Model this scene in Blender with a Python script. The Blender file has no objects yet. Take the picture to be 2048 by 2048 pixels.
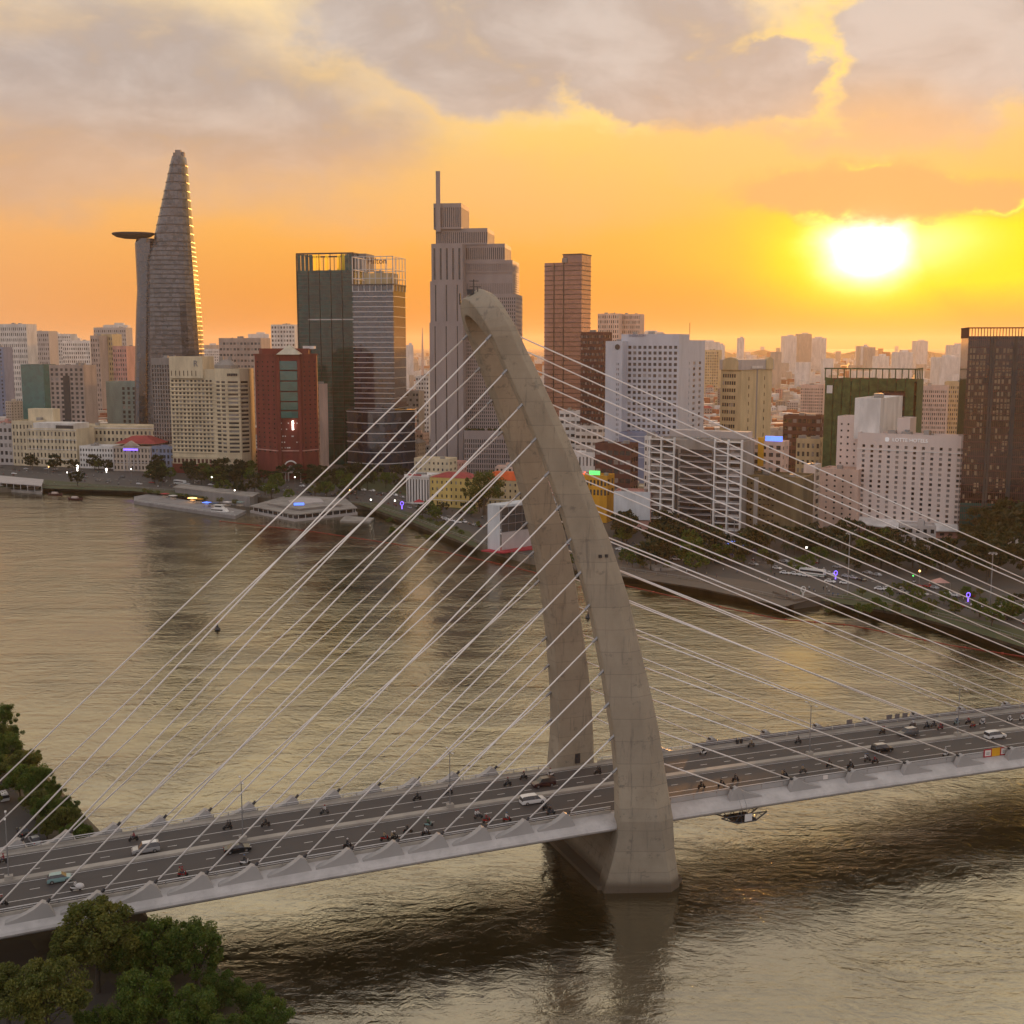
import bpy, bmesh, math, random
from mathutils import Vector, Matrix
random.seed(7)
R = math.radians
scene = bpy.context.scene
C = scene.collection
# ------------------------------------------------------------------ camera
FPX, CAMH, HOR = 2400.0, 100.0, 690.0          # focal length in photo pixels, camera height, horizon row
PITCH = math.atan((1024 - HOR) / FPX)
CP, SP = math.cos(PITCH), math.sin(PITCH)
cd = bpy.data.cameras.new('camera'); cam = bpy.data.objects.new('camera', cd); C.objects.link(cam)
cd.sensor_width = 36; cd.lens = FPX / 2048 * 36; cd.clip_start = 1; cd.clip_end = 90000
cam.location = (0, 0, CAMH); cam.rotation_euler = (math.pi / 2 - PITCH, 0, 0)
scene.camera = cam
SUN_AZ, SUN_EL = R(16.1), R(4.3)               # azimuth from +Y towards +X
# ------------------------------------------------------------------ render / colour
vs = scene.view_settings
vs.view_transform = 'Standard'; vs.look = 'None'; vs.exposure = 0.06; vs.gamma = 1.0; vs.use_curve_mapping = False
cy = scene.cycles
cy.use_denoising = True; cy.max_bounces = 4; cy.diffuse_bounces = 2; cy.glossy_bounces = 3
cy.transmission_bounces = 3; cy.volume_bounces = 0; cy.transparent_max_bounces = 8
cy.caustics_reflective = False; cy.caustics_refractive = False
cy.sample_clamp_indirect = 6.0
# ------------------------------------------------------------------ node helper
class NT:
    def __init__(s, tree): s.t = tree; s.n = tree.nodes; s.l = tree.links
    def new(s, typ, **kw):
        n = s.n.new(typ)
        for k, v in kw.items(): setattr(n, k, v)
        return n
    def put(s, sock, v):
        if isinstance(v, bpy.types.NodeSocket): s.l.new(v, sock)
        elif v is not None:
            if sock.type == 'RGBA' and len(v) == 3: v = (*v, 1)
            sock.default_value = v
    def m(s, op, a, b=None, c=None, clamp=False):
        n = s.new('ShaderNodeMath', operation=op, use_clamp=clamp)
        s.put(n.inputs[0], a)
        if b is not None: s.put(n.inputs[1], b)
        if c is not None: s.put(n.inputs[2], c)
        return n.outputs[0]
    def mix(s, f, a, b, blend='MIX'):
        n = s.new('ShaderNodeMix', data_type='RGBA', blend_type=blend)
        n.clamp_factor = True
        s.put(n.inputs[0], f); s.put(n.inputs[6], a); s.put(n.inputs[7], b)
        return n.outputs[2]
    def rng(s, v, a, b, c=0.0, d=1.0, smooth=True):
        n = s.new('ShaderNodeMapRange', interpolation_type='SMOOTHSTEP' if smooth else 'LINEAR')
        for i, x in enumerate((v, a, b, c, d)): s.put(n.inputs[i], x)
        return n.outputs[0]
    def noise(s, vec, scale, detail=4, rough=.55, dist=0.0):
        n = s.new('ShaderNodeTexNoise'); s.put(n.inputs['Vector'], vec)
        n.inputs['Scale'].default_value = scale; n.inputs['Detail'].default_value = detail
        n.inputs['Roughness'].default_value = rough; n.inputs['Distortion'].default_value = dist
        return n.outputs['Fac']
    def scale(s, vec, sc, loc=(0, 0, 0), rot=(0, 0, 0)):
        n = s.new('ShaderNodeMapping'); s.put(n.inputs[0], vec)
        n.inputs['Scale'].default_value = sc; n.inputs['Location'].default_value = loc; n.inputs['Rotation'].default_value = rot
        return n.outputs[0]
    def ramp(s, f, pts):
        n = s.new('ShaderNodeValToRGB'); s.put(n.inputs[0], f)
        e = n.color_ramp.elements
        while len(e) < len(pts): e.new(.5)
        for k, (p, c) in enumerate(pts): e[k].position = p; e[k].color = (*c, 1)
        return n.outputs[0]
# ------------------------------------------------------------------ world: sunset sky with cloud banks
w = bpy.data.worlds.new('World'); scene.world = w; w.use_nodes = True
W = NT(w.node_tree); W.n.clear()
def pxdir(x, y):
    r = (x - 1024) / FPX; u = (1024 - y) / FPX
    v = Vector((r, CP + u * SP, -SP + u * CP)).normalized()
    return math.atan2(v.x, v.y), math.asin(v.z)
tc = W.new('ShaderNodeTexCoord').outputs['Generated']
sep = W.new('ShaderNodeSeparateXYZ'); W.put(sep.inputs[0], tc)
DX, DY, DZ = sep.outputs
AZ = W.m('ARCTAN2', DX, DY); EL = W.m('ARCSINE', DZ)
sunv = (math.sin(SUN_AZ) * math.cos(SUN_EL), math.cos(SUN_AZ) * math.cos(SUN_EL), math.sin(SUN_EL))
vd = W.new('ShaderNodeVectorMath', operation='DOT_PRODUCT'); W.put(vd.inputs[0], tc); vd.inputs[1].default_value = sunv
COSS = vd.outputs['Value']
sky = W.new('ShaderNodeTexSky', sky_type='NISHITA'); sky.sun_disc = False
sky.sun_elevation = SUN_EL; sky.sun_rotation = SUN_AZ; sky.air_density = 1.6; sky.dust_density = 4.0; sky.ozone_density = 1.0
nish = W.mix(1.0, sky.outputs[0], (.006, .006, .006), 'MULTIPLY')
el01 = W.m('DIVIDE', W.m('MAXIMUM', EL, 0.0), R(90))
clear = W.ramp(el01, [(0, (.76, .24, .024)), (.03, (.90, .35, .050)), (.06, (1.0, .47, .085)), (.10, (1.0, .61, .165)), (.178, (1.04, .81, .46)), (.27, (1.22, 1.06, .78)), (.48, (.50, .45, .42)), (1, (.28, .275, .31))])  # band above the frame brightened, here and in side, to lift water reflections
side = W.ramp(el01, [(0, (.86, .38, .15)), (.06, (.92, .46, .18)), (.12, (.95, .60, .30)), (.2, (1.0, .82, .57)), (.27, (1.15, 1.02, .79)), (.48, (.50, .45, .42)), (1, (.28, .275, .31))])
back = W.ramp(el01, [(0, (.74, .66, .65)), (.1, (.86, .78, .77)), (.4, (.80, .77, .79)), (1, (.28, .275, .31))])  # unseen sky behind the camera, raised to lighten the facing facades
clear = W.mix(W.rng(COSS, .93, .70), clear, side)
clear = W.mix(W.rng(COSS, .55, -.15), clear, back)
# warped coordinates so that cloud outlines billow
wn = W.new('ShaderNodeTexNoise'); W.put(wn.inputs['Vector'], W.scale(tc, (1, 1, 1.6)))
wn.inputs['Scale'].default_value = 6.0; wn.inputs['Detail'].default_value = 7; wn.inputs['Roughness'].default_value = .60
wsep = W.new('ShaderNodeSeparateColor'); W.put(wsep.inputs[0], wn.outputs['Color'])
WA = W.m('ADD', AZ, W.m('MULTIPLY', W.m('SUBTRACT', wsep.outputs[0], .5), .30))
WE = W.m('ADD', EL, W.m('MULTIPLY', W.m('SUBTRACT', wsep.outputs[1], .5), .115))
fine = W.noise(W.scale(tc, (1, 1, 2.0), (3.1, 1.7, .4)), 9.0, 6, .58, .3)
def blob(x, y, rx, ry, soft=.45, A=None, E=None):
    a, e = pxdir(x, y)
    dx = W.m('DIVIDE', W.m('SUBTRACT', A or WA, a), rx / FPX)
    dy = W.m('DIVIDE', W.m('SUBTRACT', E or WE, e), ry / FPX)
    d = W.m('SQRT', W.m('ADD', W.m('MULTIPLY', dx, dx), W.m('MULTIPLY', dy, dy)))
    return W.rng(d, 1.0 + soft, 1.0 - soft)
mx = lambda a, b: W.m('MAXIMUM', a, b)
big = W.noise(W.scale(tc, (1, 1, 2.6), (.7, .2, 1.3)), 2.6, 6, .55, .4)
gen = W.m('MULTIPLY', W.rng(big, .50, .64), W.rng(EL, R(11), R(30)))
gen = W.m('MULTIPLY', gen, W.m('SUBTRACT', 1.0, blob(1555, 60, 90, 230, .5)))
m_l = mx(blob(250, 190, 470, 150, .5), mx(blob(520, 260, 300, 110, .6), blob(120, 330, 360, 70, .6)))
m_c = mx(blob(1080, 50, 440, 135, .22), mx(blob(1360, 165, 230, 95, .25), blob(1000, 150, 200, 75, .35)))
m_r = mx(blob(1880, 100, 270, 160, .22), blob(1800, 230, 240, 60, .4))
m_s = mx(blob(1700, 385, 165, 58, .32), blob(1880, 400, 170, 36, .4))
thin = W.m('MULTIPLY', blob(700, 380, 620, 70, .8), .35)
thin2 = W.m('MULTIPLY', blob(1750, 300, 420, 60, .8), .35)
cl = mx(mx(m_l, m_c), mx(m_r, gen))
cl = W.m('MULTIPLY', cl, W.rng(fine, .16, .46, .35, 1.0))
soft = mx(thin, thin2)
shade = W.rng(fine, .35, .7)
ccol = W.mix(shade, (.42, .355, .345), (.61, .545, .525))
ccol = W.mix(W.rng(COSS, .990, .9995), ccol, (.90, .52, .24))
ccol = W.mix(W.m('MULTIPLY', W.rng(EL, R(12), R(5)), .7), ccol, (.82, .44, .20))
ccol = W.mix(W.rng(COSS, .3, -.4), ccol, (.66, .62, .64))
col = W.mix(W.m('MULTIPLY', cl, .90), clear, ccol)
col = W.mix(soft, col, (.78, .47, .27))
# bright rims where cloud thins out towards the sun
rim = W.m('MULTIPLY', W.m('MULTIPLY', cl, W.m('SUBTRACT', 1.0, cl)), 4.0)
col = W.mix(W.m('MULTIPLY', W.m('MULTIPLY', rim, W.rng(COSS, .93, .995, 0, .8)), W.rng(wsep.outputs[2], .42, .58)), col, (1.15, .80, .22))
# the low sun burning through a gap under the small cloud
sa, se = pxdir(1722, 500)
def glow(rx, ry, x=None, y=None):
    a, e = (sa, se) if x is None else pxdir(x, y)
    fa = W.m('ADD', AZ, W.m('MULTIPLY', W.m('SUBTRACT', wsep.outputs[0], .5), .05))
    fe = W.m('ADD', EL, W.m('MULTIPLY', W.m('SUBTRACT', wsep.outputs[1], .5), .03))
    dx = W.m('DIVIDE', W.m('SUBTRACT', fa, a), rx / FPX); dy = W.m('DIVIDE', W.m('SUBTRACT', fe, e), ry / FPX)
    return W.m('EXPONENT', W.m('MULTIPLY', W.m('ADD', W.m('MULTIPLY', dx, dx), W.m('MULTIPLY', dy, dy)), -1.0))
halo = mx(glow(190, 100, 1735, 515), W.m('MULTIPLY', glow(340, 72, 1940, 510), .95))
veil = W.m('SUBTRACT', 1.0, W.m('MULTIPLY', m_s, .92))
col = W.mix(W.m('MULTIPLY', W.m('MULTIPLY', W.m('MINIMUM', W.m('MULTIPLY', halo, 1.7), 1.0), veil), 1.0), col, (1.18, .84, .0))
col = W.mix(W.m('MULTIPLY', m_s, .9), col, (.90, .43, .17))
rs = W.m('MULTIPLY', W.m('MULTIPLY', m_s, W.m('SUBTRACT', 1.0, m_s)), 4.0)
col = W.mix(W.m('MULTIPLY', W.m('MULTIPLY', W.m('POWER', rs, 3.0), W.rng(wsep.outputs[2], .42, .54)), 1.0), col, (1.2, .88, .12))
core = W.m('MULTIPLY', mx(glow(62, 47), W.m('MULTIPLY', glow(120, 40, 1790, 490), .12)), veil)
col = W.mix(core, col, (5.0, 4.6, 3.6))
col = W.mix(W.rng(EL, 0.0, R(-2)), col, (.62, .36, .20))
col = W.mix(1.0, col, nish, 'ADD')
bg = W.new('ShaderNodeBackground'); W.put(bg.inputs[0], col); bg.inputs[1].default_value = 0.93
W.l.new(bg.outputs[0], W.new('ShaderNodeOutputWorld').inputs[0])
w.cycles.sampling_method = 'MANUAL'; w.cycles.sample_map_resolution = 1024
# ------------------------------------------------------------------ sun
sl = bpy.data.lights.new('sun', 'SUN'); sl.energy = 3.4; sl.angle = R(2.0); sl.color = (1.0, .43, .10)
so = bpy.data.objects.new('sun', sl); C.objects.link(so)
so.rotation_euler = Vector(sunv).to_track_quat('Z', 'Y').to_euler()
so.location = (300, 900, 400)
# ------------------------------------------------------------------ pixel -> place
def ray(x, y):
    r = (x - 1024) / FPX; u = (1024 - y) / FPX
    return Vector((r, CP + u * SP, -SP + u * CP))
def P(x, y, z=3.0):                      # where the sight line through a photo pixel meets height z
    d = ray(x, y); k = (z - CAMH) / d.z
    return Vector((d.x * k, d.y * k, z))
def Yg(y, z=3.0): return P(1024, y, z).y
def zat(y, Y):                           # height of a point at distance Y seen on row y
    d = ray(1024, y); return CAMH + d.z / d.y * Y
def colX(x, Y, z=30.0): return (x - 1024) / FPX * (Y * CP - (z - CAMH) * SP)
# ------------------------------------------------------------------ materials
MAT = {}
def mat(key, col, rough=.75, metal=0.0, var=.16, vs=(.15, .15, .04), bump=0.0, bscale=3.0, spec=None, ior=None, dirt=.25, emit=None, es=0.0):
    if key in MAT: return MAT[key]
    m = bpy.data.materials.new(key); m.use_nodes = True; T = NT(m.node_tree)
    b = T.n['Principled BSDF']
    g = T.new('ShaderNodeNewGeometry').outputs['Position']
    if var > 0:
        n1 = T.noise(T.scale(g, vs), 1.0, 5, .6)
        n2 = T.noise(T.scale(g, (.9, .9, .12)), 1.0, 4, .65)
        lo = tuple(c * (1 - var) for c in col); hi = tuple(min(1, c * (1 + var)) for c in col)
        cc = T.mix(T.rng(n1, .3, .7), lo, hi)
        if dirt > 0:
            cc = T.mix(T.m('MULTIPLY', T.rng(n2, .52, .75), dirt), cc, tuple(c * .55 + .01 for c in col))
        T.put(b.inputs['Base Color'], cc)
    else:
        b.inputs['Base Color'].default_value = (*col, 1)
    b.inputs['Roughness'].default_value = rough; b.inputs['Metallic'].default_value = metal
    if ior: b.inputs['IOR'].default_value = ior
    if bump:
        bn = T.new('ShaderNodeBump'); bn.inputs['Strength'].default_value = bump; bn.inputs['Distance'].default_value = .05
        T.put(bn.inputs['Height'], T.noise(g, bscale, 5, .6)); T.l.new(bn.outputs[0], b.inputs['Normal'])
    if emit:
        b.inputs['Emission Color'].default_value = (*emit, 1); b.inputs['Emission Strength'].default_value = es
    MAT[key] = m; return m
def glassmat(key, col, rough=.08, ior=1.6, wob=.35, metal=0.0, cell=1.0):
    if key in MAT: return MAT[key]
    m = bpy.data.materials.new(key); m.use_nodes = True; T = NT(m.node_tree); b = T.n['Principled BSDF']
    g = T.new('ShaderNodeNewGeometry').outputs['Position']
    v = T.new('ShaderNodeTexVoronoi'); T.put(v.inputs['Vector'], T.scale(g, (.28, .28, .3))); v.inputs['Scale'].default_value = 1.0
    sp = T.new('ShaderNodeSeparateColor'); T.put(sp.inputs[0], v.outputs['Color'])
    cc = T.mix(sp.outputs[0], tuple(c * (1 - .45 * cell) for c in col), tuple(c * (1 + .5 * cell) for c in col))
    T.put(b.inputs['Base Color'], cc)
    b.inputs['Roughness'].default_value = rough; b.inputs['IOR'].default_value = ior; b.inputs['Metallic'].default_value = metal
    bn = T.new('ShaderNodeBump'); bn.inputs['Strength'].default_value = wob; bn.inputs['Distance'].default_value = .05
    T.put(bn.inputs['Height'], T.noise(g, .22, 2, .5)); T.l.new(bn.outputs[0], b.inputs['Normal'])
    MAT[key] = m; return m
glassmat('glass', (.035, .036, .042)); glassmat('glass_curtain', (.22, .20, .19), .3, 1.5)
glassmat('glass_green', (.006, .050, .042), .06, 1.55, .5); glassmat('glass_teal', (.015, .11, .105), .08, 1.8, .35, 0, .4)
glassmat('glass_blue', (.022, .028, .045), .06, 1.9, .45); glassmat('glass_brown', (.030, .020, .022), .10, 1.7)
glassmat('glass_grey', (.085, .085, .095), .10, 1.6, .15); glassmat('glass_mauve', (.42, .33, .36), .12, 1.9, .15, .6, .15)
mat('paint_white', (.74, .72, .69), .35, var=.06, dirt=.12); mat('line_white', (.62, .60, .57), .7, var=.2, dirt=.5, vs=(.8, .8, .8))
mat('steel_grey', (.30, .30, .31), .4, .6, var=.1); mat('dark_metal', (.05, .05, .055), .45, .5, var=.1)
mat('kerb', (.36, .33, .29), .85, bump=.3); mat('black_rubber', (.018, .018, .018), .8, var=0)
mat('lamp_white', (.8, .8, .8), .4, var=0, emit=(1, .93, .82), es=7.0); mat('lamp_amber', (.8, .4, .1), .4, var=0, emit=(1, .5, .15), es=5.0)
mat('neon_violet', (.2, .1, .6), .4, var=0, emit=(.22, .12, 1.0), es=2.4); mat('neon_blue', (.1, .2, .6), .4, var=0, emit=(.1, .22, 1.0), es=1.6)
mat('neon_green', (.1, .5, .1), .4, var=0, emit=(.1, .9, .15), es=1.6); mat('lamp_red', (.6, .05, .02), .4, var=0, emit=(1, .08, .04), es=4)
def streets(key, base, joint, step):
    m = mat(key, base, .82, var=.22, vs=(.05, .05, .05), bump=.35, bscale=1.2, dirt=.0)
    return m
# pylon concrete: pour joints, blotches and stains
def concrete():
    m = bpy.data.materials.new('concrete'); m.use_nodes = True; T = NT(m.node_tree); b = T.n['Principled BSDF']
    g = T.new('ShaderNodeNewGeometry').outputs['Position']
    s = T.new('ShaderNodeSeparateXYZ'); T.put(s.inputs[0], g)
    zz = T.m('ADD', s.outputs[2], T.m('MULTIPLY', T.noise(g, .3, 2), .25))
    fr = T.m('FRACT', T.m('DIVIDE', zz, 4.1)); fr2 = T.m('FRACT', T.m('DIVIDE', zz, 1.37))
    lift = T.new('ShaderNodeTexWhiteNoise', noise_dimensions='1D'); T.put(lift.inputs['W'], T.m('FLOOR', T.m('DIVIDE', zz, 4.1)))
    c = T.mix(T.noise(T.scale(g, (.22, .22, .14)), 1.0, 6, .62), (.225, .188, .136), (.46, .395, .30))
    c = T.mix(T.m('MULTIPLY', lift.outputs['Value'], .28), c, (.20, .175, .145))
    c = T.mix(T.m('MULTIPLY', T.m('LESS_THAN', fr, .018), .55), c, (.12, .105, .09))
    c = T.mix(T.m('MULTIPLY', T.m('LESS_THAN', fr2, .02), .22), c, (.15, .13, .11))
    st = T.noise(T.scale(g, (.9, .9, .06)), 1.0, 6, .7)
    c = T.mix(T.m('MULTIPLY', T.rng(st, .53, .70), .65), c, (.13, .115, .10))
    bl = T.noise(T.scale(g, (.35, .35, .5), (4, 2, 1)), 1.0, 5, .75)
    c = T.mix(T.m('MULTIPLY', T.rng(bl, .57, .68), .6), c, (.14, .125, .105))
    c = T.mix(T.rng(s.outputs[2], 3.0, 1.2, 0, .85), c, (.085, .062, .04))
    T.put(b.inputs['Base Color'], c); b.inputs['Roughness'].default_value = .85
    bn = T.new('ShaderNodeBump'); bn.inputs['Strength'].default_value = .35; bn.inputs['Distance'].default_value = .06
    T.put(bn.inputs['Height'], T.m('ADD', T.noise(g, 1.4, 6, .7), T.m('MULTIPLY', T.m('LESS_THAN', fr, .02), -1.5)))
    T.l.new(bn.outputs[0], b.inputs['Normal']); MAT['concrete'] = m
concrete()
def asphalt(key, a, b_, wear):
    m = bpy.data.materials.new(key); m.use_nodes = True; T = NT(m.node_tree); b = T.n['Principled BSDF']
    g = T.new('ShaderNodeNewGeometry').outputs['Position']
    gg = T.scale(g, (1, 1, 1), rot=(0, 0, -.369))
    c = T.mix(T.noise(T.scale(gg, (.03, .5, .1)), 1.0, 5, .6), a, b_)
    c = T.mix(T.m('MULTIPLY', T.rng(T.noise(g, .12, 6, .7), .5, .75), .35), c, wear)
    c = T.mix(T.m('MULTIPLY', T.noise(g, 3.0, 2, .8), .25), c, tuple(x * .7 for x in a))
    T.put(b.inputs['Base Color'], c); b.inputs['Roughness'].default_value = .78
    MAT[key] = m
asphalt('asphalt', (.062, .055, .054), (.085, .076, .073), (.105, .092, .085))
asphalt('asphalt_city', (.05, .047, .046), (.075, .068, .064), (.10, .09, .08))
asphalt('ground_city', (.060, .052, .044), (.095, .083, .072), (.05, .048, .034))
asphalt('grass', (.030, .045, .012), (.060, .075, .020), (.08, .075, .035))
asphalt('apron', (.085, .066, .050), (.17, .135, .105), (.05, .038, .026))
def foliage(key, c1, c2, c3):
    m = bpy.data.materials.new(key); m.use_nodes = True; T = NT(m.node_tree); b = T.n['Principled BSDF']
    gm = T.new('ShaderNodeNewGeometry'); oi = T.new('ShaderNodeObjectInfo')
    c = T.mix(gm.outputs['Random Per Island'], c1, c2)
    c = T.mix(T.rng(T.noise(gm.outputs['Position'], .35, 3, .6), .45, .7), c, c3)
    c = T.mix(T.m('MULTIPLY', oi.outputs['Random'], .35), c, tuple(x * .6 for x in c1))
    T.put(b.inputs['Base Color'], c); b.inputs['Roughness'].default_value = .55
    tr = T.new('ShaderNodeBsdfTranslucent'); T.put(tr.inputs[0], c)
    ms = T.new('ShaderNodeMixShader'); ms.inputs[0].default_value = .45
    T.l.new(b.outputs[0], ms.inputs[1]); T.l.new(tr.outputs[0], ms.inputs[2]); T.l.new(ms.outputs[0], T.n['Material Output'].inputs[0])
    MAT[key] = m
foliage('leaf_olive', (.075, .105, .016), (.17, .185, .032), (.23, .22, .04))
foliage('leaf_green', (.055, .105, .012), (.13, .20, .024), (.18, .215, .028))
foliage('leaf_dark', (.018, .032, .008), (.045, .060, .015), (.07, .075, .018))
mat('bark', (.075, .06, .045), .9, bump=.5)
# river
def river():
    m = bpy.data.materials.new('river_water'); m.use_nodes = True; T = NT(m.node_tree); b = T.n['Principled BSDF']
    g = T.new('ShaderNodeNewGeometry').outputs['Position']
    c = T.mix(T.rng(T.noise(g, .012, 4, .6), .35, .65), (.010, .008, .002), (.024, .019, .006))
    T.put(b.inputs['Base Color'], c)
    b.inputs['Roughness'].default_value = .05; b.inputs['IOR'].default_value = 4.3; b.inputs['Specular Tint'].default_value = (1.0, .95, .81, 1)
    warp = T.new('ShaderNodeVectorMath', operation='ADD'); T.put(warp.inputs[0], g)
    wv = T.new('ShaderNodeTexNoise'); T.put(wv.inputs['Vector'], g); wv.inputs['Scale'].default_value = .02; wv.inputs['Detail'].default_value = 3
    sc = T.new('ShaderNodeVectorMath', operation='SCALE'); T.put(sc.inputs[0], wv.outputs['Color']); sc.inputs['Scale'].default_value = 22
    T.l.new(sc.outputs[0], warp.inputs[1])
    q = warp.outputs[0]
    patch = T.m('MULTIPLY', T.rng(T.noise(T.scale(g, (1, 1, 1), rot=(0, 0, .6)), .011, 4, .6, .8), .36, .58, .45, 1.0), T.rng(T.noise(g, .05, 3, .6), .3, .6, .7, 1.0))
    n1 = T.noise(T.scale(q, (.11, .24, 1), rot=(0, 0, .5)), 1.0, 3, .5, .6)
    n2 = T.noise(T.scale(q, (.34, .62, 1), rot=(0, 0, .2)), 1.0, 4, .55, .9)
    n3 = T.noise(T.scale(q, (1.3, 2.2, 1), rot=(0, 0, -.3)), 1.0, 3, .6, .5)
    h = T.m('ADD', T.m('MULTIPLY', n1, 1.45), T.m('ADD', T.m('MULTIPLY', n2, 1.0), T.m('MULTIPLY', n3, .34)))
    strk = T.rng(T.noise(T.scale(g, (.007, .05, 1), rot=(0, 0, .55)), 1.0, 4, .6, 1.2), .36, .60, .72, 1.12)
    h = T.m('MULTIPLY', h, T.m('MULTIPLY', patch, strk))
    bn = T.new('ShaderNodeBump'); bn.inputs['Strength'].default_value = 1.0; bn.inputs['Distance'].default_value = .20
    T.put(bn.inputs['Height'], h); T.l.new(bn.outputs[0], b.inputs['Normal'])
    MAT['river_water'] = m
river()
# ------------------------------------------------------------------ mesh builder
class MB:
    def __init__(s): s.v = []; s.f = []; s.mi = []
    def add(s, vs, fs, mi=0):
        o = len(s.v); s.v += [tuple(v) for v in vs]; s.f += [tuple(i + o for i in f) for f in fs]; s.mi += [mi] * len(fs)
    def quad(s, a, b, c, d, mi=0): s.add((a, b, c, d), ((0, 1, 2, 3),), mi)
    def hexa(s, p, mi=0):                # 8 points: bottom 4 ccw, top 4 ccw
        s.add(p, ((3, 2, 1, 0), (4, 5, 6, 7), (0, 1, 5, 4), (1, 2, 6, 5), (2, 3, 7, 6), (3, 0, 4, 7)), mi)
    def box(s, c, d, rz=0.0, mi=0):
        hx, hy, hz = d[0] / 2, d[1] / 2, d[2] / 2; ca, sa_ = math.cos(rz), math.sin(rz)
        pts = []
        for z in (-hz, hz):
            for x, y in ((-hx, -hy), (hx, -hy), (hx, hy), (-hx, hy)):
                pts.append((c[0] + x * ca - y * sa_, c[1] + x * sa_ + y * ca, c[2] + z))
        s.hexa(pts, mi)
    def prism(s, poly, z0, z1, mi=0, cap=True):
        n = len(poly)
        vs = [(p[0], p[1], z0) for p in poly] + [(p[0], p[1], z1) for p in poly]
        fs = [(i, (i + 1) % n, n + (i + 1) % n, n + i) for i in range(n)]
        if cap: fs += [tuple(range(n, 2 * n)), tuple(range(n - 1, -1, -1))]
        s.add(vs, fs, mi)
    def tube(s, pts, rad, n=8, mi=0, cap=True):
        pts = [Vector(p) for p in pts]; rr = rad if isinstance(rad, (list, tuple)) else [rad] * len(pts)
        vs = []; up = Vector((0, 0, 1))
        for i, p in enumerate(pts):
            d = (pts[min(i + 1, len(pts) - 1)] - pts[max(i - 1, 0)]).normalized()
            a = d.cross(up if abs(d.z) < .95 else Vector((1, 0, 0))).normalized(); b = a.cross(d)
            for k in range(n):
                t = 2 * math.pi * k / n; vs.append(p + (a * math.cos(t) + b * math.sin(t)) * rr[i])
        fs = []
        for i in range(len(pts) - 1):
            for k in range(n):
                k2 = (k + 1) % n; fs.append((i * n + k, i * n + k2, (i + 1) * n + k2, (i + 1) * n + k))
        if cap: fs += [tuple(range(n - 1, -1, -1)), tuple(range((len(pts) - 1) * n, len(pts) * n))]
        s.add(vs, fs, mi)
    def loft(s, rings, mi=0, close=True, cap=True):
        n = len(rings[0]); vs = [p for r in rings for p in r]; fs = []
        for i in range(len(rings) - 1):
            for k in range(n if close else n - 1):
                k2 = (k + 1) % n; fs.append((i * n + k, i * n + k2, (i + 1) * n + k2, (i + 1) * n + k))
        if cap and close: fs += [tuple(range(n - 1, -1, -1)), tuple(range((len(rings) - 1) * n, len(rings) * n))]
        s.add(vs, fs, mi)
    def sphere(s, c, r, n=8, m=6, mi=0):
        r = r if isinstance(r, (tuple, list)) else (r, r, r)
        s.loft([[(c[0] + r[0] * math.sin(math.pi * (i + .02) / (m + .04)) * math.cos(2 * math.pi * k / n), c[1] + r[1] * math.sin(math.pi * (i + .02) / (m + .04)) * math.sin(2 * math.pi * k / n), c[2] - r[2] * math.cos(math.pi * (i + .02) / (m + .04))) for k in range(n)] for i in range(m + 1)], mi)
    def mesh(s, name, mats, org=(0, 0, 0), smooth=False, fix=False):
        me = bpy.data.meshes.new(name)
        ox, oy, oz = org
        me.from_pydata([(x - ox, y - oy, z - oz) for x, y, z in s.v], [], s.f)
        ms = mats if isinstance(mats, (list, tuple)) else [mats]
        for m_ in ms: me.materials.append(MAT[m_] if isinstance(m_, str) else m_)
        if len(ms) > 1: me.polygons.foreach_set('material_index', s.mi)
        if smooth: me.polygons.foreach_set('use_smooth', [True] * len(me.polygons))
        if fix:
            bm = bmesh.new(); bm.from_mesh(me); bmesh.ops.recalc_face_normals(bm, faces=bm.faces); bm.to_mesh(me); bm.free()
        me.update(); return me
    def build(s, name, mats, parent=None, smooth=False, fix=False, **tags):
        org = parent.get('_o', (0, 0, 0)) if parent else (0, 0, 0)
        return link(name, s.mesh(name, mats, org, smooth, fix), parent, **tags)
def link(name, me, parent=None, loc=None, rz=None, **tags):
    o = bpy.data.objects.new(name, me); C.objects.link(o)
    if parent: o.parent = parent; 
    if loc is not None: o.location = loc
    if rz is not None: o.rotation_euler = (0, 0, rz)
    for k, v in tags.items(): o[k] = v
    if parent is not None: o['_o'] = parent.get('_o', (0, 0, 0))
    return o
def thing(name, label, cat, loc=(0, 0, 0), group=None, rz=0.0):
    o = bpy.data.objects.new(name, None); C.objects.link(o); o.location = loc; o.rotation_euler = (0, 0, rz); o.empty_display_size = .5
    o['label'] = label; o['category'] = cat; o['_o'] = tuple(loc)
    if group: o['group'] = group
    return o
def copy_tree(src, loc=None, rz=None, scale=None, label=None, parent=None, swap=None):
    c = src.copy(); C.objects.link(c); c.parent = parent
    if loc is not None: c.location = loc
    if rz is not None: c.rotation_euler = (0, 0, rz)
    if scale is not None: c.scale = (scale,) * 3 if not isinstance(scale, (tuple, list)) else scale
    if label: c['label'] = label
    for ch in src.children: copy_tree(ch, parent=c)
    return c
TENS = ['', '', 'twenty', 'thirty', 'forty', 'fifty', 'sixty', 'seventy', 'eighty', 'ninety']
ORD = ['first', 'second', 'third', 'fourth', 'fifth', 'sixth', 'seventh', 'eighth', 'ninth', 'tenth', 'eleventh', 'twelfth', 'thirteenth', 'fourteenth', 'fifteenth', 'sixteenth', 'seventeenth', 'eighteenth', 'nineteenth', 'twentieth', 'twenty-first', 'twenty-second', 'twenty-third', 'twenty-fourth', 'twenty-fifth', 'twenty-sixth', 'twenty-seventh', 'twenty-eighth', 'twenty-ninth', 'thirtieth']
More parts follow.
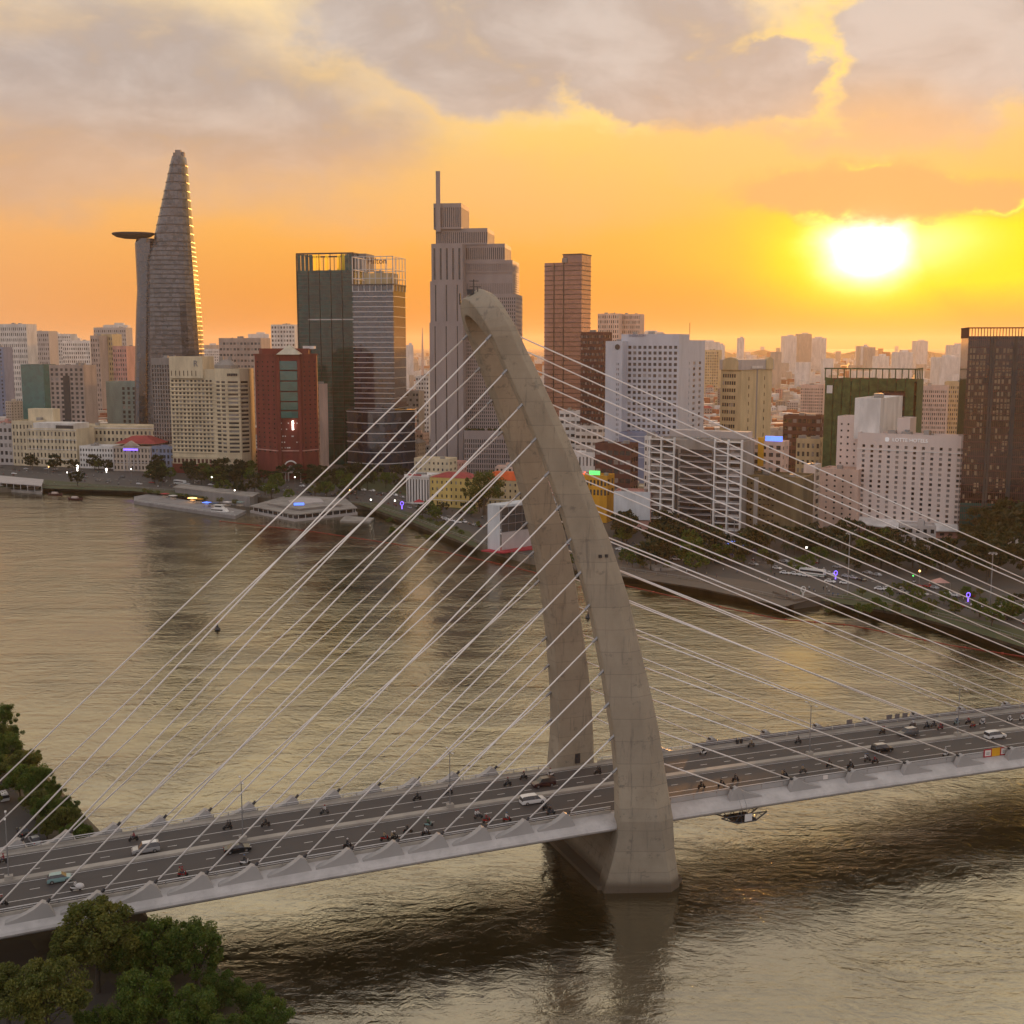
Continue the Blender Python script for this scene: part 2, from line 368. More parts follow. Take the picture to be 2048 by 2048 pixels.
def nth(k):                              # 0 -> first
    n = k + 1
    if n <= 30: return ORD[k]
    if n < 100: return TENS[n // 10][:-1] + 'ieth' if n % 10 == 0 else TENS[n // 10] + '-' + ORD[n % 10 - 1]
    return ('hundred' if n < 200 else 'two hundred') + (('th' if n % 100 == 0 else ' and ' + nth(n % 100 - 1)))
def number(objs, phrase=', %s from the left'):
    for k, o in enumerate(sorted(objs, key=lambda o: o.location.x / max(1, o.location.y))): o['label'] = o['label'] + phrase % nth(k)
# ------------------------------------------------------------------ setting: water, land, far hills
def sheet(name, pts, mkey, z, thick=None, zb=None, **kw):
    mb = MB()
    n = len(pts)
    mb.add([(p[0], p[1], z) for p in pts], (tuple(range(n)),))
    o = mb.build(name, mkey, fix=False, **kw)
    bm = bmesh.new(); bm.from_mesh(o.data)
    bmesh.ops.triangulate(bm, faces=bm.faces); bmesh.ops.recalc_face_normals(bm, faces=bm.faces)
    if sum(f.normal.z for f in bm.faces) < 0: bmesh.ops.reverse_faces(bm, faces=bm.faces)
    bm.to_mesh(o.data); bm.free(); return o
wm_ = MB(); wm_.add([(-3000, -60, 0), (3000, -60, 0), (3000, 1600, 0), (-3000, 1600, 0)], ((0, 1, 2, 3),))
wm_.build('river', 'river_water', kind='structure')
shore = [(-30000, 1000), (-900, 900)] + [tuple(P(x, y, 0)[:2]) for x, y in ((0, 985), (100, 980), (265, 985), (420, 999), (520, 1005), (640, 1010), (740, 1020), (830, 1050), (900, 1078), (975, 1105), (1060, 1128), (1150, 1140), (1230, 1152), (1400, 1178), (1570, 1215), (1650, 1208), (1720, 1217), (1800, 1230), (1930, 1262), (2048, 1300), (2200, 1350))] + [(300, 250), (900, 120), (30000, 100)]
land = shore + [(30000, 30000), (-30000, 30000)]
sheet('ground', land, 'ground_city', 3.0, kind='structure')
qw = MB()
for a, b in zip(shore[1:], shore[2:-1]):
    d = Vector((b[0] - a[0], b[1] - a[1])); n = Vector((d.y, -d.x)).normalized() * .8
    qw.hexa([(a[0] + n.x, a[1] + n.y, -2), (b[0] + n.x, b[1] + n.y, -2), (b[0], b[1], -2), (a[0], a[1], -2), (a[0] + n.x * .3, a[1] + n.y * .3, 3.35), (b[0] + n.x * .3, b[1] + n.y * .3, 3.35), (b[0] - n.x * .6, b[1] - n.y * .6, 3.35), (a[0] - n.x * .6, a[1] - n.y * .6, 3.35)])
mat('quay_stone', (.15, .125, .095), .9, bump=.5, var=.3)
qw.build('quay_wall', 'quay_stone', label='dark stone quay wall along the far bank of the river', category='wall')
# near bank, left
nb = [(-400, 420)] + [tuple(P(x, y, 0)[:2]) for x, y in ((-25, 1440), (32, 1510), (92, 1580), (172, 1665), (232, 1760), (265, 1840), (350, 1905), (440, 1970), (560, 2075))] + [(-25, 120), (-20, -40), (-400, -40)]
nbm = MB(); nbm.add([(p[0], p[1], 2.6) for p in nb], (tuple(range(len(nb))),))
for k in range(1, len(nb) - 2):
    a, b = nb[k], nb[k + 1]; d = Vector((b[0] - a[0], b[1] - a[1])); n = Vector((-d.y, d.x)).normalized() * 3.2
    nbm.quad((a[0], a[1], 2.6), (b[0], b[1], 2.6), (b[0] + n.x, b[1] + n.y, -.6), (a[0] + n.x, a[1] + n.y, -.6))
mat('earth', (.10, .085, .055), .95, bump=.4, var=.35, vs=(.2, .2, .2))
ob = nbm.build('near_bank', 'earth', kind='structure')
bm = bmesh.new(); bm.from_mesh(ob.data); bmesh.ops.triangulate(bm, faces=bm.faces); bmesh.ops.recalc_face_normals(bm, faces=bm.faces); bm.to_mesh(ob.data); bm.free()
# ------------------------------------------------------------------ the bridge
TH = .369; BO = Vector((18.125, 217.974)); BD = Vector((math.cos(TH), math.sin(TH))); BN = Vector((-BD.y, BD.x))
def zr(s): return 14.0 + .00395 * s - 1.1e-4 * s * s
def B(s, t, dz=0.0):
    p = BO + BD * s + BN * t
    return Vector((p.x, p.y, zr(s) + dz))
def BZ(s, t, z):
    p = BO + BD * s + BN * t
    return Vector((p.x, p.y, z))
def onroad(x, y, dz=0.0):                # photo pixel -> (s, t) on the curved road
    z = 14.0
    for _ in range(8):
        p = P(x, y, z); v = Vector((p.x, p.y)) - BO; s, t = v.dot(BD), v.dot(BN); z = zr(s) + dz
    return s, t
bridge = thing('cable_stayed_bridge', 'concrete cable stayed bridge with one leaning curved pylon over the river', 'bridge', tuple(BZ(3, 8, 0)))
mat('deck_paint', (.50, .475, .455), .45, var=.12, dirt=.35, vs=(.3, .3, .3))
mat('fin_paint', (.37, .355, .345), .5, var=.06, dirt=.1)
S0, S1 = -185.0, 275.0
ss = [S0 + (S1 - S0) * k / 92 for k in range(93)]
TC = 7.85
half = [(0.0, -2.8), (10.6, -2.8), (12.9, -3.0), (14.2, -2.85), (15.0, -2.55), (15.65, -2.1), (15.8, -1.75), (15.6, -1.35), (15.0, -.95), (14.1, -.55), (13.2, -.28), (12.75, -.1), (12.5, -.03), (0.0, -.03)]
prof = [(TC - a, b) for a, b in half] + [(TC + a, b) for a, b in reversed(half) if a > 0]
mb = MB(); mb.loft([[B(s, t, z) for t, z in prof] for s in ss]); deck = mb.build('deck', 'deck_paint', bridge, smooth=False, fix=True)
def strip(t0, t1, z0, a=S0, b=S1, n=None):
    m = MB(); n = n or max(1, int((b - a) / 5)); q = [a + (b - a) * k / n for k in range(n + 1)]
    for u, v in zip(q, q[1:]): m.quad(B(u, t0, z0), B(v, t0, z0), B(v, t1, z0), B(u, t1, z0))
    return m
def bar(t0, t1, z0, z1, a=S0, b=S1):
    m = MB(); n = max(1, int((b - a) / 5)); q = [a + (b - a) * k / n for k in range(n + 1)]
    m.loft([[B(s, t0, z0), B(s, t1, z0), B(s, t1, z1), B(s, t0, z1)] for s in q]); return m
strip(-4.35, 7.3, .0).build('roadway', 'asphalt', bridge); strip(8.75, 18.9, .0).build('roadway', 'asphalt', bridge)
rw = [o for o in bridge.children if o.name.startswith('roadway')]
for t, par in ((.12, 0), (6.95, 0), (9.05, 1), (14.2, 1)):
    strip(t - .09, t + .09, .006).build('edge_line', 'line_white', rw[par])
strip(18.45, 18.6, .006).build('edge_line', 'line_white', rw[1]); strip(-4.1, -3.95, .006).build('edge_line', 'line_white', rw[0])
dm = {}
for t, par in ((3.55, 0), (11.55, 1)):
    s = -130.0
    while s < 150:
        m = strip(t - .09, t + .09, .007, s, s + 1.55, 1); me = m.mesh('lane_dash', 'line_white', bridge['_o']); link('lane_dash', me, rw[par]); s += 5.6
med = bar(7.3, 8.75, -.01, .42).build('median_kerb', 'kerb', bridge, fix=True)
mat('railing_paint', (.56, .55, .54), .4, var=.05); mat('back_fence', (.17, .15, .15), .6, .2, var=.1)
LEGGAP = (-1.6, 9.0)
def barrier(t, side, a, b, back):
    p = bar(t - .16, t + .16, -.02, .45, a, b).build('parapet', 'kerb', bridge, fix=True)
    m = MB(); m.tube([B(a + (b - a) * k / 40, t, 1.12) for k in range(41)], .085, 6); m.tube([B(a + (b - a) * k / 40, t, .78) for k in range(41)], .05, 5); m.build('handrail', 'railing_paint', p)
    s = a + 1
    post = None
    while s < b:
        if -125 < s < 130:
            if post is None:
                m = MB(); m.box((0, 0, .8), (.12, .12, .75)); post = m.mesh('rail_post', 'steel_grey')
            q = B(s, t, 0); o = link('rail_post', post, p, loc=tuple(q - Vector(bridge['_o'])), rz=TH)
        s += 2.7
barrier(-4.55, -1, S0, LEGGAP[0], 0); barrier(-4.55, -1, LEGGAP[1], S1, 0)
bar(18.95, 20.2, -.02, .16).build('footway', 'kerb', bridge, fix=True)
barrier(20.35, 1, S0, -3.5, 1); barrier(20.35, 1, 7.5, S1, 1)
# closed panels hung on the far railing, right half
for a in range(30, 132, 6):
    m = bar(20.6, 20.66, .1, 1.3, a, a + 5.8); m.build('fence_panel', 'back_fence', bridge)
for a in range(11, 120, 5):
    m = bar(-4.76, -4.72, .06, 1.0, a, a + 4.85); m.build('screen_panel', 'fin_paint', bridge)
# --- pylon
ZS = [-1, .6, 1.2, 3, 5, 7, 9, 11, 14, 17, 20, 25, 30, 35, 40, 45, 50, 55, 60, 65, 70, 75, 80, 85, 90, 95, 100]
def itp(tab, z):
    for (a, u), (b, v) in zip(tab, tab[1:]):
        if z <= b: return u + (v - u) * max(0, (z - a)) / (b - a)
    return tab[-1][1]
SL = [(-1, -4.6), (1, -4.2), (4, -3.4), (8, -2.5), (12, -2.0), (16, -1.9), (22, -1.7), (30, -2.3), (40, -3.6), (50, -5.2), (60, -7.6), (70, -10.4), (80, -13.7), (90, -17.6), (100, -22.0), (104, -23.9), (112, -27.5)]
SR = [(-1, 10.4), (1, 10.1), (7, 9.1), (14, 8.5), (20, 7.9), (30, 6.6), (37, 5.3), (45, 3.5), (55, 1.4), (65, -1.7), (73, -5.0), (80, -7.6), (85, -9.8), (91, -12.6), (97, -15.3), (101, -17.4), (105, -19.6), (112, -22.5)]
def legt(z, side):
    f = (z - 14) / 98.0
    t = -8.5 + 11.5 * f if side < 0 else 24.2 - 11.5 * f
    if z < 14: t += (14 - z) * (.235 - .117) * (1 if side < 0 else -1) + (14 - z) * .117 * (1 if side < 0 else -1)
    return t
def thick(z): return itp([(-1, 7.2), (4, 6.9), (10, 6.3), (16, 6.0), (40, 5.4), (80, 5.0), (104, 4.8), (115, 4.6)], z)
SEC = [(0, .10), (.03, .14), (.57, .48), (.61, .49), (.92, .37), (.95, .33), (.87, -.46), (.84, -.5), (.09, -.5), (.06, -.46)]
def section(z, t, nt, nz, wide=1.0):
    a, b, d = itp(SL, z), itp(SR, z), thick(z)
    fl = max(0.0, min(1.0, (24 - z) / 10))        # ridge fades into a flat face at the foot
    out = []
    for u, v in SEC:
        if v > 0:
            fo = max(0.0, min(1.0, (20 - z) / 18)); v = v * (1 - fo) + fo * {0: .12, .03: .16, .57: .68, .61: .70, .92: .52, .95: .46}[u]
            if u in (.57, .61): u += .2 * fo
            elif u > .9: u += .04 * fo
        out.append(BZ(a + (b - a) * u, t + nt * v * d, z + nz * v * d))
    return out
pylon = link('pylon', None, bridge) if False else None
for side in (-1, 1):
    m = MB(); rr = [section(z, legt(z, side), float(side), 0.0) for z in ZS]
    if side < 0: rr = [list(reversed(r)) for r in rr]
    m.loft(rr); o = m.build('pylon_leg', 'concrete', bridge, fix=True)
    if side > 0:
        d = MB(); q0 = BZ(3.2, legt(15.5, 1) - 3.05, 15.45); d.box(tuple(q0), (1.15, .12, 2.3), TH); d.build('door', 'dark_metal', o)
    else:
        for ds in (0, .95):
            l = MB(); q = BZ(-4.6 + ds * 1.3, legt(62.5, -1) - 2.55, 62.6); l.box(tuple(q), (.45, .5, .55), TH); l.build('spot_lamp', 'dark_metal', o)
m = MB(); rr = []
t0, t1 = legt(100, -1), legt(100, 1); tc_, rad = (t0 + t1) / 2, (t1 - t0) / 2
for k in range(19):
    ph = math.pi * k / 18; nt, nz = -math.cos(ph), math.sin(ph)
    z = 100.0 + 7.6 * math.sin(ph); rr.append(section(z, tc_ + rad * nt, nt, nz))
m.loft(rr); crown = m.build('pylon_crown', 'concrete', bridge, fix=True)
am = MB(); q = BZ(-24.0, 7.0, 108.9)
for dx, h in ((0, 2.6), (.7, 1.4)):
    am.tube([q + Vector((dx, 0, 0)), q + Vector((dx, 0, h))], .09, 5)
am.tube([q + Vector((-.8, 0, 2.3)), q + Vector((.9, 0, 2.3))], .06, 5); am.tube([q + Vector((-.7, 0, 1.3)), q + Vector((1.3, .3, 1.3))], .06, 5)
am.box(tuple(q + Vector((-.6, 0, .4))), (1.2, .8, .9)); am.tube([BZ(-25.0, 11.6, 107.2), BZ(-25.0, 11.6, 109.2)], .18, 6)
am.build('aerial', 'dark_metal', crown)
# pile cap and the low cross wall joining the legs
capm = MB(); hexp = [(-4.9, -6.2), (8.3, -11.0), (11.6, -8.6), (11.6, 22.0), (8.4, 26.0), (-4.9, 22.6)]
capm.prism([tuple(BZ(s, t, 0)[:2]) for s, t in hexp], -2.0, .75); capm.build('pile_cap', 'concrete', bridge, fix=True)
cw = MB(); cw.loft([[BZ(-1.2, -5, z) if 0 else BZ(s, t, z) for s, t in ((-2.6 + k, -4.0), (8.6 - k, -4.0), (8.6 - k, 20.0), (-2.6 + k, 20.0))] for z, k in ((1.0, 0), (5.0, 1.6), (7.0, 2.0), (11.05, 1.2))]); cw.build('cross_wall', 'concrete', bridge, fix=True)
# --- stay cables and their anchor fins
CZ = [23.6 + 6.02 * k for k in range(14)]
mat('cable_white', (.84, .80, .77), .4, var=.04, dirt=0)
def fin_mesh(sgn):
    m = MB(); prof_ = [(.25, 1.55), (-.55, 1.95), (-1.6, 1.15), (-2.9, .45), (-4.4, -.1), (-6.0, -.55), (-6.0, -1.3), (1.35, -1.3), (1.35, -.6), (1.0, .2)]
    l = [(sgn * u, z) for u, z in prof_]
    n = len(l); m.add([(x, -.5, z) for x, z in l] + [(x, .5, z) for x, z in l], [tuple(range(n)), tuple(range(2 * n - 1, n - 1, -1))] + [(i, n + i, n + (i + 1) % n, (i + 1) % n) for i in range(n)])
    return m.mesh('anchor_fin', 'fin_paint', fix=True)
def fin_mesh_wide(sgn, out):
    # the fin leans over the fairing: wide face towards the river
    m = MB(); l = [(.25, 1.5), (-.55, 1.9), (-1.6, 1.1), (-2.9, .42), (-4.4, -.12), (-6.0, -.5)]
    ins, outs = .35, -.95; n = len(l); pr = [(sgn * u, z) for u, z in l] + [(sgn * -6.2, -1.2), (sgn * 1.45, -1.2), (sgn * 1.15, -.3)]; k = len(pr)
    m.add([(x, -out * ins, z) for x, z in pr] + [(x, -out * outs, z) for x, z in pr], [tuple(range(k)), tuple(range(2 * k - 1, k - 1, -1))] + [(i, k + i, k + (i + 1) % k, (i + 1) % k) for i in range(k)])
    return m.mesh('anchor_fin', 'fin_paint', fix=True)
    top = [(sgn * u, 0.45, z) for u, z in l]; edge = [(sgn * u, -.35, z - .12) for u, z in l]
    foot = [(sgn * u, -2.1 - .02 * k, -1.22) for k, (u, z) in enumerate(((1.5, 0), (-.5, 0), (-1.7, 0), (-3, 0), (-4.6, 0), (-6.2, 0)))]
    inner = [(p[0], .45, -.9) for p in foot]
    rings = [[(a[0], a[1] * out * -1, a[2]) for a in (t_, e_, f_, i_)] for t_, e_, f_, i_ in zip(top, edge, foot, inner)]
    m.loft(rings); return m.mesh('anchor_fin', 'fin_paint', fix=True)
sock = MB(); sock.tube([(0, 0, -.5), (0, 0, .55)], .26, 8); sock_me = sock.mesh('cable_socket', 'dark_metal')
FM = {(a, b): fin_mesh_wide(a, b) for a in (1, -1) for b in (1, -1)}
org = Vector(bridge['_o'])
for side, tf in ((-1, -5.6), (1, 21.3)):
    for k in range(14):
        for lr in (-1, 1):
            if side < 0: sf = -10.9 - 8.05 * k if lr < 0 else 24.0 + 13.6 * k
            else: sf = -15.1 - 8.05 * k if lr < 0 else 21.4 + 13.55 * k
            zc = CZ[k]; a, b = itp(SL, zc), itp(SR, zc); t = legt(zc, side)
            top = BZ((a + .8) if lr < 0 else (b - 1.0), t - (.2 if side < 0 else -.2), zc + (.5 if lr < 0 else .2))
            bot = B(sf + (.35 if lr < 0 else -.35), tf, 1.55)
            cb = MB(); cb.tube([bot, top], .132, 7); cab = cb.build('stay_cable', 'cable_white', bridge, smooth=True)
            d = (top - bot).normalized(); g = MB(); q = top - d * 1.6
            if lr < 0: g.tube([top - d * 2.2, top - d * .2], .25, 7); g.build('cable_guide', 'steel_grey', cab)
            if sf < 150:
                fo = link('anchor_fin', FM[(-lr if lr < 0 else -1, side)] if 0 else FM[(1 if lr < 0 else -1, side)], bridge, loc=tuple(B(sf, tf, 0) - org), rz=TH)
                so_ = link('cable_socket', sock_me, fo, loc=((.3 if lr < 0 else -.3), 0, 1.6)); so_.rotation_euler = (0, R(38) if lr < 0 else R(-62), 0)
# piers on the near bank
for s in (-90, -128):
    for t in (1.0, 14.5):
        m = MB(); m.loft([[BZ(s + dx * k, t + dy * k * 1.3, z) for dx, dy in ((-1, -1), (1, -1), (1, 1), (-1, 1))] for z, k in ((-1, 1.0), (7, .9), (zr(s) - 2.78, 1.5))]); m.build('pier', 'concrete', bridge, fix=True)
# inspection cradle under the deck
cr = thing('inspection_cradle', 'dark truss inspection cradle with white panel hanging under the deck beside pylon', 'cradle', tuple(B(26, -6, -4.8)))
m = MB(); s_, e_ = 15.5, 31.0
for t in (-8.3, -5.6):
    lo = [B(20, t, -3.05), B(23.5, t, -4.5), B(27.5, t, -4.5), B(30, t, -3.05)]
    m.tube(lo, .14, 5)
    for u in range(20, 29, 2): 
        zz = -3.1 - 1.4 * min(1, (u + 1 - 20) / 3.5, (30 - u - 1) / 2.5); m.tube([B(u, t, -3.0), B(u + 1, t, zz)], .08, 4); m.tube([B(u + 1, t, zz), B(u + 2, t, -3.0)], .08, 4)
m.tube([B(20, -8.3, -3.0), B(30, -8.3, -3.0)], .12, 5)
m.build('truss', 'dark_metal', cr)
m = MB(); m.hexa([B(23, -8.2, -4.5), B(28, -8.2, -4.5), B(28, -4, -4.5), B(23, -4, -4.5), B(23, -8.2, -4.36), B(28, -8.2, -4.36), B(28, -4, -4.36), B(23, -4, -4.36)]); m.build('platform', 'dark_metal', cr)
m = MB(); m.hexa([B(25, -8.5, -4.3), B(26.6, -8.5, -4.3), B(26.6, -8.42, -4.3), B(25, -8.42, -4.3), B(25, -8.5, -2.9), B(26.6, -8.5, -2.9), B(26.6, -8.42, -2.9), B(25, -8.42, -2.9)]); m.build('panel', 'paint_white', cr)
m = MB(); [m.tube([B(u, -8.15, -4.5), B(u, -8.15, -1.5), B(u, -6.5, .6)], .05, 4) for u in (24.4, 25.6)]; m.build('hanger', 'steel_grey', cr)
# lamp posts on the median
def lamp_post(s, label):
    q = B(s, 8.02, 0); t = thing('lamp_post', label, 'lamp post', tuple(q), 'lamp posts on the bridge median')
    m = MB(); m.box((q.x, q.y, q.z + .75), (1.3, 1.0, .72), TH); m.build('base', 'kerb', t)
    m = MB(); m.tube([q + Vector((0, 0, 1.0)), q + Vector((0, 0, 11.2))], [.13, .07], 7); m.build('pole', 'steel_grey', t)
    for sg in (-1, 1):
        a = q + Vector((0, 0, 10.9)); e = a + Vector((BN.x * sg * 1.7, BN.y * sg * 1.7, .55))
        m = MB(); m.tube([a, a + (e - a) * .5 + Vector((0, 0, .15)), e], .05, 5); ar = m.build('arm', 'steel_grey', t)
        m = MB(); m.box(tuple(e), (.32, .75, .14), TH); m.build('lamp_head', 'railing_paint', ar)
for k, px in enumerate(((18, 1757), (487, 1683), (904, 1619), (1614, 1507), (1918, 1472))):
    lamp_post(onroad(*px, .4)[0], 'grey double-arm lamp post on bridge median, %s from the left edge' % ORD[k])
# banners, boards
def board(name, label, cat, s0, s1, t, z0, z1, mk, thick=.08):
    t_ = thing(name, label, cat, tuple(B((s0 + s1) / 2, t, z0)))
    m = MB(); m.hexa([B(s0, t, z0), B(s1, t, z0), B(s1, t + thick, z0), B(s0, t + thick, z0), B(s0, t, z1), B(s1, t, z1), B(s1, t + thick, z1), B(s0, t + thick, z1)]); m.build('panel', mk, t_, fix=True)
    return t_
mat('banner_red', (.42, .02, .04), .6, var=.05); mat('banner_yellow', (.72, .36, .01), .6, var=.05); mat('banner_white', (.72, .66, .62), .6, var=.05)
sa_, _ = onroad(1970, 1511, .6); sb_, _ = onroad(2018, 1504, .6); L_ = (sb_ - sa_) / 3
for k, (mk, nm) in enumerate((('banner_red', 'red framed white banner left of the yellow one'), ('banner_yellow', 'plain yellow banner between two red framed banners'), ('banner_red', 'red framed white banner right of the yellow one'))):
    o = board('banner', nm + ' on the near parapet', 'banner', sa_ + L_ * k + .03, sa_ + L_ * (k + 1) - .03, -4.9, .0, 1.75, mk)
    if k != 1:
        m = MB(); a, b = sa_ + L_ * k + .3, sa_ + L_ * (k + 1) - .3
        m.hexa([B(a, -4.93, .25), B(b, -4.93, .25), B(b, -4.905, .25), B(a, -4.905, .25), B(a, -4.93, 1.5), B(b, -4.93, 1.5), B(b, -4.905, 1.5), B(a, -4.905, 1.5)]); m.build('white_field', 'banner_white', o)
        m = MB(); c = (a + b) / 2
        for z in (.55, .85): m.hexa([B(c - .45, -4.95, z), B(c + .45, -4.95, z), B(c + .45, -4.932, z), B(c - .45, -4.932, z), B(c - .45, -4.95, z + .16), B(c + .45, -4.95, z + .16), B(c + .45, -4.932, z + .16), B(c - .45, -4.932, z + .16)])
        m.build('lettering', 'steel_grey', o)
for k, (x0, x1, y) in enumerate(((1702, 1716, 1453), (1786, 1800, 1445), (1803, 1815, 1443), (1818, 1831, 1441))):
    a = onroad(x0, y + 10)[0]; b = onroad(x1, y + 10)[0]
    board('notice_board', 'dark square notice board on the far parapet, %s of four from the left' % ORD[k], 'notice board', a, b, 20.75, .6, 2.2, 'back_fence')
a = onroad(1650, 1556, .7)[0]; o = board('notice_plate', 'small white plate on the near parapet between two cable fins', 'plate', a, a + 1.1, -4.84, .15, 1.0, 'banner_white')
for k, (x, y) in enumerate(((1483, 1494), (1491, 1493))):
    a = onroad(x, y)[0]; q = B(a, 20.0, .2); t = thing('litter_bin', 'round dark bin on the far footway, %s one' % ('left', 'right')[k], 'bin', tuple(q))
    m = MB(); m.tube([q, q + Vector((0, 0, .75)), q + Vector((0, 0, .95))], [.28, .34, .3], 8); m.build('body', 'dark_metal', t); m = MB(); m.tube([q + Vector((0, 0, .96)), q + Vector((0, 0, 1.05))], [.3, .16], 8); m.build('lid', 'dark_metal', t)
# ------------------------------------------------------------------ buildings
FOOT = []                                # (x, y, r) of what stands there already
def facade(wall, panes, A, Bp, z0, z1, cols, rows, wf=.6, hf=.6, dep=.35, ml=.0, mr=.0, mt=1.2, mbm=.5, sill=.5):
    A = Vector(A); Bp = Vector(Bp); d = Bp - A; L = d.length
    if L < .5: return
    d /= L; n = Vector((d.y, -d.x)); q = lambda u, z, o=0.0: (A.x + d.x * u - n.x * o, A.y + d.y * u - n.y * o, z)
    def w(u0, u1, a, b):
        if u1 - u0 > 1e-4 and b - a > 1e-4: wall.quad(q(u0, a), q(u1, a), q(u1, b), q(u0, b))
    if not cols or not rows: w(0, L, z0, z1); return
    cw = (L - ml - mr) / cols; zz0, zz1 = z0 + mbm, z1 - mt; rh = (zz1 - zz0) / rows; ww, wh = cw * wf, rh * hf
    w(0, L, z0, zz0); w(0, L, zz1, z1)
    rz = math.atan2(d.y, d.x)
    for r in range(rows):
        a = zz0 + r * rh; wa = a + (rh - wh) * sill; wb = wa + wh
        w(0, L, a, wa); w(0, L, wb, a + rh)
        u = 0.0
        for c in range(cols):
            x0 = ml + c * cw + (cw - ww) / 2; x1 = x0 + ww
            w(u, x0, wa, wb); u = x1
            wall.quad(q(x0, wa), q(x1, wa), q(x1, wa, dep), q(x0, wa, dep)); wall.quad(q(x0, wb, dep), q(x1, wb, dep), q(x1, wb), q(x0, wb))
            wall.quad(q(x0, wa), q(x0, wa, dep), q(x0, wb, dep), q(x0, wb)); wall.quad(q(x1, wa, dep), q(x1, wa), q(x1, wb), q(x1, wb, dep))
            m = (x0 + x1) / 2; panes.append((q(m, (wa + wb) / 2, dep), rz, ww, wh))
        w(u, L, wa, wb)
PM = {}
def panes_out(root, panes, glass, ind, alt=None, p_alt=.35, name='window'):
    if not panes: return
    if ind:
        for i, (c, rz, ww, wh) in enumerate(panes):
            g = alt if (alt and random.random() < p_alt) else glass
            key = (round(ww, 2), round(wh, 2), g)
            if key not in PM:
                m = MB(); m.box((0, .05, 0), (ww + .02, .08, wh + .02)); m.box((0, .0, 0), (.07, .06, wh)); PM[key] = m.mesh('window', g)
            o = link('window', PM[key], root, loc=(c[0] - root['_o'][0], c[1] - root['_o'][1], c[2] - root['_o'][2]), rz=rz)
    else:
        for g, sel in ((glass, [p for i, p in enumerate(panes) if not (alt and (i * 7919) % 97 < p_alt * 97)]), (alt, [p for i, p in enumerate(panes) if alt and (i * 7919) % 97 < p_alt * 97])):
            if not sel: continue
            m = MB()
            for (c, rz, ww, wh) in sel:
                ex, ey = math.cos(rz) * ww / 2, math.sin(rz) * ww / 2
                m.quad((c[0] - ex, c[1] - ey, c[2] - wh / 2), (c[0] + ex, c[1] + ey, c[2] - wh / 2), (c[0] + ex, c[1] + ey, c[2] + wh / 2), (c[0] - ex, c[1] - ey, c[2] + wh / 2))
            m.build(name, g, root, kind='stuff')
def corner(xL, xC, xR, Y, ang, dep=None, wid=None):
    a = R(ang); zc = 30.0
    cdep = lambda Y_: Y_ * CP - (zc - CAMH) * SP
    Cx = (xC - 1024) / FPX * cdep(Y); rL = (xL - 1024) / FPX; rR = (xR - 1024) / FPX
    Ll = (Cx - rL * cdep(Y)) / (math.cos(a) + rL * math.sin(a) * CP) if wid is None else wid
    den = math.sin(a) - rR * math.cos(a) * CP
    Rl = dep if dep is not None else (rR * cdep(Y) - Cx) / den
    c = Vector((Cx, Y)); l = c + Vector((-math.cos(a), math.sin(a))) * Ll; r = c + Vector((math.sin(a), math.cos(a))) * Rl
    return [l, c, r, l + r - c]
def block(root, poly, z0, z1, wall, faces, glass='glass', ind=False, alt=None, p_alt=.35, parapet=1.0, roof='roof_grey', name='wall', mats=None):
    wm2 = MB(); vis = []; hid = []
    n = len(poly)
    for i in range(n):
        f = faces[i] if i < len(faces) else faces[-1]
        A, Bp = poly[i], poly[(i + 1) % n]
        d = Vector(Bp) - Vector(A); nn = Vector((d.y, -d.x)); mid = (Vector(A) + Vector(Bp)) / 2
        facing = nn.dot(-mid) > 0
        if f is None: facade(wm2, vis, A, Bp, z0, z1, 0, 0)
        else: facade(wm2, vis if facing else hid, A, Bp, z0, z1, **f)
    wm2.add([(p[0], p[1], z1 - parapet) for p in poly], (tuple(range(n)),))
    c = sum((Vector(p) for p in poly), Vector((0, 0))) / n
    inn = [c + (Vector(p) - c) * (1 - .45 / max(2, (Vector(p) - c).length)) for p in poly]
    for i in range(n):
        j = (i + 1) % n
        wm2.quad((poly[i][0], poly[i][1], z1), (poly[j][0], poly[j][1], z1), (inn[j].x, inn[j].y, z1), (inn[i].x, inn[i].y, z1))
        wm2.quad((inn[i].x, inn[i].y, z1), (inn[j].x, inn[j].y, z1), (inn[j].x, inn[j].y, z1 - parapet), (inn[i].x, inn[i].y, z1 - parapet))
    o = wm2.build(name, wall, root)
    panes_out(root, vis, glass, ind, alt, p_alt); panes_out(root, hid, glass, False)
    FOOT.append((c.x, c.y, max((Vector(p) - c).length for p in poly)))
    return o
mat('roof_grey', (.22, .20, .19), .9); mat('roof_red', (.33, .055, .05), .8, var=.2); mat('roof_tile', (.36, .13, .07), .85, var=.25)
mat('plant_metal', (.28, .27, .26), .6, .2)
def Fc(c, r, w=.6, h=.6, **k): return dict(cols=c, rows=r, wf=w, hf=h, **k)
def rooftop(root, poly, z, n=3, mk='plant_metal', big=None):
    c = sum((Vector(p) for p in poly), Vector((0, 0))) / len(poly)
    for k in range(n):
        p = Vector(poly[random.randrange(len(poly))]); q = c + (p - c) * random.uniform(.1, .6); d = (Vector(poly[1]) - Vector(poly[0])); rz = math.atan2(d.y, d.x)
        m = MB(); h = random.uniform(1.2, 3.2)
        if random.random() < .3: m.tube([(q.x, q.y, z), (q.x, q.y, z + h)], random.uniform(.8, 1.4), 10)
        else: m.box((q.x, q.y, z + h / 2), (random.uniform(2, 5), random.uniform(2, 4), h), rz)
        m.build(random.choice(('roof_plant', 'water_tank')), mk, root)
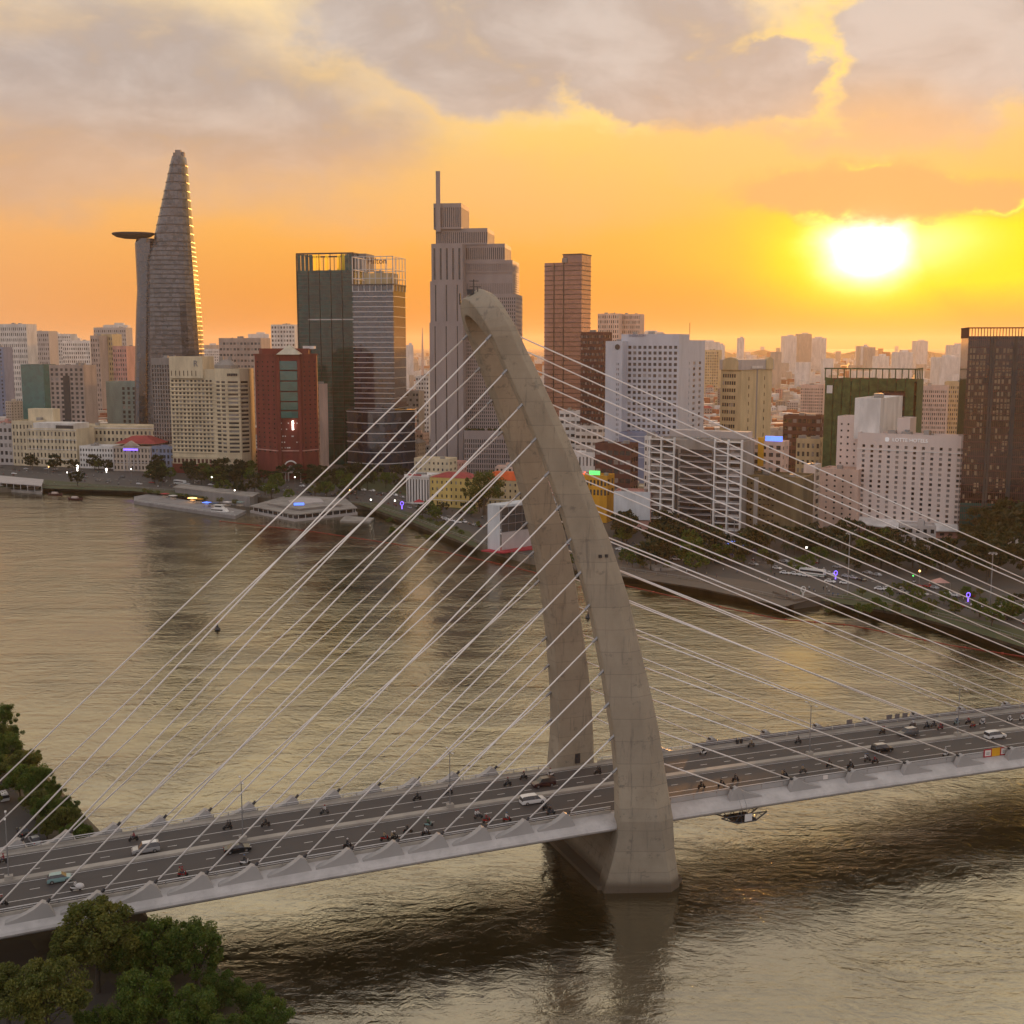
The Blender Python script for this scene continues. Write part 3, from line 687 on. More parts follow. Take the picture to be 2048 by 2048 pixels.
def bld(name, label, xL, xC, xR, yb, ang, yt, wall, faces, cat='building', ind=False, glass='glass', alt='glass_curtain', p_alt=.35, dep=None, Y=None, roofn=3, zb=3.0, root=None, parapet=1.0, group=None, zt=None, pn='wall'):
    Y = Y or Yg(yb); poly = corner(xL, xC, xR, Y, ang, dep); z1 = zt or zat(yt, Y)
    if root is None:
        c = sum(poly, Vector((0, 0))) / 4; root = thing(name, label, cat, (c.x, c.y, 3.0), group)
    block(root, poly, zb, z1, wall, faces, glass, ind, alt, p_alt, parapet, name=pn)
    if roofn: rooftop(root, poly, z1 - parapet, roofn)
    return root, poly, z1
def text(root, s, loc, rz, size, mk, depth=.12, name='sign', tilt=R(90)):
    cu = bpy.data.curves.new('t', 'FONT'); cu.body = s; cu.size = size; cu.extrude = depth; cu.align_x = 'CENTER'
    to = bpy.data.objects.new('t', cu); C.objects.link(to); dg = bpy.context.evaluated_depsgraph_get()
    me = bpy.data.meshes.new_from_object(to.evaluated_get(dg)); C.objects.unlink(to); bpy.data.objects.remove(to)
    me.materials.clear(); me.materials.append(MAT[mk])
    o = link(name, me, root, loc=tuple(Vector(loc) - Vector(root['_o']))); o.rotation_euler = (tilt, 0, rz); return o
def edge_pt(poly, i, u, z, out=.15):
    A, Bp = Vector(poly[i]), Vector(poly[(i + 1) % len(poly)]); d = Bp - A; n = Vector((d.y, -d.x)).normalized(); p = A + d * u + n * out
    return Vector((p.x, p.y, z)), math.atan2(d.y, d.x)
def bands(root, poly, edges, zs, h, out, mk, name='floor_band', joined=False, u0=0.0, u1=1.0):
    big_ = MB()
    for z in zs:
        m = big_ if joined else MB()
        for i in edges:
            A, Bp = Vector(poly[i]), Vector(poly[(i + 1) % len(poly)]); d = Bp - A; n = Vector((d.y, -d.x)).normalized()
            a = A + d * u0; b = A + d * u1; ex = d.normalized() * (out if u0 == 0 else 0); ex2 = d.normalized() * (out if u1 == 1 else 0)
            p = [a - ex + n * out, b + ex2 + n * out, b + ex2 - n * .02, a - ex - n * .02]
            m.hexa([(v.x, v.y, z) for v in p] + [(v.x, v.y, z + h) for v in p])
        if not joined: m.build(name, mk, root)
    if joined: big_.build(name, mk, root, kind='stuff')
def fins(root, poly, i, us, z0, z1, wd, out, mk, name='fin', joined=False):
    A, Bp = Vector(poly[i]), Vector(poly[(i + 1) % len(poly)]); d = Bp - A; n = Vector((d.y, -d.x)).normalized(); rz = math.atan2(d.y, d.x)
    big_ = MB()
    for u in us:
        p = A + d * u + n * (out / 2 - .02); m = big_ if joined else MB(); m.box((p.x, p.y, (z0 + z1) / 2), (wd, out, z1 - z0), rz)
        if not joined: m.build(name, mk, root)
    if joined: big_.build(name, mk, root, kind='stuff')
lin = lambda a, b, n: [a + (b - a) * k / (n - 1) for k in range(n)]
# walls
mat('sign_white', (.85, .85, .85), .4, var=0, emit=(1, .97, .95), es=.12)
mat('w_cream', (.62, .52, .36), .85); mat('w_white', (.66, .62, .58), .85); mat('w_pinkish', (.70, .58, .53), .8, var=.05, dirt=.1)
mat('w_beige', (.46, .38, .31), .85); mat('w_brownbeige', (.42, .33, .285), .85); mat('w_redbrick', (.17, .030, .022), .8, var=.2)
mat('w_bluewhite', (.50, .51, .56), .8, var=.08); mat('w_bluegrey', (.20, .23, .33), .8); mat('w_teal', (.22, .30, .28), .8); mat('w_grey', (.24, .225, .22), .8)
mat('w_stone', (.44, .40, .385), .75, var=.08); mat('w_yellow', (.58, .42, .14), .85); mat('w_orange', (.60, .30, .02), .8); mat('w_sand', (.52, .41, .24), .85)
mat('w_maroon', (.10, .035, .03), .85); mat('w_dark', (.055, .05, .05), .7); mat('w_olive', (.15, .115, .06), .85, var=.35); mat('w_concrete', (.27, .245, .22), .9, var=.25)
mat('band_white', (.55, .54, .54), .5, var=.05, dirt=0); mat('w_pink', (.52, .28, .24), .85); mat('w_salmon', (.62, .44, .36), .85)
mat('hoarding_white', (.56, .58, .60), .6, var=.15); mat('net_green', (.05, .085, .03), .9, var=.4, vs=(.3, .3, .3)); mat('w_palewhite', (.72, .69, .66), .85); mat('frame_gold', (.35, .30, .22), .5, .3)
# 1 --- curved glass skyscraper with helipad
mat('band_slate', (.045, .045, .05), .4, var=0)
def skyscraper():
    Y = 1105.0; k = (Y * CP + 0) / FPX
    X = lambda x, z: (x - 1024) / FPX * (Y * CP - (z - CAMH) * SP)
    zz = lambda y: zat(y, Y)
    root = thing('skyscraper', 'tall curved grey glass skyscraper with a round helipad jutting from its side', 'skyscraper', (X(322, 3), Y + 22, 3))
    Lm = [(306, 331), (315, 328.5), (350, 321), (387, 313), (425, 305), (464, 296.5), (480, 294), (500, 286), (516, 282), (560, 282), (620, 283), (680, 284), (760, 284), (900, 284)]
    Rm = [(306, 356), (315, 358), (350, 361), (387, 364), (425, 367.5), (464, 371), (500, 374.5), (538, 378), (600, 383.5), (657, 388), (700, 391), (760, 392), (900, 393)]
    def ring(yl, yr, z, dp, n=22, y0=0.0):
        xa, xb = X(itp(Lm, yl), z), X(itp(Rm, yr), z); c, h = (xa + xb) / 2, (xb - xa) / 2
        return [(c + h * math.copysign(abs(math.cos(2 * math.pi * j / n)) ** .8, math.cos(2 * math.pi * j / n)), Y + 24 + y0 - dp * math.copysign(abs(math.sin(2 * math.pi * j / n)) ** .8, math.sin(-2 * math.pi * j / n)) * 1.0, z) for j in range(n)]
    ys = [306, 312, 320, 335, 350, 387, 425, 464, 480, 500, 516, 560, 600, 657, 700, 760, 830, 912]
    mb = MB(); rings = [ring(y, y, zz(y), 10 + 16 * min(1, (y - 300) / 330)) for y in reversed(ys)]; mb.loft(rings); mb.build('glass_shell', 'glass_grey', root, fix=True)
    bd = MB(); z = 8.0
    while z < zz(312):
        y = 690 + (CAMH - z) / Y * FPX * 1.0
        lo, hi = 300.0, 930.0
        for _ in range(30):
            mid = (lo + hi) / 2
            if zz(mid) > z: lo = mid
            else: hi = mid
        r0 = ring(lo, lo, z, 10 + 16 * min(1, (lo - 300) / 330)); c = Vector((sum(p[0] for p in r0) / 22, sum(p[1] for p in r0) / 22, z))
        o1 = [c + (Vector(p) - c) * (1 + .3 / (Vector(p) - c).length) for p in r0]; o2 = [p + Vector((0, 0, .8)) for p in o1]; i2 = [Vector(p) + Vector((0, 0, .8)) for p in r0]
        bd.loft([r0, o1, o2, i2], cap=False); z += 7.6 if z > 190 else 4.2
    bd.build('floor_band', 'band_slate', root, kind='stuff')
    cr = MB(); zt = zz(306); cr.box((X(337, zt), Y + 22, zt + 1.5), (3, 4, 4)); cr.box((X(345, zt), Y + 20, zt + 2.5), (5, 5, 6)); cr.box((X(353, zt), Y + 22, zt + 1.5), (2.5, 5, 5)); cr.build('crown', 'w_grey', root)
    wing = MB(); Lw = [(474, 259), (483, 255), (520, 257), (560, 259.5), (577, 260), (600, 258.5), (690, 256), (760, 255), (915, 254)]
    rw_ = []
    for y in (915, 760, 690, 620, 577, 540, 500, 484, 474):
        z = zz(y); xa, xb = X(itp(Lw, y), z), X(300, z); h = (xb - xa) / 2; c = (xa + xb) / 2
        rw_.append([(c + h * math.copysign(abs(math.cos(2 * math.pi * j / 18)) ** .7, math.cos(2 * math.pi * j / 18)), Y + 28 + 17 * math.copysign(abs(math.sin(2 * math.pi * j / 18)) ** .7, math.sin(2 * math.pi * j / 18)), z) for j in range(18)])
    wing.loft(rw_); wing.build('side_wing', 'glass_blue', root, fix=True)
    hp = MB(); z = zz(467); cx = X(254, z); rx = X(297, z) - X(254, z)
    hp.loft([[(cx + rx * s_ * math.cos(2 * math.pi * j / 28), Y + 18 + 13 * s_ * math.sin(2 * math.pi * j / 28), z + dz) for j in range(28)] for s_, dz in ((.45, -3.0), (.8, -1.6), (.98, .6), (1.0, 1.6), (.96, 2.2), (.94, 2.0))]); hp.build('helipad', 'w_dark', root, fix=True)
    return root
skyscraper()
# 2 --- stepped granite office tower with a mast
def stepped():
    mat('w_granite', (.29, .25, .245), .7, var=.08)
    Y = 905.0; root = thing('office_tower', 'grey stone office tower stepping up to a tall square mast behind the pylon head', 'office tower', (colX(945, Y), Y + 25, 3))
    ang = 8
    def b(xL, xR, yt, yb_, yy=0, dep=38, faces=None, wall='w_granite', glass='glass', parapet=1.0):
        poly = corner(xL, xR, xR + 1, Y + yy, ang, dep); z1 = zat(yt, Y + yy); z0 = 3.0 if yb_ is None else zat(yb_, Y + yy)
        block(root, poly, z0, z1, wall, faces or [None], glass, False, None, 0, parapet); return poly, z0, z1
    V = lambda c, r, w=.5, h=.93: [Fc(c, r, w, h, dep=.6, mt=2.5, mbm=1), Fc(12, r, w, h, dep=.6, mt=2.5, mbm=1)]
    H = lambda c, r: [Fc(c, r, .6, .33, dep=.4, mt=1, mbm=1), Fc(14, r, .6, .33, dep=.4, mt=1, mbm=1)]
    b(861, 927, 645, None, -4, 30, [Fc(3, 1, .10, .97, dep=.8, mt=1, mbm=1), None])
    b(863, 927, 562, 648, -3, 30, [Fc(3, 1, .12, .9, dep=.8), None]); b(866, 927, 487, 566, -2, 30, [Fc(5, 1, .3, .85, dep=.8), None])
    b(927, 1031, 588, None, 4, 40, [Fc(26, 48, .5, .62, dep=.5, mt=2, mbm=1), Fc(14, 40, .5, .5)])
    b(900, 1025, 520, 590, 5, 38, [Fc(36, 16, .62, .35, dep=.4, mt=17, mbm=1), Fc(14, 14, .6, .35)])
    for (a, c, t, lo, yy) in ((910, 1025, 520, 545, 4.4), (905, 1010, 487, 522, 6), (875, 976, 456, 489, 7), (871, 925, 406, 458, 8)):
        b(a, c, t, lo, yy, 34, V(max(10, int((c - a) / 4)), 1))
    m = MB(); zt = zat(342, Y + 8); z0 = zat(408, Y + 8); xa, xb = colX(871, Y, 180), colX(880, Y, 180)
    m.box(((xa + xb) / 2, Y + 10, (z0 + zt) / 2 - 10), (xb - xa, xb - xa, zt - z0 + 20)); m.build('mast', 'w_granite', root)
    poly, z0, z1 = b(928, 1042, 862, None, -20, 24, [Fc(26, 7, .5, .72, dep=.5, mt=6, mbm=2), Fc(8, 7, .5, .7)], 'w_granite')
    m = MB()
    for k in range(26): p, rz = edge_pt(poly, 0, random.random(), z1 + .3, -2 - random.random() * 4); m.sphere(tuple(p), (1.6, 1.6, 1.3), 6, 4)
    m.build('roof_shrubs', 'leaf_dark', root)
stepped()
# 3 --- green glass tower and the banded hotel tower in front of it
def green_tower():
    root, poly, z1 = bld('glass_tower', 'dark green glass tower with a see-through crown, some panes tinted as sunlit', 602, 712, 714, 930, 12, 540, 'w_dark', [None], dep=34, roofn=0, parapet=.5)
    for i in (0, 1, 2, 3):
        A, Bp = poly[i], poly[(i + 1) % 4]; d = Vector(Bp) - Vector(A); n = Vector((d.y, -d.x)).normalized(); L = d.length; c = max(4, int(L / 4.4)); m = MB()
        for k in range(c):
            a = Vector(A) + d * (k / c) + n * .25; b_ = Vector(A) + d * ((k + .97) / c) + n * .25
            m2 = MB(); m2.quad((a.x, a.y, 3), (b_.x, b_.y, 3), (b_.x, b_.y, z1), (a.x, a.y, z1)); m2.build('glass_bay', 'glass_green', root)
        fins(root, poly, i, lin(0, 1, c // 2 + 1), 3, zat(507, 975), .35, .9, 'w_dark')
        bands(root, poly, (i,), lin(20, z1 - 3, 46), .5, .42, 'w_dark', joined=True)
    bands(root, poly, (0,), [zat(640, 975)], .9, .6, 'band_white', u0=.18, u1=1)
    zt = zat(505, 975)
    bands(root, poly, (0, 1, 2, 3), [zt - 1], 1.2, .5, 'w_dark', 'crown_beam')
    m = MB()
    A, Bp = Vector(poly[0]), Vector(poly[1]); d = Bp - A
    for k in range(14):
        a, b_ = A + d * (k / 14 + .005), A + d * ((k + 1) / 14 - .005); lo = z1
        if k in (6, 8, 9): continue
        m2 = MB(); m2.quad((a.x, a.y, lo), (b_.x, b_.y, lo), (b_.x, b_.y, zt - 1.2), (a.x, a.y, zt - 1.2)); m2.build('crown_glass', 'glass_green' if k not in (4, 5, 7, 10, 11) else 'crown_sunlit', root)
    rooftop(root, poly, z1, 4); m = MB(); p = corner(700, 738, 740, 985, 12, 20); m.prism([tuple(v) for v in p], z1, zat(507, 985)); m.build('lift_core', 'w_grey', root)
def sunlit_glass():
    m = bpy.data.materials.new('crown_sunlit'); m.use_nodes = True; T = NT(m.node_tree); t = T.new('ShaderNodeBsdfTranslucent'); t.inputs[0].default_value = (.95, .75, .12, 1); T.l.new(t.outputs[0], T.n['Material Output'].inputs[0]); MAT['crown_sunlit'] = m  # sunlight through the crown glass, put into a yellow translucent colour
sunlit_glass()
green_tower()
def hotel_tower():
    Y = 930.0; pod_root = thing('hotel_tower', 'dark glass hotel tower ringed by white floor bands, open grid crown and sign', 'hotel', (colX(762, Y), Y + 15, 3))
    poly = corner(711, 790, 814, Y, 14); zc = zat(568, Y); zp = zat(818, Y)
    block(pod_root, poly, zp - 2, zc, 'glass_blue', [None], parapet=.6, name='glass_body')
    L0 = (Vector(poly[1]) - Vector(poly[0])).length
    ys = lin(583, 818, 24)
    for k, y in enumerate(ys):
        bands(pod_root, poly, (0,), [zat(y, Y)], .55, .5, 'band_white')
        if k % 2: bands(pod_root, poly, (1,), [zat(y, Y)], .5, .5, 'band_white')
    bands(pod_root, poly, (0, 1), [zc - .8], 1.0, .6, 'w_dark', 'cornice')
    zt = zat(512, Y)
    for i in (0, 1, 2, 3): fins(pod_root, poly, i, lin(0, 1, 8 if i == 0 else 5), zc - 5, zt, .45, .5, 'band_white', 'crown_post')
    bands(pod_root, poly, (0, 1, 2, 3), [zc + (zt - zc) * f for f in (.2, .52, .98)], .5, .5, 'band_white', 'crown_rail')
    q = corner(735, 785, 800, Y + 10, 14); m = MB(); m.prism([tuple(v) for v in q], zc, zc + 9); m.build('roof_core', 'w_sand', pod_root); rooftop(pod_root, q, zc + 9, 3)
    p, rz = edge_pt(poly, 0, .62, zat(527, Y), .7); text(pod_root, 'Hilton', p, rz, 6.2, 'w_maroon')
    # curved podium
    arc = []
    for k in range(13):
        x = 693 + (829 - 693) * k / 12; bow = 16 * math.sin(math.pi * k / 12); arc.append(Vector((colX(x, Y - 14), Y - 14 - bow + 6)))
    pod = arc + [Vector((colX(829, Y), Y + 25)), Vector((colX(693, Y), Y + 25))]
    block(pod_root, pod, 3, zp, 'glass_blue', [None], parapet=.6, name='podium')
    for y in (824, 846, 866, 884, 904, 926): bands(pod_root, pod, range(12), [zat(y, Y - 14)], .6, .45, 'band_white')
    bands(pod_root, pod, (5, 6, 7, 8), [zat(948, Y - 24)], 1.2, 5, 'frame_gold', 'entrance_canopy')
    m = MB(); p, rz = edge_pt(pod, 7, .5, zat(950, Y - 24), 5.2); m.box(tuple(p), (12, .3, .9), rz); m.build('lit_sign', 'lamp_amber', pod_root)
hotel_tower()
# 4 --- glass tower right of the pylon
def tower_e():
    Y = 1000.0; root, poly, z1 = bld('glass_tower', 'mauve glass office tower with a slanted stepped top right of the pylon head', 1088, 1161, 1179, 0, 24, 524, 'glass_mauve', [None], Y=Y, roofn=0, pn='glass_body')
    q = corner(1124, 1161, 1179, Y, 24); m = MB(); m.prism([tuple(v) for v in q], z1 - 1, zat(508, Y)); m.build('upper_block', 'glass_mauve', root)
    for i in (0, 1): bands(root, poly, (i,), lin(6, z1 - 3, 42), .55, .3, 'w_dark', joined=True)
    fins(root, poly, 0, (.26, .52), 10, z1, .8, .35, 'w_dark')
    bands(root, q, (0, 1), [zat(509, Y)], .9, .4, 'w_dark', 'cornice')
    p = corner(1122, 1132, 1136, Y + 4, 24); m = MB(); m.prism([tuple(v) for v in p], z1, zat(515, Y)); m.build('roof_plant', 'w_grey', root)
tower_e()
b_, _, _ = bld('office_block', 'brown office block with fine ribs between glass tower and pale hotel', 1160, 1204, 1222, 0, 26, 664, 'w_maroon', [Fc(10, 24, .7, .45), Fc(6, 24, .7, .45)], Y=905, roofn=4)
# 5 --- pale blue-white hotel slab
def pale_hotel():
    Y = 820.0
    root, poly, z1 = bld('pale_hotel', 'big pale blue-white hotel slab with square window grid and blue podium', 1240, 1354, 1356, 0, 27, 668, 'w_bluewhite', [Fc(10, 20, .62, .55, ml=4.5, mr=.5, mt=7, mbm=20, dep=.4), None], Y=Y, dep=22, ind=True, roofn=3, p_alt=.12)
    bld('', '', 1209, 1242, 1243, 0, 27, 682, 'w_bluewhite', [Fc(2, 19, .45, .5, ml=8, mr=2, mt=14, mbm=20), None], Y=Y + 9, dep=26, ind=True, root=root, roofn=1)
    bld('', '', 1330, 1357, 1406, 0, 27, 680, 'w_bluewhite', [None, Fc(3, 18, .4, .5, ml=11, mr=4, mt=14, mbm=14)], Y=Y + 5, ind=True, root=root, roofn=1)
    p, rz = edge_pt(poly, 0, .28, zat(673, Y), .2); text(root, 'SHERATON', p, rz, 2.4, 'w_bluegrey')
    pl = corner(1209, 1242, 1243, Y + 9, 27); p, rz = edge_pt(pl, 0, .72, zat(694, Y), .3); m = MB(); d = Vector((math.cos(rz), math.sin(rz), 0))
    m.add([p + (d * math.cos(2 * math.pi * k / 20) + Vector((0, 0, 1)) * math.sin(2 * math.pi * k / 20)) * 1.9 for k in range(20)], (tuple(range(20)),)); m.build('round_emblem', 'w_dark', root)
    pp = corner(1238, 1301, 1318, Y - 14, 27); block(root, pp, 3, zat(866, Y - 14), 'w_bluegrey', [None], name='podium')
    for z in lin(10, zat(866, Y - 14) - 3, 5): bands(root, pp, (0, 1), [z], .5, .2, 'w_bluewhite')
    m = MB(); q = Vector((poly[2].x, poly[2].y, z1)); m.tube([q, q + Vector((0, 0, 8))], .2, 5); m.build('roof_mast', 'w_dark', root)
pale_hotel()
# 6 --- sandy tower with arched gable
def sandy():
    Y = 960.0
    root, poly, z1 = bld('sandy_tower', 'sandy tower block with an arched gable and grey top storey', 1439, 1480, 1541, 0, 40, 722, 'w_sand', [Fc(6, 13, .8, .5, mt=9, ml=1.5, mr=5), Fc(3, 11, .12, .45, ml=6, mr=6, mt=11)], Y=Y, ind=True, roofn=0, p_alt=.1)
    m = MB(); q = corner(1436, 1480, 1544, Y - 1.2, 40); m.prism([tuple(v) for v in q], zat(740, Y), zat(722, Y) + 1); m.build('top_storey', 'w_stone', root)
    for i, u, w_ in ((0, .5, 7), (1, .85, 6)):
        p, rz = edge_pt(q, i, u, zat(740, Y), .3); d = Vector((math.cos(rz), math.sin(rz), 0)); m = MB()
        pr = [p - d * w_, p + d * w_] + [p + d * (w_ * math.cos(math.pi * k / 10)) + Vector((0, 0, 6.2 + 3.6 * math.sin(math.pi * k / 10))) for k in range(11)]
        n = Vector((d.y, -d.x, 0)); k = len(pr); m.add([v + n * .3 for v in pr] + [v - n * 2 for v in pr], [tuple(range(k)), tuple(range(2 * k - 1, k - 1, -1))] + [(j, k + j, k + (j + 1) % k, (j + 1) % k) for j in range(k)]); m.build('arched_gable', 'w_sand', root, fix=True)
    fins(root, poly, 1, (.5,), 12, z1 - 6, 2.2, .2, 'w_grey', 'window_strip')
    p, rz = edge_pt(poly, 1, .45, zat(735, Y), 1.6); m = MB(); m.box(tuple(p), (18, .2, 2.2), rz); m.build('sign_panel', 'w_white', root)
sandy()
# 7 --- white riverside hotel
def white_hotel():
    Y = Yg(1076)
    root, poly, z1 = bld('white_hotel', 'white riverside hotel slab with even rows of small windows and a roof sign', 1712, 1926, 1936, 0, 33, 873, 'w_pinkish', [Fc(12, 15, .34, .56, ml=1.2, mr=.6, mt=5.6, mbm=6.5, dep=.45), None], Y=Y, dep=13, ind=True, roofn=6, p_alt=.62, parapet=1.2)
    A, Bp = Vector(poly[0]), Vector(poly[1])
    m = MB(); 
    bands(root, poly, (0,), [z1 - 8.9], .35, .25, 'w_palewhite', 'cornice')
    p, rz = edge_pt(poly, 0, .50, z1 - 4.0, .25); text(root, 'LOTTE HOTELS', p, rz, 2.6, 'sign_white', .15)
    p, rz = edge_pt(poly, 0, .285, z1 - 3.1, .3); m = MB(); d = Vector((math.cos(rz), math.sin(rz), 0)); u = Vector((0, 0, 1))
    m.add([p + d * 1.15, p + (d + u) * .95, p + u * 1.25, p + (u - d) * .95, p - d * 1.15, p - (d + u) * .95, p - u * 1.25, p + (d - u) * .95], (tuple(range(8)),)); m.build('round_emblem', 'sign_white', root)
    bld('', '', 1671, 1735, 1745, 0, 33, 834, 'w_pinkish', [Fc(3, 11, .28, .30, ml=.5, mr=6, mt=2.5, mbm=18, dep=.4), None], Y=Y + 38, dep=14, ind=True, root=root, roofn=1, p_alt=.1)
    bld('', '', 1790, 1815, 1829, 0, 33, 836, 'w_pinkish', [Fc(3, 2, .35, .4, mt=2), None], Y=Y + 22, dep=12, ind=True, root=root, roofn=0)
    bld('', '', 1704, 1755, 1799, 0, 33, 797, 'w_palewhite', [None], Y=Y + 30, root=root, roofn=1, zb=z1 - 4, pn='roof_block')
    bld('', '', 1640, 1716, 1724, 0, 33, 940, 'w_salmon', [Fc(4, 9, .26, .36, ml=1.5, mr=1.5, mt=2, mbm=4, dep=.4), None], Y=Y + 24, dep=15, ind=True, root=root, roofn=1, p_alt=.1)
    # fan-shaped porch
    pts = [A + (Bp - A) * f for f in (-.02, .25, .5, .75, 1.0)]; n = Vector((Bp.y - A.y, A.x - Bp.x)).normalized()
    outp = [A + (Bp - A) * f + n * o for f, o in ((-.03, 2), (.25, 9), (.5, 11), (.75, 10), (1.03, 3))]
    m = MB()
    for k in range(4):
        a, b, c, d = pts[k], pts[k + 1], outp[k + 1], outp[k]
        m.quad((d.x, d.y, 7.2), (c.x, c.y, 7.2), (b.x, b.y, 9.8), (a.x, a.y, 9.8)); m.quad((d.x, d.y, 6.6), (c.x, c.y, 6.6), (c.x, c.y, 7.2), (d.x, d.y, 7.2)); m.quad((d.x, d.y, 6.6), (c.x, c.y, 6.6), (b.x, b.y, 6.6), (a.x, a.y, 6.6))
    m.build('porch_roof', 'w_palewhite', root)
    block(root, [p_ - n * 0 for p_ in [outp[0] - n * 2.5, outp[1] - n * 3, outp[2] - n * 3, outp[3] - n * 3, outp[4] - n * 2, pts[4] - n * .3, pts[0] - n * .3]], 3, 6.6, 'w_pink', [Fc(4, 1, .5, .5, mt=.6)], ind=True, name='ground_floor')
white_hotel()
# 8 --- white-framed balcony flats
def frame_flats():
    Y = Yg(1074)
    root, poly, z1 = bld('balcony_flats', 'white framed apartment block with stacked balconies facing the river', 1299, 1484, 1492, 0, 28, 884, 'w_concrete', [None], Y=Y, dep=20, roofn=4)
    A, Bp = Vector(poly[0]), Vector(poly[1]); d = Bp - A; L = d.length; n = Vector((d.y, -d.x)).normalized(); rz = math.atan2(d.y, d.x)
    px2u = lambda x: max(0, min(1, (colX(x, 0) if 0 else (x - 1299) / (1484 - 1299))))
    rows = 14; zs = lin(3, z1, rows + 1)
    for g in ((1300, 1324, 1350), (1431, 1457, 1483)):
        us = [px2u(x) for x in g]
        fins(root, poly, 0, us, 3, z1 + 1, .7, 1.7, 'paint_white', 'frame_post')
        for z in zs[1:]:
            bands(root, poly, (0,), [z - .5], .5, 1.65, 'paint_white', 'frame_beam', u0=us[0], u1=us[2])
        for ua, ub in zip(us, us[1:]):
            for k in range(rows):
                a = A + d * (ua + .02) + n * .12; b = A + d * (ub - .02) + n * .12
                m = MB(); m.quad((a.x, a.y, zs[k] + .9), (b.x, b.y, zs[k] + .9), (b.x, b.y, zs[k + 1] - .6), (a.x, a.y, zs[k + 1] - .6)); m.build('window', random.choice(('glass', 'glass', 'glass_grey', 'glass_curtain')), root)
                m = MB(); m.quad(*[(v.x + n.x * 1.2, v.y + n.y * 1.2, z) for v, z in ((a, zs[k] + .02), (b, zs[k] + .02), (b, zs[k] + 1.0), (a, zs[k] + 1.0))]); m.build('balcony_front', random.choice(('w_grey', 'w_stone', 'glass_grey')), root)
    ua, ub = px2u(1360), px2u(1426)
    for k in range(rows):
        h = .75 if k > 10 else 1.0
        bow = [A + d * (ua + (ub - ua) * f) + n * (1.0 + 2.4 * math.sin(math.pi * f)) for f in (0, .2, .4, .6, .8, 1)]
        z = 4 + (z1 - 9) * k / rows; m = MB()
        for p, q in zip(bow, bow[1:]): m.hexa([(v.x, v.y, z) for v in (p, q, q - n * 1.0, p - n * 1.0)] + [(v.x, v.y, z + .35) for v in (p, q, q - n * 1.0, p - n * 1.0)])
        o = m.build('balcony_slab', 'w_stone', root); m = MB()
        for p, q in zip(bow, bow[1:]): m.quad((p.x, p.y, z + .35), (q.x, q.y, z + .35), (q.x, q.y, z + 1.25), (p.x, p.y, z + 1.25))
        m.build('balcony_front', 'glass_grey', o)
        m = MB(); a = A + d * (ua + .01) + n * .3; b = A + d * (ub - .01) + n * .3; m.quad((a.x, a.y, z + .5), (b.x, b.y, z + .5), (b.x, b.y, z + 3.2), (a.x, a.y, z + 3.2)); m.build('window', random.choice(('glass', 'glass_brown')), root)
    fins(root, poly, 0, (px2u(1354), px2u(1429)), 3, z1 - 5, 1.6, .3, 'w_dark', 'recess_shade')  # raised dark strips, a recess's shade put into their colour
    r2, p2, z2 = bld('', '', 1340, 1562, 1584, 0, 28, 884, 'w_salmon', [Fc(16, 4, .6, .55, mt=1.2, mbm=30), Fc(2, 4, .35, .4, mbm=26)], Y=Y + 22, dep=14, root=root, roofn=3, zb=3, ind=True)
    r3, p3_, z3 = bld('', '', 1486, 1606, 1609, 0, 28, 955, 'w_olive', [Fc(7, 9, .5, .35, ml=1, mr=14, mt=3, mbm=4), None], Y=Y - 6, dep=22, root=root, roofn=2, ind=True, p_alt=.1, glass='glass_brown')
    m = MB(); q = corner(1508, 1516, 1518, Y - 7, 21, 1); m.prism([tuple(v) for v in q], 3, z3); m.build('stair_shaft', 'w_concrete', root)
    m = MB(); p, rz = edge_pt(p2, 0, .93, z2 + 1.6, .2); m.box(tuple(p), (9, .6, 2.6), rz); m.build('lit_sign', 'neon_blue', root)
    m = MB(); p, rz = edge_pt(p2, 0, .82, zat(905, Y + 22), .5); m.box(tuple(p), (3, .8, 15), rz); m.build('yellow_panel', 'w_orange', root)
    m = MB(); p, rz = edge_pt(p2, 0, .35, z2 + 2, -3); m.box(tuple(p), (44, 8, 5), rz); m.build('penthouse', 'w_stone', root)
frame_flats()
bld('white_block', 'narrow white block between the dark flats and the white hotel', 1607, 1630, 1642, 0, 30, 930, 'w_palewhite', [None, Fc(1, 7, .55, .6)], Y=Yg(1045), ind=True)
bld('flats', 'cream flats with tidy windows under a dark maroon top behind the balcony flats', 1592, 1640, 1645, 0, 24, 878, 'w_sand', [Fc(5, 6, .5, .55, mt=2), Fc(2, 6, .4, .5)], Y=Yg(985), ind=True, dep=16)
bld('brown_office', 'dark maroon flat-roofed office block lit by the sun behind the cream flats', 1565, 1640, 1646, 0, 24, 832, 'w_maroon', [Fc(8, 8, .8, .5), Fc(3, 8, .6, .5)], Y=Yg(960), dep=20, glass='glass_brown')
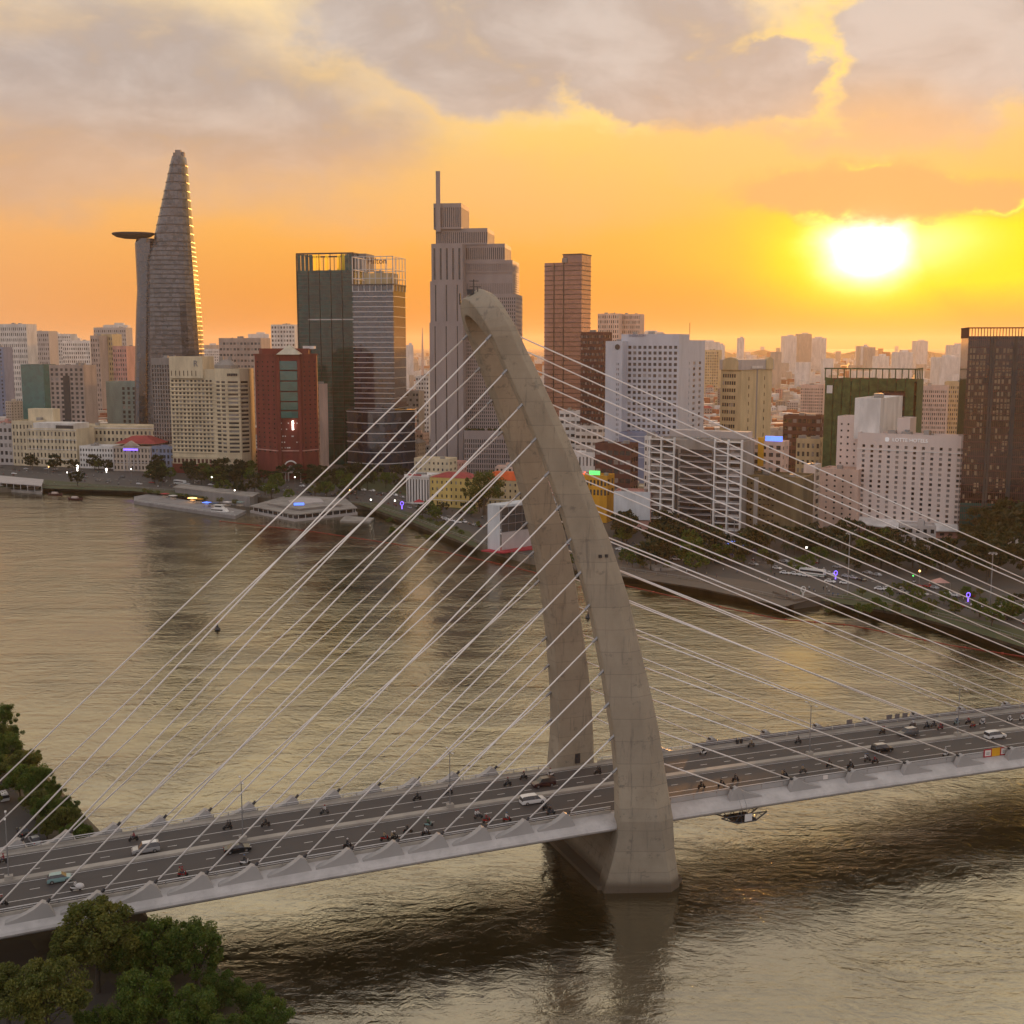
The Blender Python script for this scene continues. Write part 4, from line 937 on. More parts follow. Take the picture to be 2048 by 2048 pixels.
# 9 --- building site in green netting
def site():
    Y = 740.0; root, poly, z1 = bld('building_under_construction', 'unfinished concrete block wrapped in green safety netting', 1645, 1823, 1842, 0, 26, 760, 'w_maroon', [Fc(14, 9, .84, .72, dep=2.5, mt=.6, mbm=.2), Fc(4, 9, .84, .72, dep=2.5, mt=.6)], Y=Y, roofn=0, dep=30, glass='w_dark', alt=None)
    for i in (0, 1): fins(root, poly, i, lin(0, 1, 15 if i == 0 else 5), z1 - 1, zat(737, Y), .6, .6, 'net_green', 'column_stub')
    bands(root, poly, (0, 1), [zat(737, Y) - .8], .8, .6, 'net_green', 'ring_beam')
    A, Bp = Vector(poly[0]), Vector(poly[1]); d = Bp - A; n = Vector((d.y, -d.x)).normalized()
    for k in range(10):
        u0, u1 = k / 10 + .004, (k + 1) / 10 - .004; lo = 3 if k < 6 else (3 if k == 9 else zat(782, Y)); a, b = A + d * u0 + n * 1.2, A + d * u1 + n * 1.2; hi = z1 + 1.5
        m = MB(); m.add([(a.x, a.y, lo), (b.x, b.y, lo), (b.x, b.y, hi - random.random() * 2), (a.x, a.y, hi - random.random() * 2)], ((0, 1, 2, 3),)); m.build('safety_net', 'net_green', root)
    A, Bp = Vector(poly[1]), Vector(poly[2]); d = Bp - A; n = Vector((d.y, -d.x)).normalized(); m = MB(); a, b = A + n * 1.2, Bp + n * 1.2; m.quad((a.x, a.y, 3), (b.x, b.y, 3), (b.x, b.y, z1), (a.x, a.y, z1)); m.build('safety_net', 'net_green', root)
    p, rz = edge_pt(poly, 0, .06, zat(781, Y), 1.6); m = MB(); m.box(tuple(p), (3.5, .2, 5), rz); m.build('site_board', 'w_white', root)
site()
# 10 --- dark glass tower at the right edge
def right_tower():
    Y = Yg(1086); root, poly, z1 = bld('glass_tower', 'dark bronze glass tower at the right edge with open louvred crown', 1922, 2075, 2110, 0, 14, 672, 'glass_brown', [None], Y=Y, dep=30, roofn=0, pn='glass_body')
    zt = zat(655, Y)
    fins(root, poly, 0, lin(0, 1, 40), 3, z1, .12, .3, 'w_maroon', joined=True); fins(root, poly, 0, lin(0, 1, 26), z1 - 1, zt, .35, .35, 'w_maroon', 'crown_louvre'); fins(root, poly, 3, lin(0, 1, 14), z1 - 1, zt, .35, .35, 'w_maroon', 'crown_louvre')
    bands(root, poly, (0, 3), [zt - .4], .6, .5, 'w_maroon', 'crown_rail'); bands(root, poly, (0,), lin(6, z1 - 2, 28), .35, .32, 'w_maroon')
    for u in (.3, .335, .60, .63): fins(root, poly, 0, (u,), 3, z1, .9, .6, 'w_dark', 'pier')
    A, Bp = Vector(poly[0]), Vector(poly[1]); d = Bp - A; n = Vector((d.y, -d.x)).normalized(); rz = math.atan2(d.y, d.x)
    for r in range(26):
        z = 22 + (z1 - 26) * r / 26
        for u in (.04, .08, .13, .18, .22, .38, .42, .47, .52, .56):
            if random.random() < (.75 if r > 13 else .3):
                p = A + d * u + n * .1; m = MB(); hh = random.choice((1.6, 2.2, 2.2)); m.box((p.x, p.y, z), (1.0, .12, hh), rz); m.build('window_blind', 'blind_cream', root)
    a = A + n * .2; m = MB(); b = A + d * .62 + n * .2; m.quad((a.x, a.y, 3), (b.x, b.y, 3), (b.x, b.y, 22), (a.x, a.y, 22)); m.build('lobby_glass', 'glass_teal', root)
mat('blind_cream', (.30, .23, .15), .7, var=.2)
right_tower()
# 11 --- hotel with the R sign, left of centre
def r_hotel():
    Y = Yg(948)
    root, poly, z1 = bld('river_hotel', 'cream hotel with long rows of small windows, a red brick base and an R sign', 344, 436, 440, 0, 14, 738, 'w_cream', [Fc(11, 18, .62, .52, mt=7.5, mbm=16, ml=.5, mr=3), None], Y=Y, dep=20, ind=True, roofn=4, p_alt=.25)
    L0 = poly
    A, Bp = Vector(poly[0]), Vector(poly[1]); d = Bp - A
    for k in range(18): bands(root, poly, (0,), [19 + (z1 - 26.5) * k / 18 - .2], .4, .7, 'w_cream', 'balcony_ledge', u0=.01, u1=.93)
    q = corner(344, 410, 412, Y + .3, 14, 18); block(root, q, z1 - 7, zat(713, Y), 'w_cream', [Fc(7, 1, .22, .4, mt=6, mbm=.6, mr=4, sill=.2), None], ind=True, name='top_block')
    p, rz = edge_pt(q, 0, .80, zat(733, Y), .25); text(root, 'R', p, rz, 6.5, 'w_grey')
    bay = corner(434, 468, 501, Y - 2, 8, None); bay = [Vector((colX(434, Y), Y)), Vector((colX(455, Y - 7), Y - 7)), Vector((colX(483, Y - 7), Y - 7)), Vector((colX(501, Y - 1), Y - 1)), Vector((colX(501, Y), Y + 18)), Vector((colX(434, Y), Y + 18))]
    bz = zat(737, Y)
    fs = [Fc(2, 18, .72, .5, mt=8.5, mbm=16), Fc(1, 18, .72, .5, mt=8.5, mbm=16), Fc(1, 18, .8, .5, mt=8.5, mbm=16), None, None, None]
    block(root, bay, 3, bz, 'w_cream', fs, ind=True, alt='glass_curtain', p_alt=.2, name='bay_wall')
    for k in range(18): bands(root, bay, (0, 1, 2), [19 + (bz - 27.5) * k / 18 - .2], .35, .35, 'w_cream', 'ledge')
    p, rz = edge_pt(bay, 1, .5, bz - 4.5, .3)
    m = MB(); [m.box(tuple(p + Vector((math.cos(rz) * u, math.sin(rz) * u, v))), (1.1, .25, 1.9 - v), rz) for u, v in ((-3.4, 0), (-2.1, .1), (-.8, 0), (.5, .1), (1.8, 0), (3.1, 0))]; m.build('sign', 'w_dark', root)
    m = MB(); cx, cy_ = colX(452, Y), Y + 8; m.tube([(cx, cy_, bz), (cx, cy_, bz + 2.5), (cx, cy_, bz + 6.5)], [9, 9, 3.5], 12); m.tube([(cx + 3, cy_, bz + 6), (cx + 3, cy_, bz + 9)], 1.3, 8); m.box((cx - 3, cy_ - 2, bz + 7), (3, 3, 4)); m.build('roof_lounge', 'w_concrete', root)
    for pol, ed in ((poly, (0,)), (bay, (0, 1, 2))):
        bands(root, pol, ed, [3], 7.2, .35, 'w_redbrick', 'brick_base'); bands(root, pol, ed, [15.2], .5, .5, 'w_cream', 'cornice')
    A, Bp = Vector(poly[0]), Vector(poly[1]); p0 = []
    for k in range(11): 
        p, rz = edge_pt(poly, 0, (k + .6) / 11.6, 12.5, .12); m = MB(); m.box(tuple(p), (2.0, .2, 3.2), rz); m.build('arched_window', 'w_maroon', root)
r_hotel()
bld('slate_tower', 'slim slate grey tower with close vertical ribs, left of the cream hotel', 308, 344, 347, 0, 12, 716, 'w_grey', [Fc(7, 24, .62, .74, mt=5, mbm=2, dep=.7), None], Y=Yg(935), dep=22, ind=False, glass='glass_blue', alt='glass_grey')
# 12 --- red brick tower with pyramid skylight
def red_tower():
    Y = Yg(958)
    fp = [Vector((colX(514, Y + 14), Y + 14)), Vector((colX(555, Y - 2), Y - 2)), Vector((colX(607, Y - 2), Y - 2)), Vector((colX(636, Y + 8), Y + 10)), Vector((colX(636, Y + 30), Y + 34)), Vector((colX(514, Y + 34), Y + 34))]
    root = thing('red_brick_tower', 'dark red brick tower with a glazed central bay and a white pyramid on top', 'office tower', (colX(572, Y), Y + 12, 3))
    z1 = zat(708, Y)
    block(root, fp, 3, z1, 'w_redbrick', [Fc(4, 20, .28, .32, mt=4, mbm=18), None, Fc(3, 20, .28, .32, mt=4, mbm=18), None, None, None], glass='glass', alt=None, name='wall')
    A, Bp = fp[1], fp[2]; d = Bp - A; n = Vector((d.y, -d.x)).normalized()
    ysb = (722, 742, 763, 784, 804, 822, 838)
    for a, b in zip(ysb, ysb[1:]):
        m = MB(); p, q = A + d * .17 + n * 1.2, A + d * .83 + n * 1.2; za, zb_ = zat(b - 2.5, Y), zat(a, Y)
        m.hexa([(p.x, p.y, za), (q.x, q.y, za), (q.x - n.x, q.y - n.y, za), (p.x - n.x, p.y - n.y, za), (p.x, p.y, zb_), (q.x, q.y, zb_), (q.x - n.x, q.y - n.y, zb_), (p.x - n.x, p.y - n.y, zb_)]); m.build('bay_glazing', 'glass_teal', root)
    for u in (.1, .9): fins(root, fp, 1, (u,), 3, z1 - 2, 2.2, 1.6, 'w_redbrick', 'pilaster')
    m = MB(); c = A + d * .5 - n * 4; zb_ = zat(709, Y); m.add([(c.x - 8.5, c.y - 6, zb_), (c.x + 8.5, c.y - 6, zb_), (c.x + 8.5, c.y + 8, zb_), (c.x - 8.5, c.y + 8, zb_), (c.x, c.y + 1, zat(689, Y))], ((0, 1, 4), (1, 2, 4), (2, 3, 4), (3, 0, 4), (3, 2, 1, 0))); m.build('pyramid_skylight', 'pyramid', root)
    q = [fp[0] * .9 + fp[3] * .1 + Vector((0, 6)), fp[0] * .15 + fp[3] * .85 + Vector((0, 6)), fp[4] + Vector((-4, -3)), fp[5] + Vector((4, -3))]; m = MB(); m.prism([tuple(v) for v in q], z1 - 1, zat(697, Y)); m.build('roof_storey', 'w_redbrick', root)
    m = MB(); p = corner(610, 632, 634, Y + 22, 5, 6); m.prism([tuple(v) for v in p], zat(698, Y), zat(692, Y)); m.build('roof_plant', 'w_palewhite', root)
    bands(root, fp, (0, 1, 2), [zat(902, Y)], .7, .5, 'w_pink', 'cornice'); bands(root, fp, (0, 1, 2), [z1 - 1.2], 1.2, .7, 'w_redbrick', 'cornice')
    p, rz = edge_pt(fp, 1, .5, zat(934, Y), .8); e = Vector((math.cos(rz), math.sin(rz), 0)); m = MB(); m.tube([p + (e * math.cos(a) + Vector((0, 0, 1)) * math.sin(a)) * 4.6 for a in lin(R(5), R(175), 14)], .55, 6); m.build('entrance_arch', 'w_palewhite', root)
    m = MB(); m.add([p + (e * math.cos(2 * math.pi * k / 18) + Vector((0, 0, 1)) * math.sin(2 * math.pi * k / 18)) * 2.7 - Vector((0, 0, 1.2)) for k in range(18)], (tuple(range(18)),)); m.build('clock_face', 'w_grey', root)
    m = MB(); p, rz = edge_pt(fp, 1, .62, zat(850, Y), 1.6); m.box(tuple(p), (1.0, .3, 6.5), rz); m.build('lit_sign', 'lamp_white', root)
    for k in range(26): 
        p, rz = edge_pt(fp, 1, random.uniform(.05, .95), zat(random.choice((846, 858, 872, 884, 895)), Y), .1); m = MB(); m.box(tuple(p), (.8, .25, .8), rz); m.build('lit_window', 'w_palewhite', root)
    for x0, x1 in ((556, 572), (578, 602)):
        m = MB(); ya = Yg(958); xa, xb = colX(x0, ya - 12, 5), colX(x1, ya - 12, 5)
        m.box((xa, ya - 14, 6), (.9, .9, 6)); m.box((xb, ya - 14, 6), (.9, .9, 6)); m.box(((xa + xb) / 2, ya - 14, 9.3), (xb - xa + 1.4, 1.2, .9)); m.build('portal_frame', 'w_stone', root)
mat('pyramid', (.52, .47, .36), .6)
red_tower()
bld('slim_block', 'slim beige block with a blank side, right of the red brick tower', 629, 640, 657, 0, 30, 768, 'w_salmon', [Fc(3, 14, .4, .4), Fc(3, 22, .1, .8)], Y=Yg(945), roofn=2)
# 13 --- left group
bld('green_office', 'teal green glass office block with a red rooftop sign at the left', 46, 91, 104, 0, 12, 729, 'glass_teal', [None], Y=Yg(868), dep=24, roofn=2, pn='glass_body')
r_, p_, z_ = bld('grid_office', 'beige office block with square windows and a dark central strip', 103, 171, 176, 0, 12, 730, 'w_brownbeige', [Fc(7, 13, .55, .58, mt=2.5, mbm=12), None], Y=Yg(880), dep=24, ind=True, p_alt=.05)
fins(r_, p_, 0, (.49,), 6, z_ - 11, 7.2, .5, 'w_dark', 'dark_strip')
r_, p_, z_ = bld('teal_office', 'pale teal office block with three columns of dark windows', 214, 277, 280, 0, 10, 763, 'w_teal', [Fc(3, 9, .5, .62, ml=17, mr=1.5, mt=5, mbm=8), None], Y=Yg(872), dep=20, ind=True, p_alt=.02)
bands(r_, p_, (0,), lin(8, z_ - 2, 26), .15, .12, 'w_grey', 'joint', joined=True)
r_, p_, z_ = bld('blue_office', 'blue glass office block with white floor slabs beside the teal one', 276, 312, 315, 0, 10, 750, 'glass_blue', [None], Y=Yg(868), dep=20, roofn=2, pn='glass_body')
for z in lin(10, z_, 8): bands(r_, p_, (0,), [z - 1], 1.0, .5, 'band_white')
bld('dark_slab', 'dark narrow slab at the far left edge', -20, 12, 14, 0, 10, 694, 'w_bluegrey', [Fc(3, 20, .3, .5), None], Y=Yg(850), dep=20)
def cream_hotel():
    Y = Yg(935)
    root, poly, z1 = bld('cream_hotel', 'long cream colonial hotel with five rows of arched windows by the quay', 55, 152, 156, 0, 16, 858, 'w_cream', [Fc(13, 5, .42, .58, mt=1.5, mbm=.8), None], Y=Y, dep=24, ind=True, roofn=3, p_alt=.1)
    for z in lin(9, z1 - 1.2, 4): bands(root, poly, (0,), [z], .35, .45, 'w_palewhite', 'cornice')
    bld('', '', 24, 66, 68, 0, 16, 842, 'w_cream', [Fc(6, 6, .42, .58, mt=2), None], Y=Y + 12, dep=20, ind=True, root=root, roofn=1)
    r2, p2, z2 = bld('', '', 148, 312, 316, 0, 9, 852, 'w_cream', [Fc(20, 5, .5, .5, mt=3), None], Y=Y + 20, dep=22, ind=True, root=root, roofn=2, p_alt=.1)
    bands(root, p2, (0,), [z2 - 2.4], .6, .6, 'w_palewhite', 'cornice')
    q = corner(60, 148, 152, Y + 2, 16, 20); m = MB(); m.prism([tuple(v) for v in q], z1 - 1, z1 + 4.2); m.build('attic', 'w_white', root)
    p, rz = edge_pt(q, 0, .8, z1 + 1, .2); m = MB(); m.box(tuple(p), (16, 1, 3.2), rz); m.build('dark_canopy', 'w_dark', root)
    q = corner(58, 108, 122, Y + 26, 16); m = MB(); m.prism([tuple(v) for v in q], z1, zat(818, Y + 26)); m.build('rear_block', 'w_cream', root)
cream_hotel()
bld('white_house', 'plain white four-storey house between the cream hotel and the pediment house', 157, 224, 227, 0, 14, 893, 'w_palewhite', [Fc(12, 4, .5, .5, mt=1.2), None], Y=Yg(938), dep=18, ind=True, p_alt=.1)
def pediment():
    Y = Yg(943)
    root, poly, z1 = bld('pediment_house', 'stone house with a central pediment and a violet lit nameboard', 224, 301, 304, 0, 10, 893, 'w_beige', [Fc(11, 4, .5, .6, mt=1.2), None], Y=Y, dep=20, ind=True, p_alt=.1, roofn=0)
    p, rz = edge_pt(poly, 0, .48, z1, .1); d = Vector((math.cos(rz), math.sin(rz), 0)); n = Vector((d.y, -d.x, 0)); m = MB()
    a = [p - d * 7, p + d * 7, p + Vector((0, 0, 4.2))]; m.add([v + n * .6 for v in a] + [v - n * 2 for v in a], ((0, 1, 2), (5, 4, 3), (0, 3, 4, 1), (1, 4, 5, 2), (2, 5, 3, 0))); m.build('pediment', 'w_beige', root)
    fins(root, poly, 0, (.02, .30, .42, .54, .66, .98), 3, z1, .9, .5, 'w_stone', 'pilaster'); bands(root, poly, (0,), [z1 - 1.4, 9.5], .5, .5, 'w_stone', 'cornice')
    m = MB(); p2, rz = edge_pt(poly, 0, .48, z1 - 2.6, .7); m.box(tuple(p2), (12, .2, 1.3), rz); m.build('lit_nameboard', 'neon_violet', root)
    q = corner(228, 312, 316, Y + 10, 10, 22); c = sum(q, Vector((0, 0))) / 4; zt = zat(874, Y + 10); zb_ = z1 + 1; m = MB()
    i = [c + (v - c) * .35 for v in q]; m.loft([[(v.x, v.y, zb_) for v in q], [(v.x, v.y, zt) for v in i]]); m.build('hipped_roof', 'roof_red', root)
pediment()
bld('low_house', 'low pale house at the left edge behind the quay trees', -30, 24, 26, 0, 12, 850, 'w_stone', [Fc(6, 5, .6, .5), None], Y=Yg(930), dep=18, ind=True)
bld('gabled_annex', 'dark slate annex at the foot of the slate tower', 302, 346, 349, 0, 12, 893, 'w_bluegrey', [Fc(6, 4, .6, .6), None], Y=Yg(945), dep=14, ind=True)
# 14 --- centre foreground
r_, p_, z_ = bld('columned_house', 'white corner house with tall dark slots between columns', 812, 858, 872, 0, 20, 950, 'w_palewhite', [Fc(8, 1, .5, .93, mt=2.5, mbm=.5, dep=.9), Fc(2, 1, .5, .93, mt=2.5)], Y=Yg(1009), dep=14, ind=True, alt=None)
bands(r_, p_, (0, 1), [z_ - 1.6], 1.6, .9, 'w_palewhite', 'cornice'); m = MB(); q, rz = edge_pt(p_, 0, .4, z_ - .2, 1.0); m.box(tuple(q), (9, .2, .8), rz); m.build('red_sign', 'banner_red', r_)
bld('pale_house', 'pale stepped house with roof frames behind the columned house', 828, 898, 908, 0, 20, 918, 'w_cream', [Fc(8, 5, .4, .4), Fc(2, 5, .4, .4)], Y=Yg(985), dep=14, ind=True)
def colonial(name, label, xl, xc, xr, yb, yt, rooft, wall, roofm, c):
    Y = Yg(yb); root, poly, z1 = bld(name, label, xl, xc, xr, 0, 20, yt, wall, [Fc(c, 4, .34, .45, mt=1), Fc(3, 4, .34, .45)], Y=Y, dep=14, ind=True, roofn=0, p_alt=.1)
    cc = sum(poly, Vector((0, 0))) / 4; q = [cc + (v - cc) * 1.04 for v in poly]; i = [cc + (v - cc) * .45 for v in poly]; m = MB(); m.loft([[(v.x, v.y, z1 - .2) for v in q], [(v.x, v.y, zat(rooft, Y + 7)) for v in i]]); m.build('hipped_roof', roofm, root)
    bands(root, poly, (0, 1), [7.2], .3, .3, 'w_palewhite', 'cornice'); return root
colonial('yellow_house', 'yellow colonial house with a dark red hipped roof left of the big tree', 860, 945, 956, 1017, 957, 946, 'w_yellow', 'roof_red', 9)
colonial('orange_roof_house', 'cream house with a bright orange roof behind the pylon legs', 955, 1056, 1064, 1016, 962, 945, 'w_sand', 'roof_orange', 10) if mat('roof_orange', (.62, .10, .02), .8) else 0
r_, p_, z_ = bld('yellow_shop', 'bright yellow corner shop house with dark window rows right of the pylon', 1150, 1214, 1228, 0, 22, 952, 'w_orange', [Fc(9, 2, .6, .6, mt=1.5, mbm=14), Fc(2, 2, .6, .6, mbm=14)], Y=Yg(1046), dep=14, ind=True, p_alt=.05)
m = MB(); q, rz = edge_pt(p_, 0, .62, z_ + 1.5, .2); m.box(tuple(q), (6, .4, 2.2), rz); m.build('lit_sign', 'neon_green', r_); m = MB(); q, rz = edge_pt(p_, 0, .2, z_ + 1.2, .2); m.box(tuple(q), (5, .4, 1.2), rz); m.build('lit_sign', 'lamp_red', r_)
r_, p_, z_ = bld('billboard_house', 'low house with a huge blank white hoarding over a red ground floor', 1228, 1302, 1304, 0, 14, 985, 'w_pink', [None], Y=Yg(1062), dep=16)
m = MB(); a, rz = edge_pt(p_, 0, .5, (10 + z_) / 2 - .5, .5); m.box(tuple(a), ((Vector(p_[1]) - Vector(p_[0])).length * .99, .5, z_ - 8.5), rz); m.build('hoarding', 'hoarding_white', r_)
bld('brown_flats', 'brown flats with balcony slabs behind the hoarding', 1190, 1262, 1275, 0, 24, 888, 'w_maroon', [Fc(6, 6, .8, .5, mt=3), Fc(3, 6, .8, .5)], Y=Yg(1010), dep=14, ind=True)
bld('arched_house', 'white house with arched dark windows right of the pylon', 1142, 1192, 1202, 0, 22, 905, 'w_palewhite', [Fc(7, 3, .4, .6), Fc(2, 3, .4, .6)], Y=Yg(1000), ind=True)
bld('white_flats', 'stacked white flats with ribbon balconies right of the pylon', 1118, 1162, 1170, 0, 22, 822, 'w_palewhite', [Fc(4, 9, .7, .45), Fc(2, 9, .6, .45)], Y=Yg(945), ind=True, dep=12)
bld('white_terrace', 'white terraced flats in front of the pale hotel', 1150, 1206, 1214, 0, 24, 852, 'w_white', [Fc(5, 7, .7, .45), Fc(2, 7, .6, .45)], Y=Yg(950), ind=True, dep=12)
bld('ochre_flats', 'ochre flats with a pointed top beside the pale hotel', 1166, 1200, 1210, 0, 24, 818, 'w_yellow', [Fc(4, 7, .4, .5), Fc(2, 7, .4, .5)], Y=Yg(920), ind=True, dep=12)
bld('annex_flats', 'pale annex at the left end of the balcony flats', 1288, 1300, 1304, 0, 22, 872, 'w_white', [Fc(2, 12, .5, .5), None], Y=Yg(1050), dep=14, ind=True)
bld('tall_flats', 'white flats standing in the gap left of the stepped tower', 832, 858, 864, 0, 15, 752, 'w_white', [Fc(5, 14, .6, .5), None], Y=1250, dep=16)
bld('grey_flats', 'grey flats with a glass front left of the stepped tower', 812, 838, 842, 0, 15, 782, 'w_concrete', [Fc(4, 11, .7, .5), None], Y=1120, dep=16)
bld('long_flats', 'wide pale block with ribbon windows behind the cream hotel', 442, 525, 530, 0, 10, 676, 'w_brownbeige', [Fc(12, 16, .7, .4, mt=3), None], Y=1350, dep=30)
bld('white_tower', 'hazy white tower block just left of the green glass tower', 545, 592, 596, 0, 10, 649, 'w_white', [Fc(8, 18, .6, .5), None], Y=2000, dep=30)
bld('pair_tower', 'sunlit twin apartment slabs on the skyline right of the mauve tower', 1194, 1236, 1240, 0, 20, 627, 'w_salmon', [Fc(10, 20, .5, .6), None], Y=1750, dep=26)
bld('pair_tower', 'rightmost of the sunlit twin apartment slabs on the skyline', 1238, 1278, 1283, 0, 20, 628, 'w_salmon', [Fc(10, 20, .5, .6), None], Y=1760, dep=26)
# skyline flats, far left
for k, (xl, xr, yt, Y, wl, lab) in enumerate(((0, 60, 648, 1700, 'w_white', 'tallest white apartment tower on the far left skyline'), (62, 103, 662, 1900, 'w_stone', 'grey apartment tower second on the far left skyline'), (103, 145, 668, 2500, 'w_white', 'hazy white slab in the far left skyline gap'), (129, 184, 681, 1800, 'w_palewhite', 'white block with a battlement top on the left skyline'), (186, 204, 671, 1620, 'w_brownbeige', 'narrow brown tower beside the yellow topped flats'), (196, 230, 668, 1640, 'w_sand', 'sand coloured flats with arched bays on the left skyline'), (192, 256, 655, 2300, 'w_stone', 'hazy grey slab behind the curved skyscraper'), (230, 257, 692, 1500, 'w_pink', 'pink flats at the foot of the curved skyscraper'), (394, 442, 698, 2400, 'w_white', 'hazy white block right of the curved skyscraper'), (1600, 1645, 770, 1250, 'w_salmon', 'salmon block left of the netted building site'), (1842, 1890, 772, 1000, 'w_salmon', 'left one of two salmon blocks behind the white hotel'), (1885, 1935, 764, 1040, 'w_sand', 'right one of two pale blocks behind the white hotel'), (1405, 1436, 700, 2300, 'w_sand', 'long hazy ridge block right of the pale hotel'))):
    bld('apartment_block', lab, xl, xr, xr + 2, 0, 10 if xr < 1000 else 23, yt, wl, [Fc(max(4, int((xr - xl) / 4)), 16, .5, .55, mt=3), None], Y=Y, dep=26, roofn=2)
# ------------------------------------------------------------------ far bank ground cover
def px_sheet(name, pts, mk, z, **kw): return sheet(name, [tuple(P(x, y, z)[:2]) for x, y in pts], mk, z, **kw)
up = [(-40, 925), (300, 953), (560, 962), (800, 985), (960, 1035), (1130, 1075), (1300, 1090), (1500, 1105), (1700, 1135), (1900, 1180), (2080, 1218)]
lo = [(-40, 947), (300, 975), (560, 986), (760, 1004), (940, 1062), (1100, 1094), (1300, 1118), (1500, 1135), (1700, 1170), (1900, 1215), (2080, 1258)]
px_sheet('quay_road', up + lo[::-1], 'asphalt_city', 3.012, kind='structure')
px_sheet('lawn', [(-40, 949), (300, 977), (420, 986), (400, 996), (265, 982), (100, 977), (-40, 975)], 'grass', 3.02, kind='structure')
px_sheet('lawn', [(700, 1004), (760, 1006), (940, 1064), (960, 1098), (900, 1074), (830, 1046), (740, 1016)], 'grass', 3.02, kind='structure')
px_sheet('lawn', [(1640, 1200), (1720, 1180), (1900, 1225), (2080, 1270), (2080, 1305), (1930, 1258), (1800, 1226), (1720, 1213)], 'grass', 3.02, kind='structure')
px_sheet('lawn', [(600, 965), (800, 988), (900, 1015), (960, 1030), (880, 990), (760, 962), (640, 950)], 'grass', 3.022, kind='structure')
px_sheet('lawn', [(1560, 1092), (1700, 1098), (1850, 1120), (1700, 1128)], 'grass', 3.022, kind='structure')
px_sheet('apron', [(1120, 1112), (1240, 1128), (1420, 1150), (1560, 1172), (1648, 1192), (1570, 1213), (1400, 1176), (1230, 1150), (1150, 1138)], 'apron', 3.025, kind='structure')
cl_ = [((a[0] + b[0]) / 2, (a[1] + b[1]) / 2) for a, b in zip(up, lo)]
for (x0, y0), (x1, y1) in zip(cl_, cl_[1:]):
    n = int(abs(x1 - x0) / 14)
    for k in range(n):
        a = P(x0 + (x1 - x0) * k / n, y0 + (y1 - y0) * k / n, 3.02); b = P(x0 + (x1 - x0) * (k + .5) / n, y0 + (y1 - y0) * (k + .5) / n, 3.02); d = (b - a).normalized(); q = Vector((-d.y, d.x, 0)) * .15
        m = MB(); m.quad(a - q, b - q, b + q, a + q); link('road_dash', m.mesh('road_dash', 'line_white'), bpy.data.objects['quay_road'])
# ------------------------------------------------------------------ trees
def leaf(m, c, s, rnd):
    n = Vector((rnd.gauss(0, 1), rnd.gauss(0, 1), rnd.gauss(0, 1) + .6)).normalized(); a = n.cross(Vector((rnd.random(), rnd.random(), rnd.random() + .1))).normalized(); b = n.cross(a)
    a *= s * rnd.uniform(.6, 1.2); b *= s * rnd.uniform(.35, .7); c = Vector(c)
    m.add((c - a, c - b * .9 + a * .1, c + a, c + b * .9 + a * .1), ((0, 1, 2, 3),))
def crown_pts(rnd, rx, rz_, zc, lobes):
    L = []
    for _ in range(lobes):
        th, u = rnd.uniform(0, 2 * math.pi), rnd.uniform(-.85, 1.05); r = rnd.uniform(.3, 1.12); h = math.sqrt(max(.05, 1 - u * u * .8))
        L.append((Vector((math.cos(th) * rx * r * h, math.sin(th) * rx * r * h, zc + u * rz_ * .85)), rnd.uniform(.09, .27) * rx))
    return L
def tree(seed, h, rx, leaves, size, leafm, lobes=26, trunk=.45, tr=.22, name='tree', label='', cat='tree', thin=0):
    rnd = random.Random(seed); t = thing(name, label, cat, (0, 0, 0)); zc = h * (trunk + (1 - trunk) / 2); rz_ = h * (1 - trunk) / 2
    L = crown_pts(rnd, rx, rz_, zc, lobes)
    m = MB(); pts = [(0, 0, -.3), (rnd.uniform(-.2, .2), rnd.uniform(-.2, .2), h * trunk * .6), (rnd.uniform(-.4, .4), rnd.uniform(-.4, .4), h * (trunk + .15)), (rnd.uniform(-.5, .5), rnd.uniform(-.5, .5), h * .8)]
    m.tube(pts, [tr * 1.5, tr, tr * .7, tr * .25], 7)
    for c, r in L[:10]: 
        a = Vector(pts[1]) + (Vector(pts[2]) - Vector(pts[1])) * rnd.random(); m.tube([a, a + (c - a) * .5 + Vector((0, 0, .3)), c], [tr * .45, tr * .3, tr * .1], 5)
    m.build('trunk', 'bark', t)
    m = MB()
    for _ in range(leaves):
        if rnd.random() < .10:
            d = Vector((rnd.gauss(0, 1), rnd.gauss(0, 1), rnd.gauss(0, 1))).normalized() * rnd.uniform(.3, 1.12); leaf(m, Vector((d.x * rx * .88, d.y * rx * .88, zc + d.z * rz_ * .95)), size, rnd); continue
        c, r = L[rnd.randrange(len(L))]; d = Vector((rnd.gauss(0, 1), rnd.gauss(0, 1), rnd.gauss(0, .8))).normalized() * r * (rnd.random() ** .4)
        leaf(m, c + d, size, rnd)
    m.build('crown', leafm, t); return t
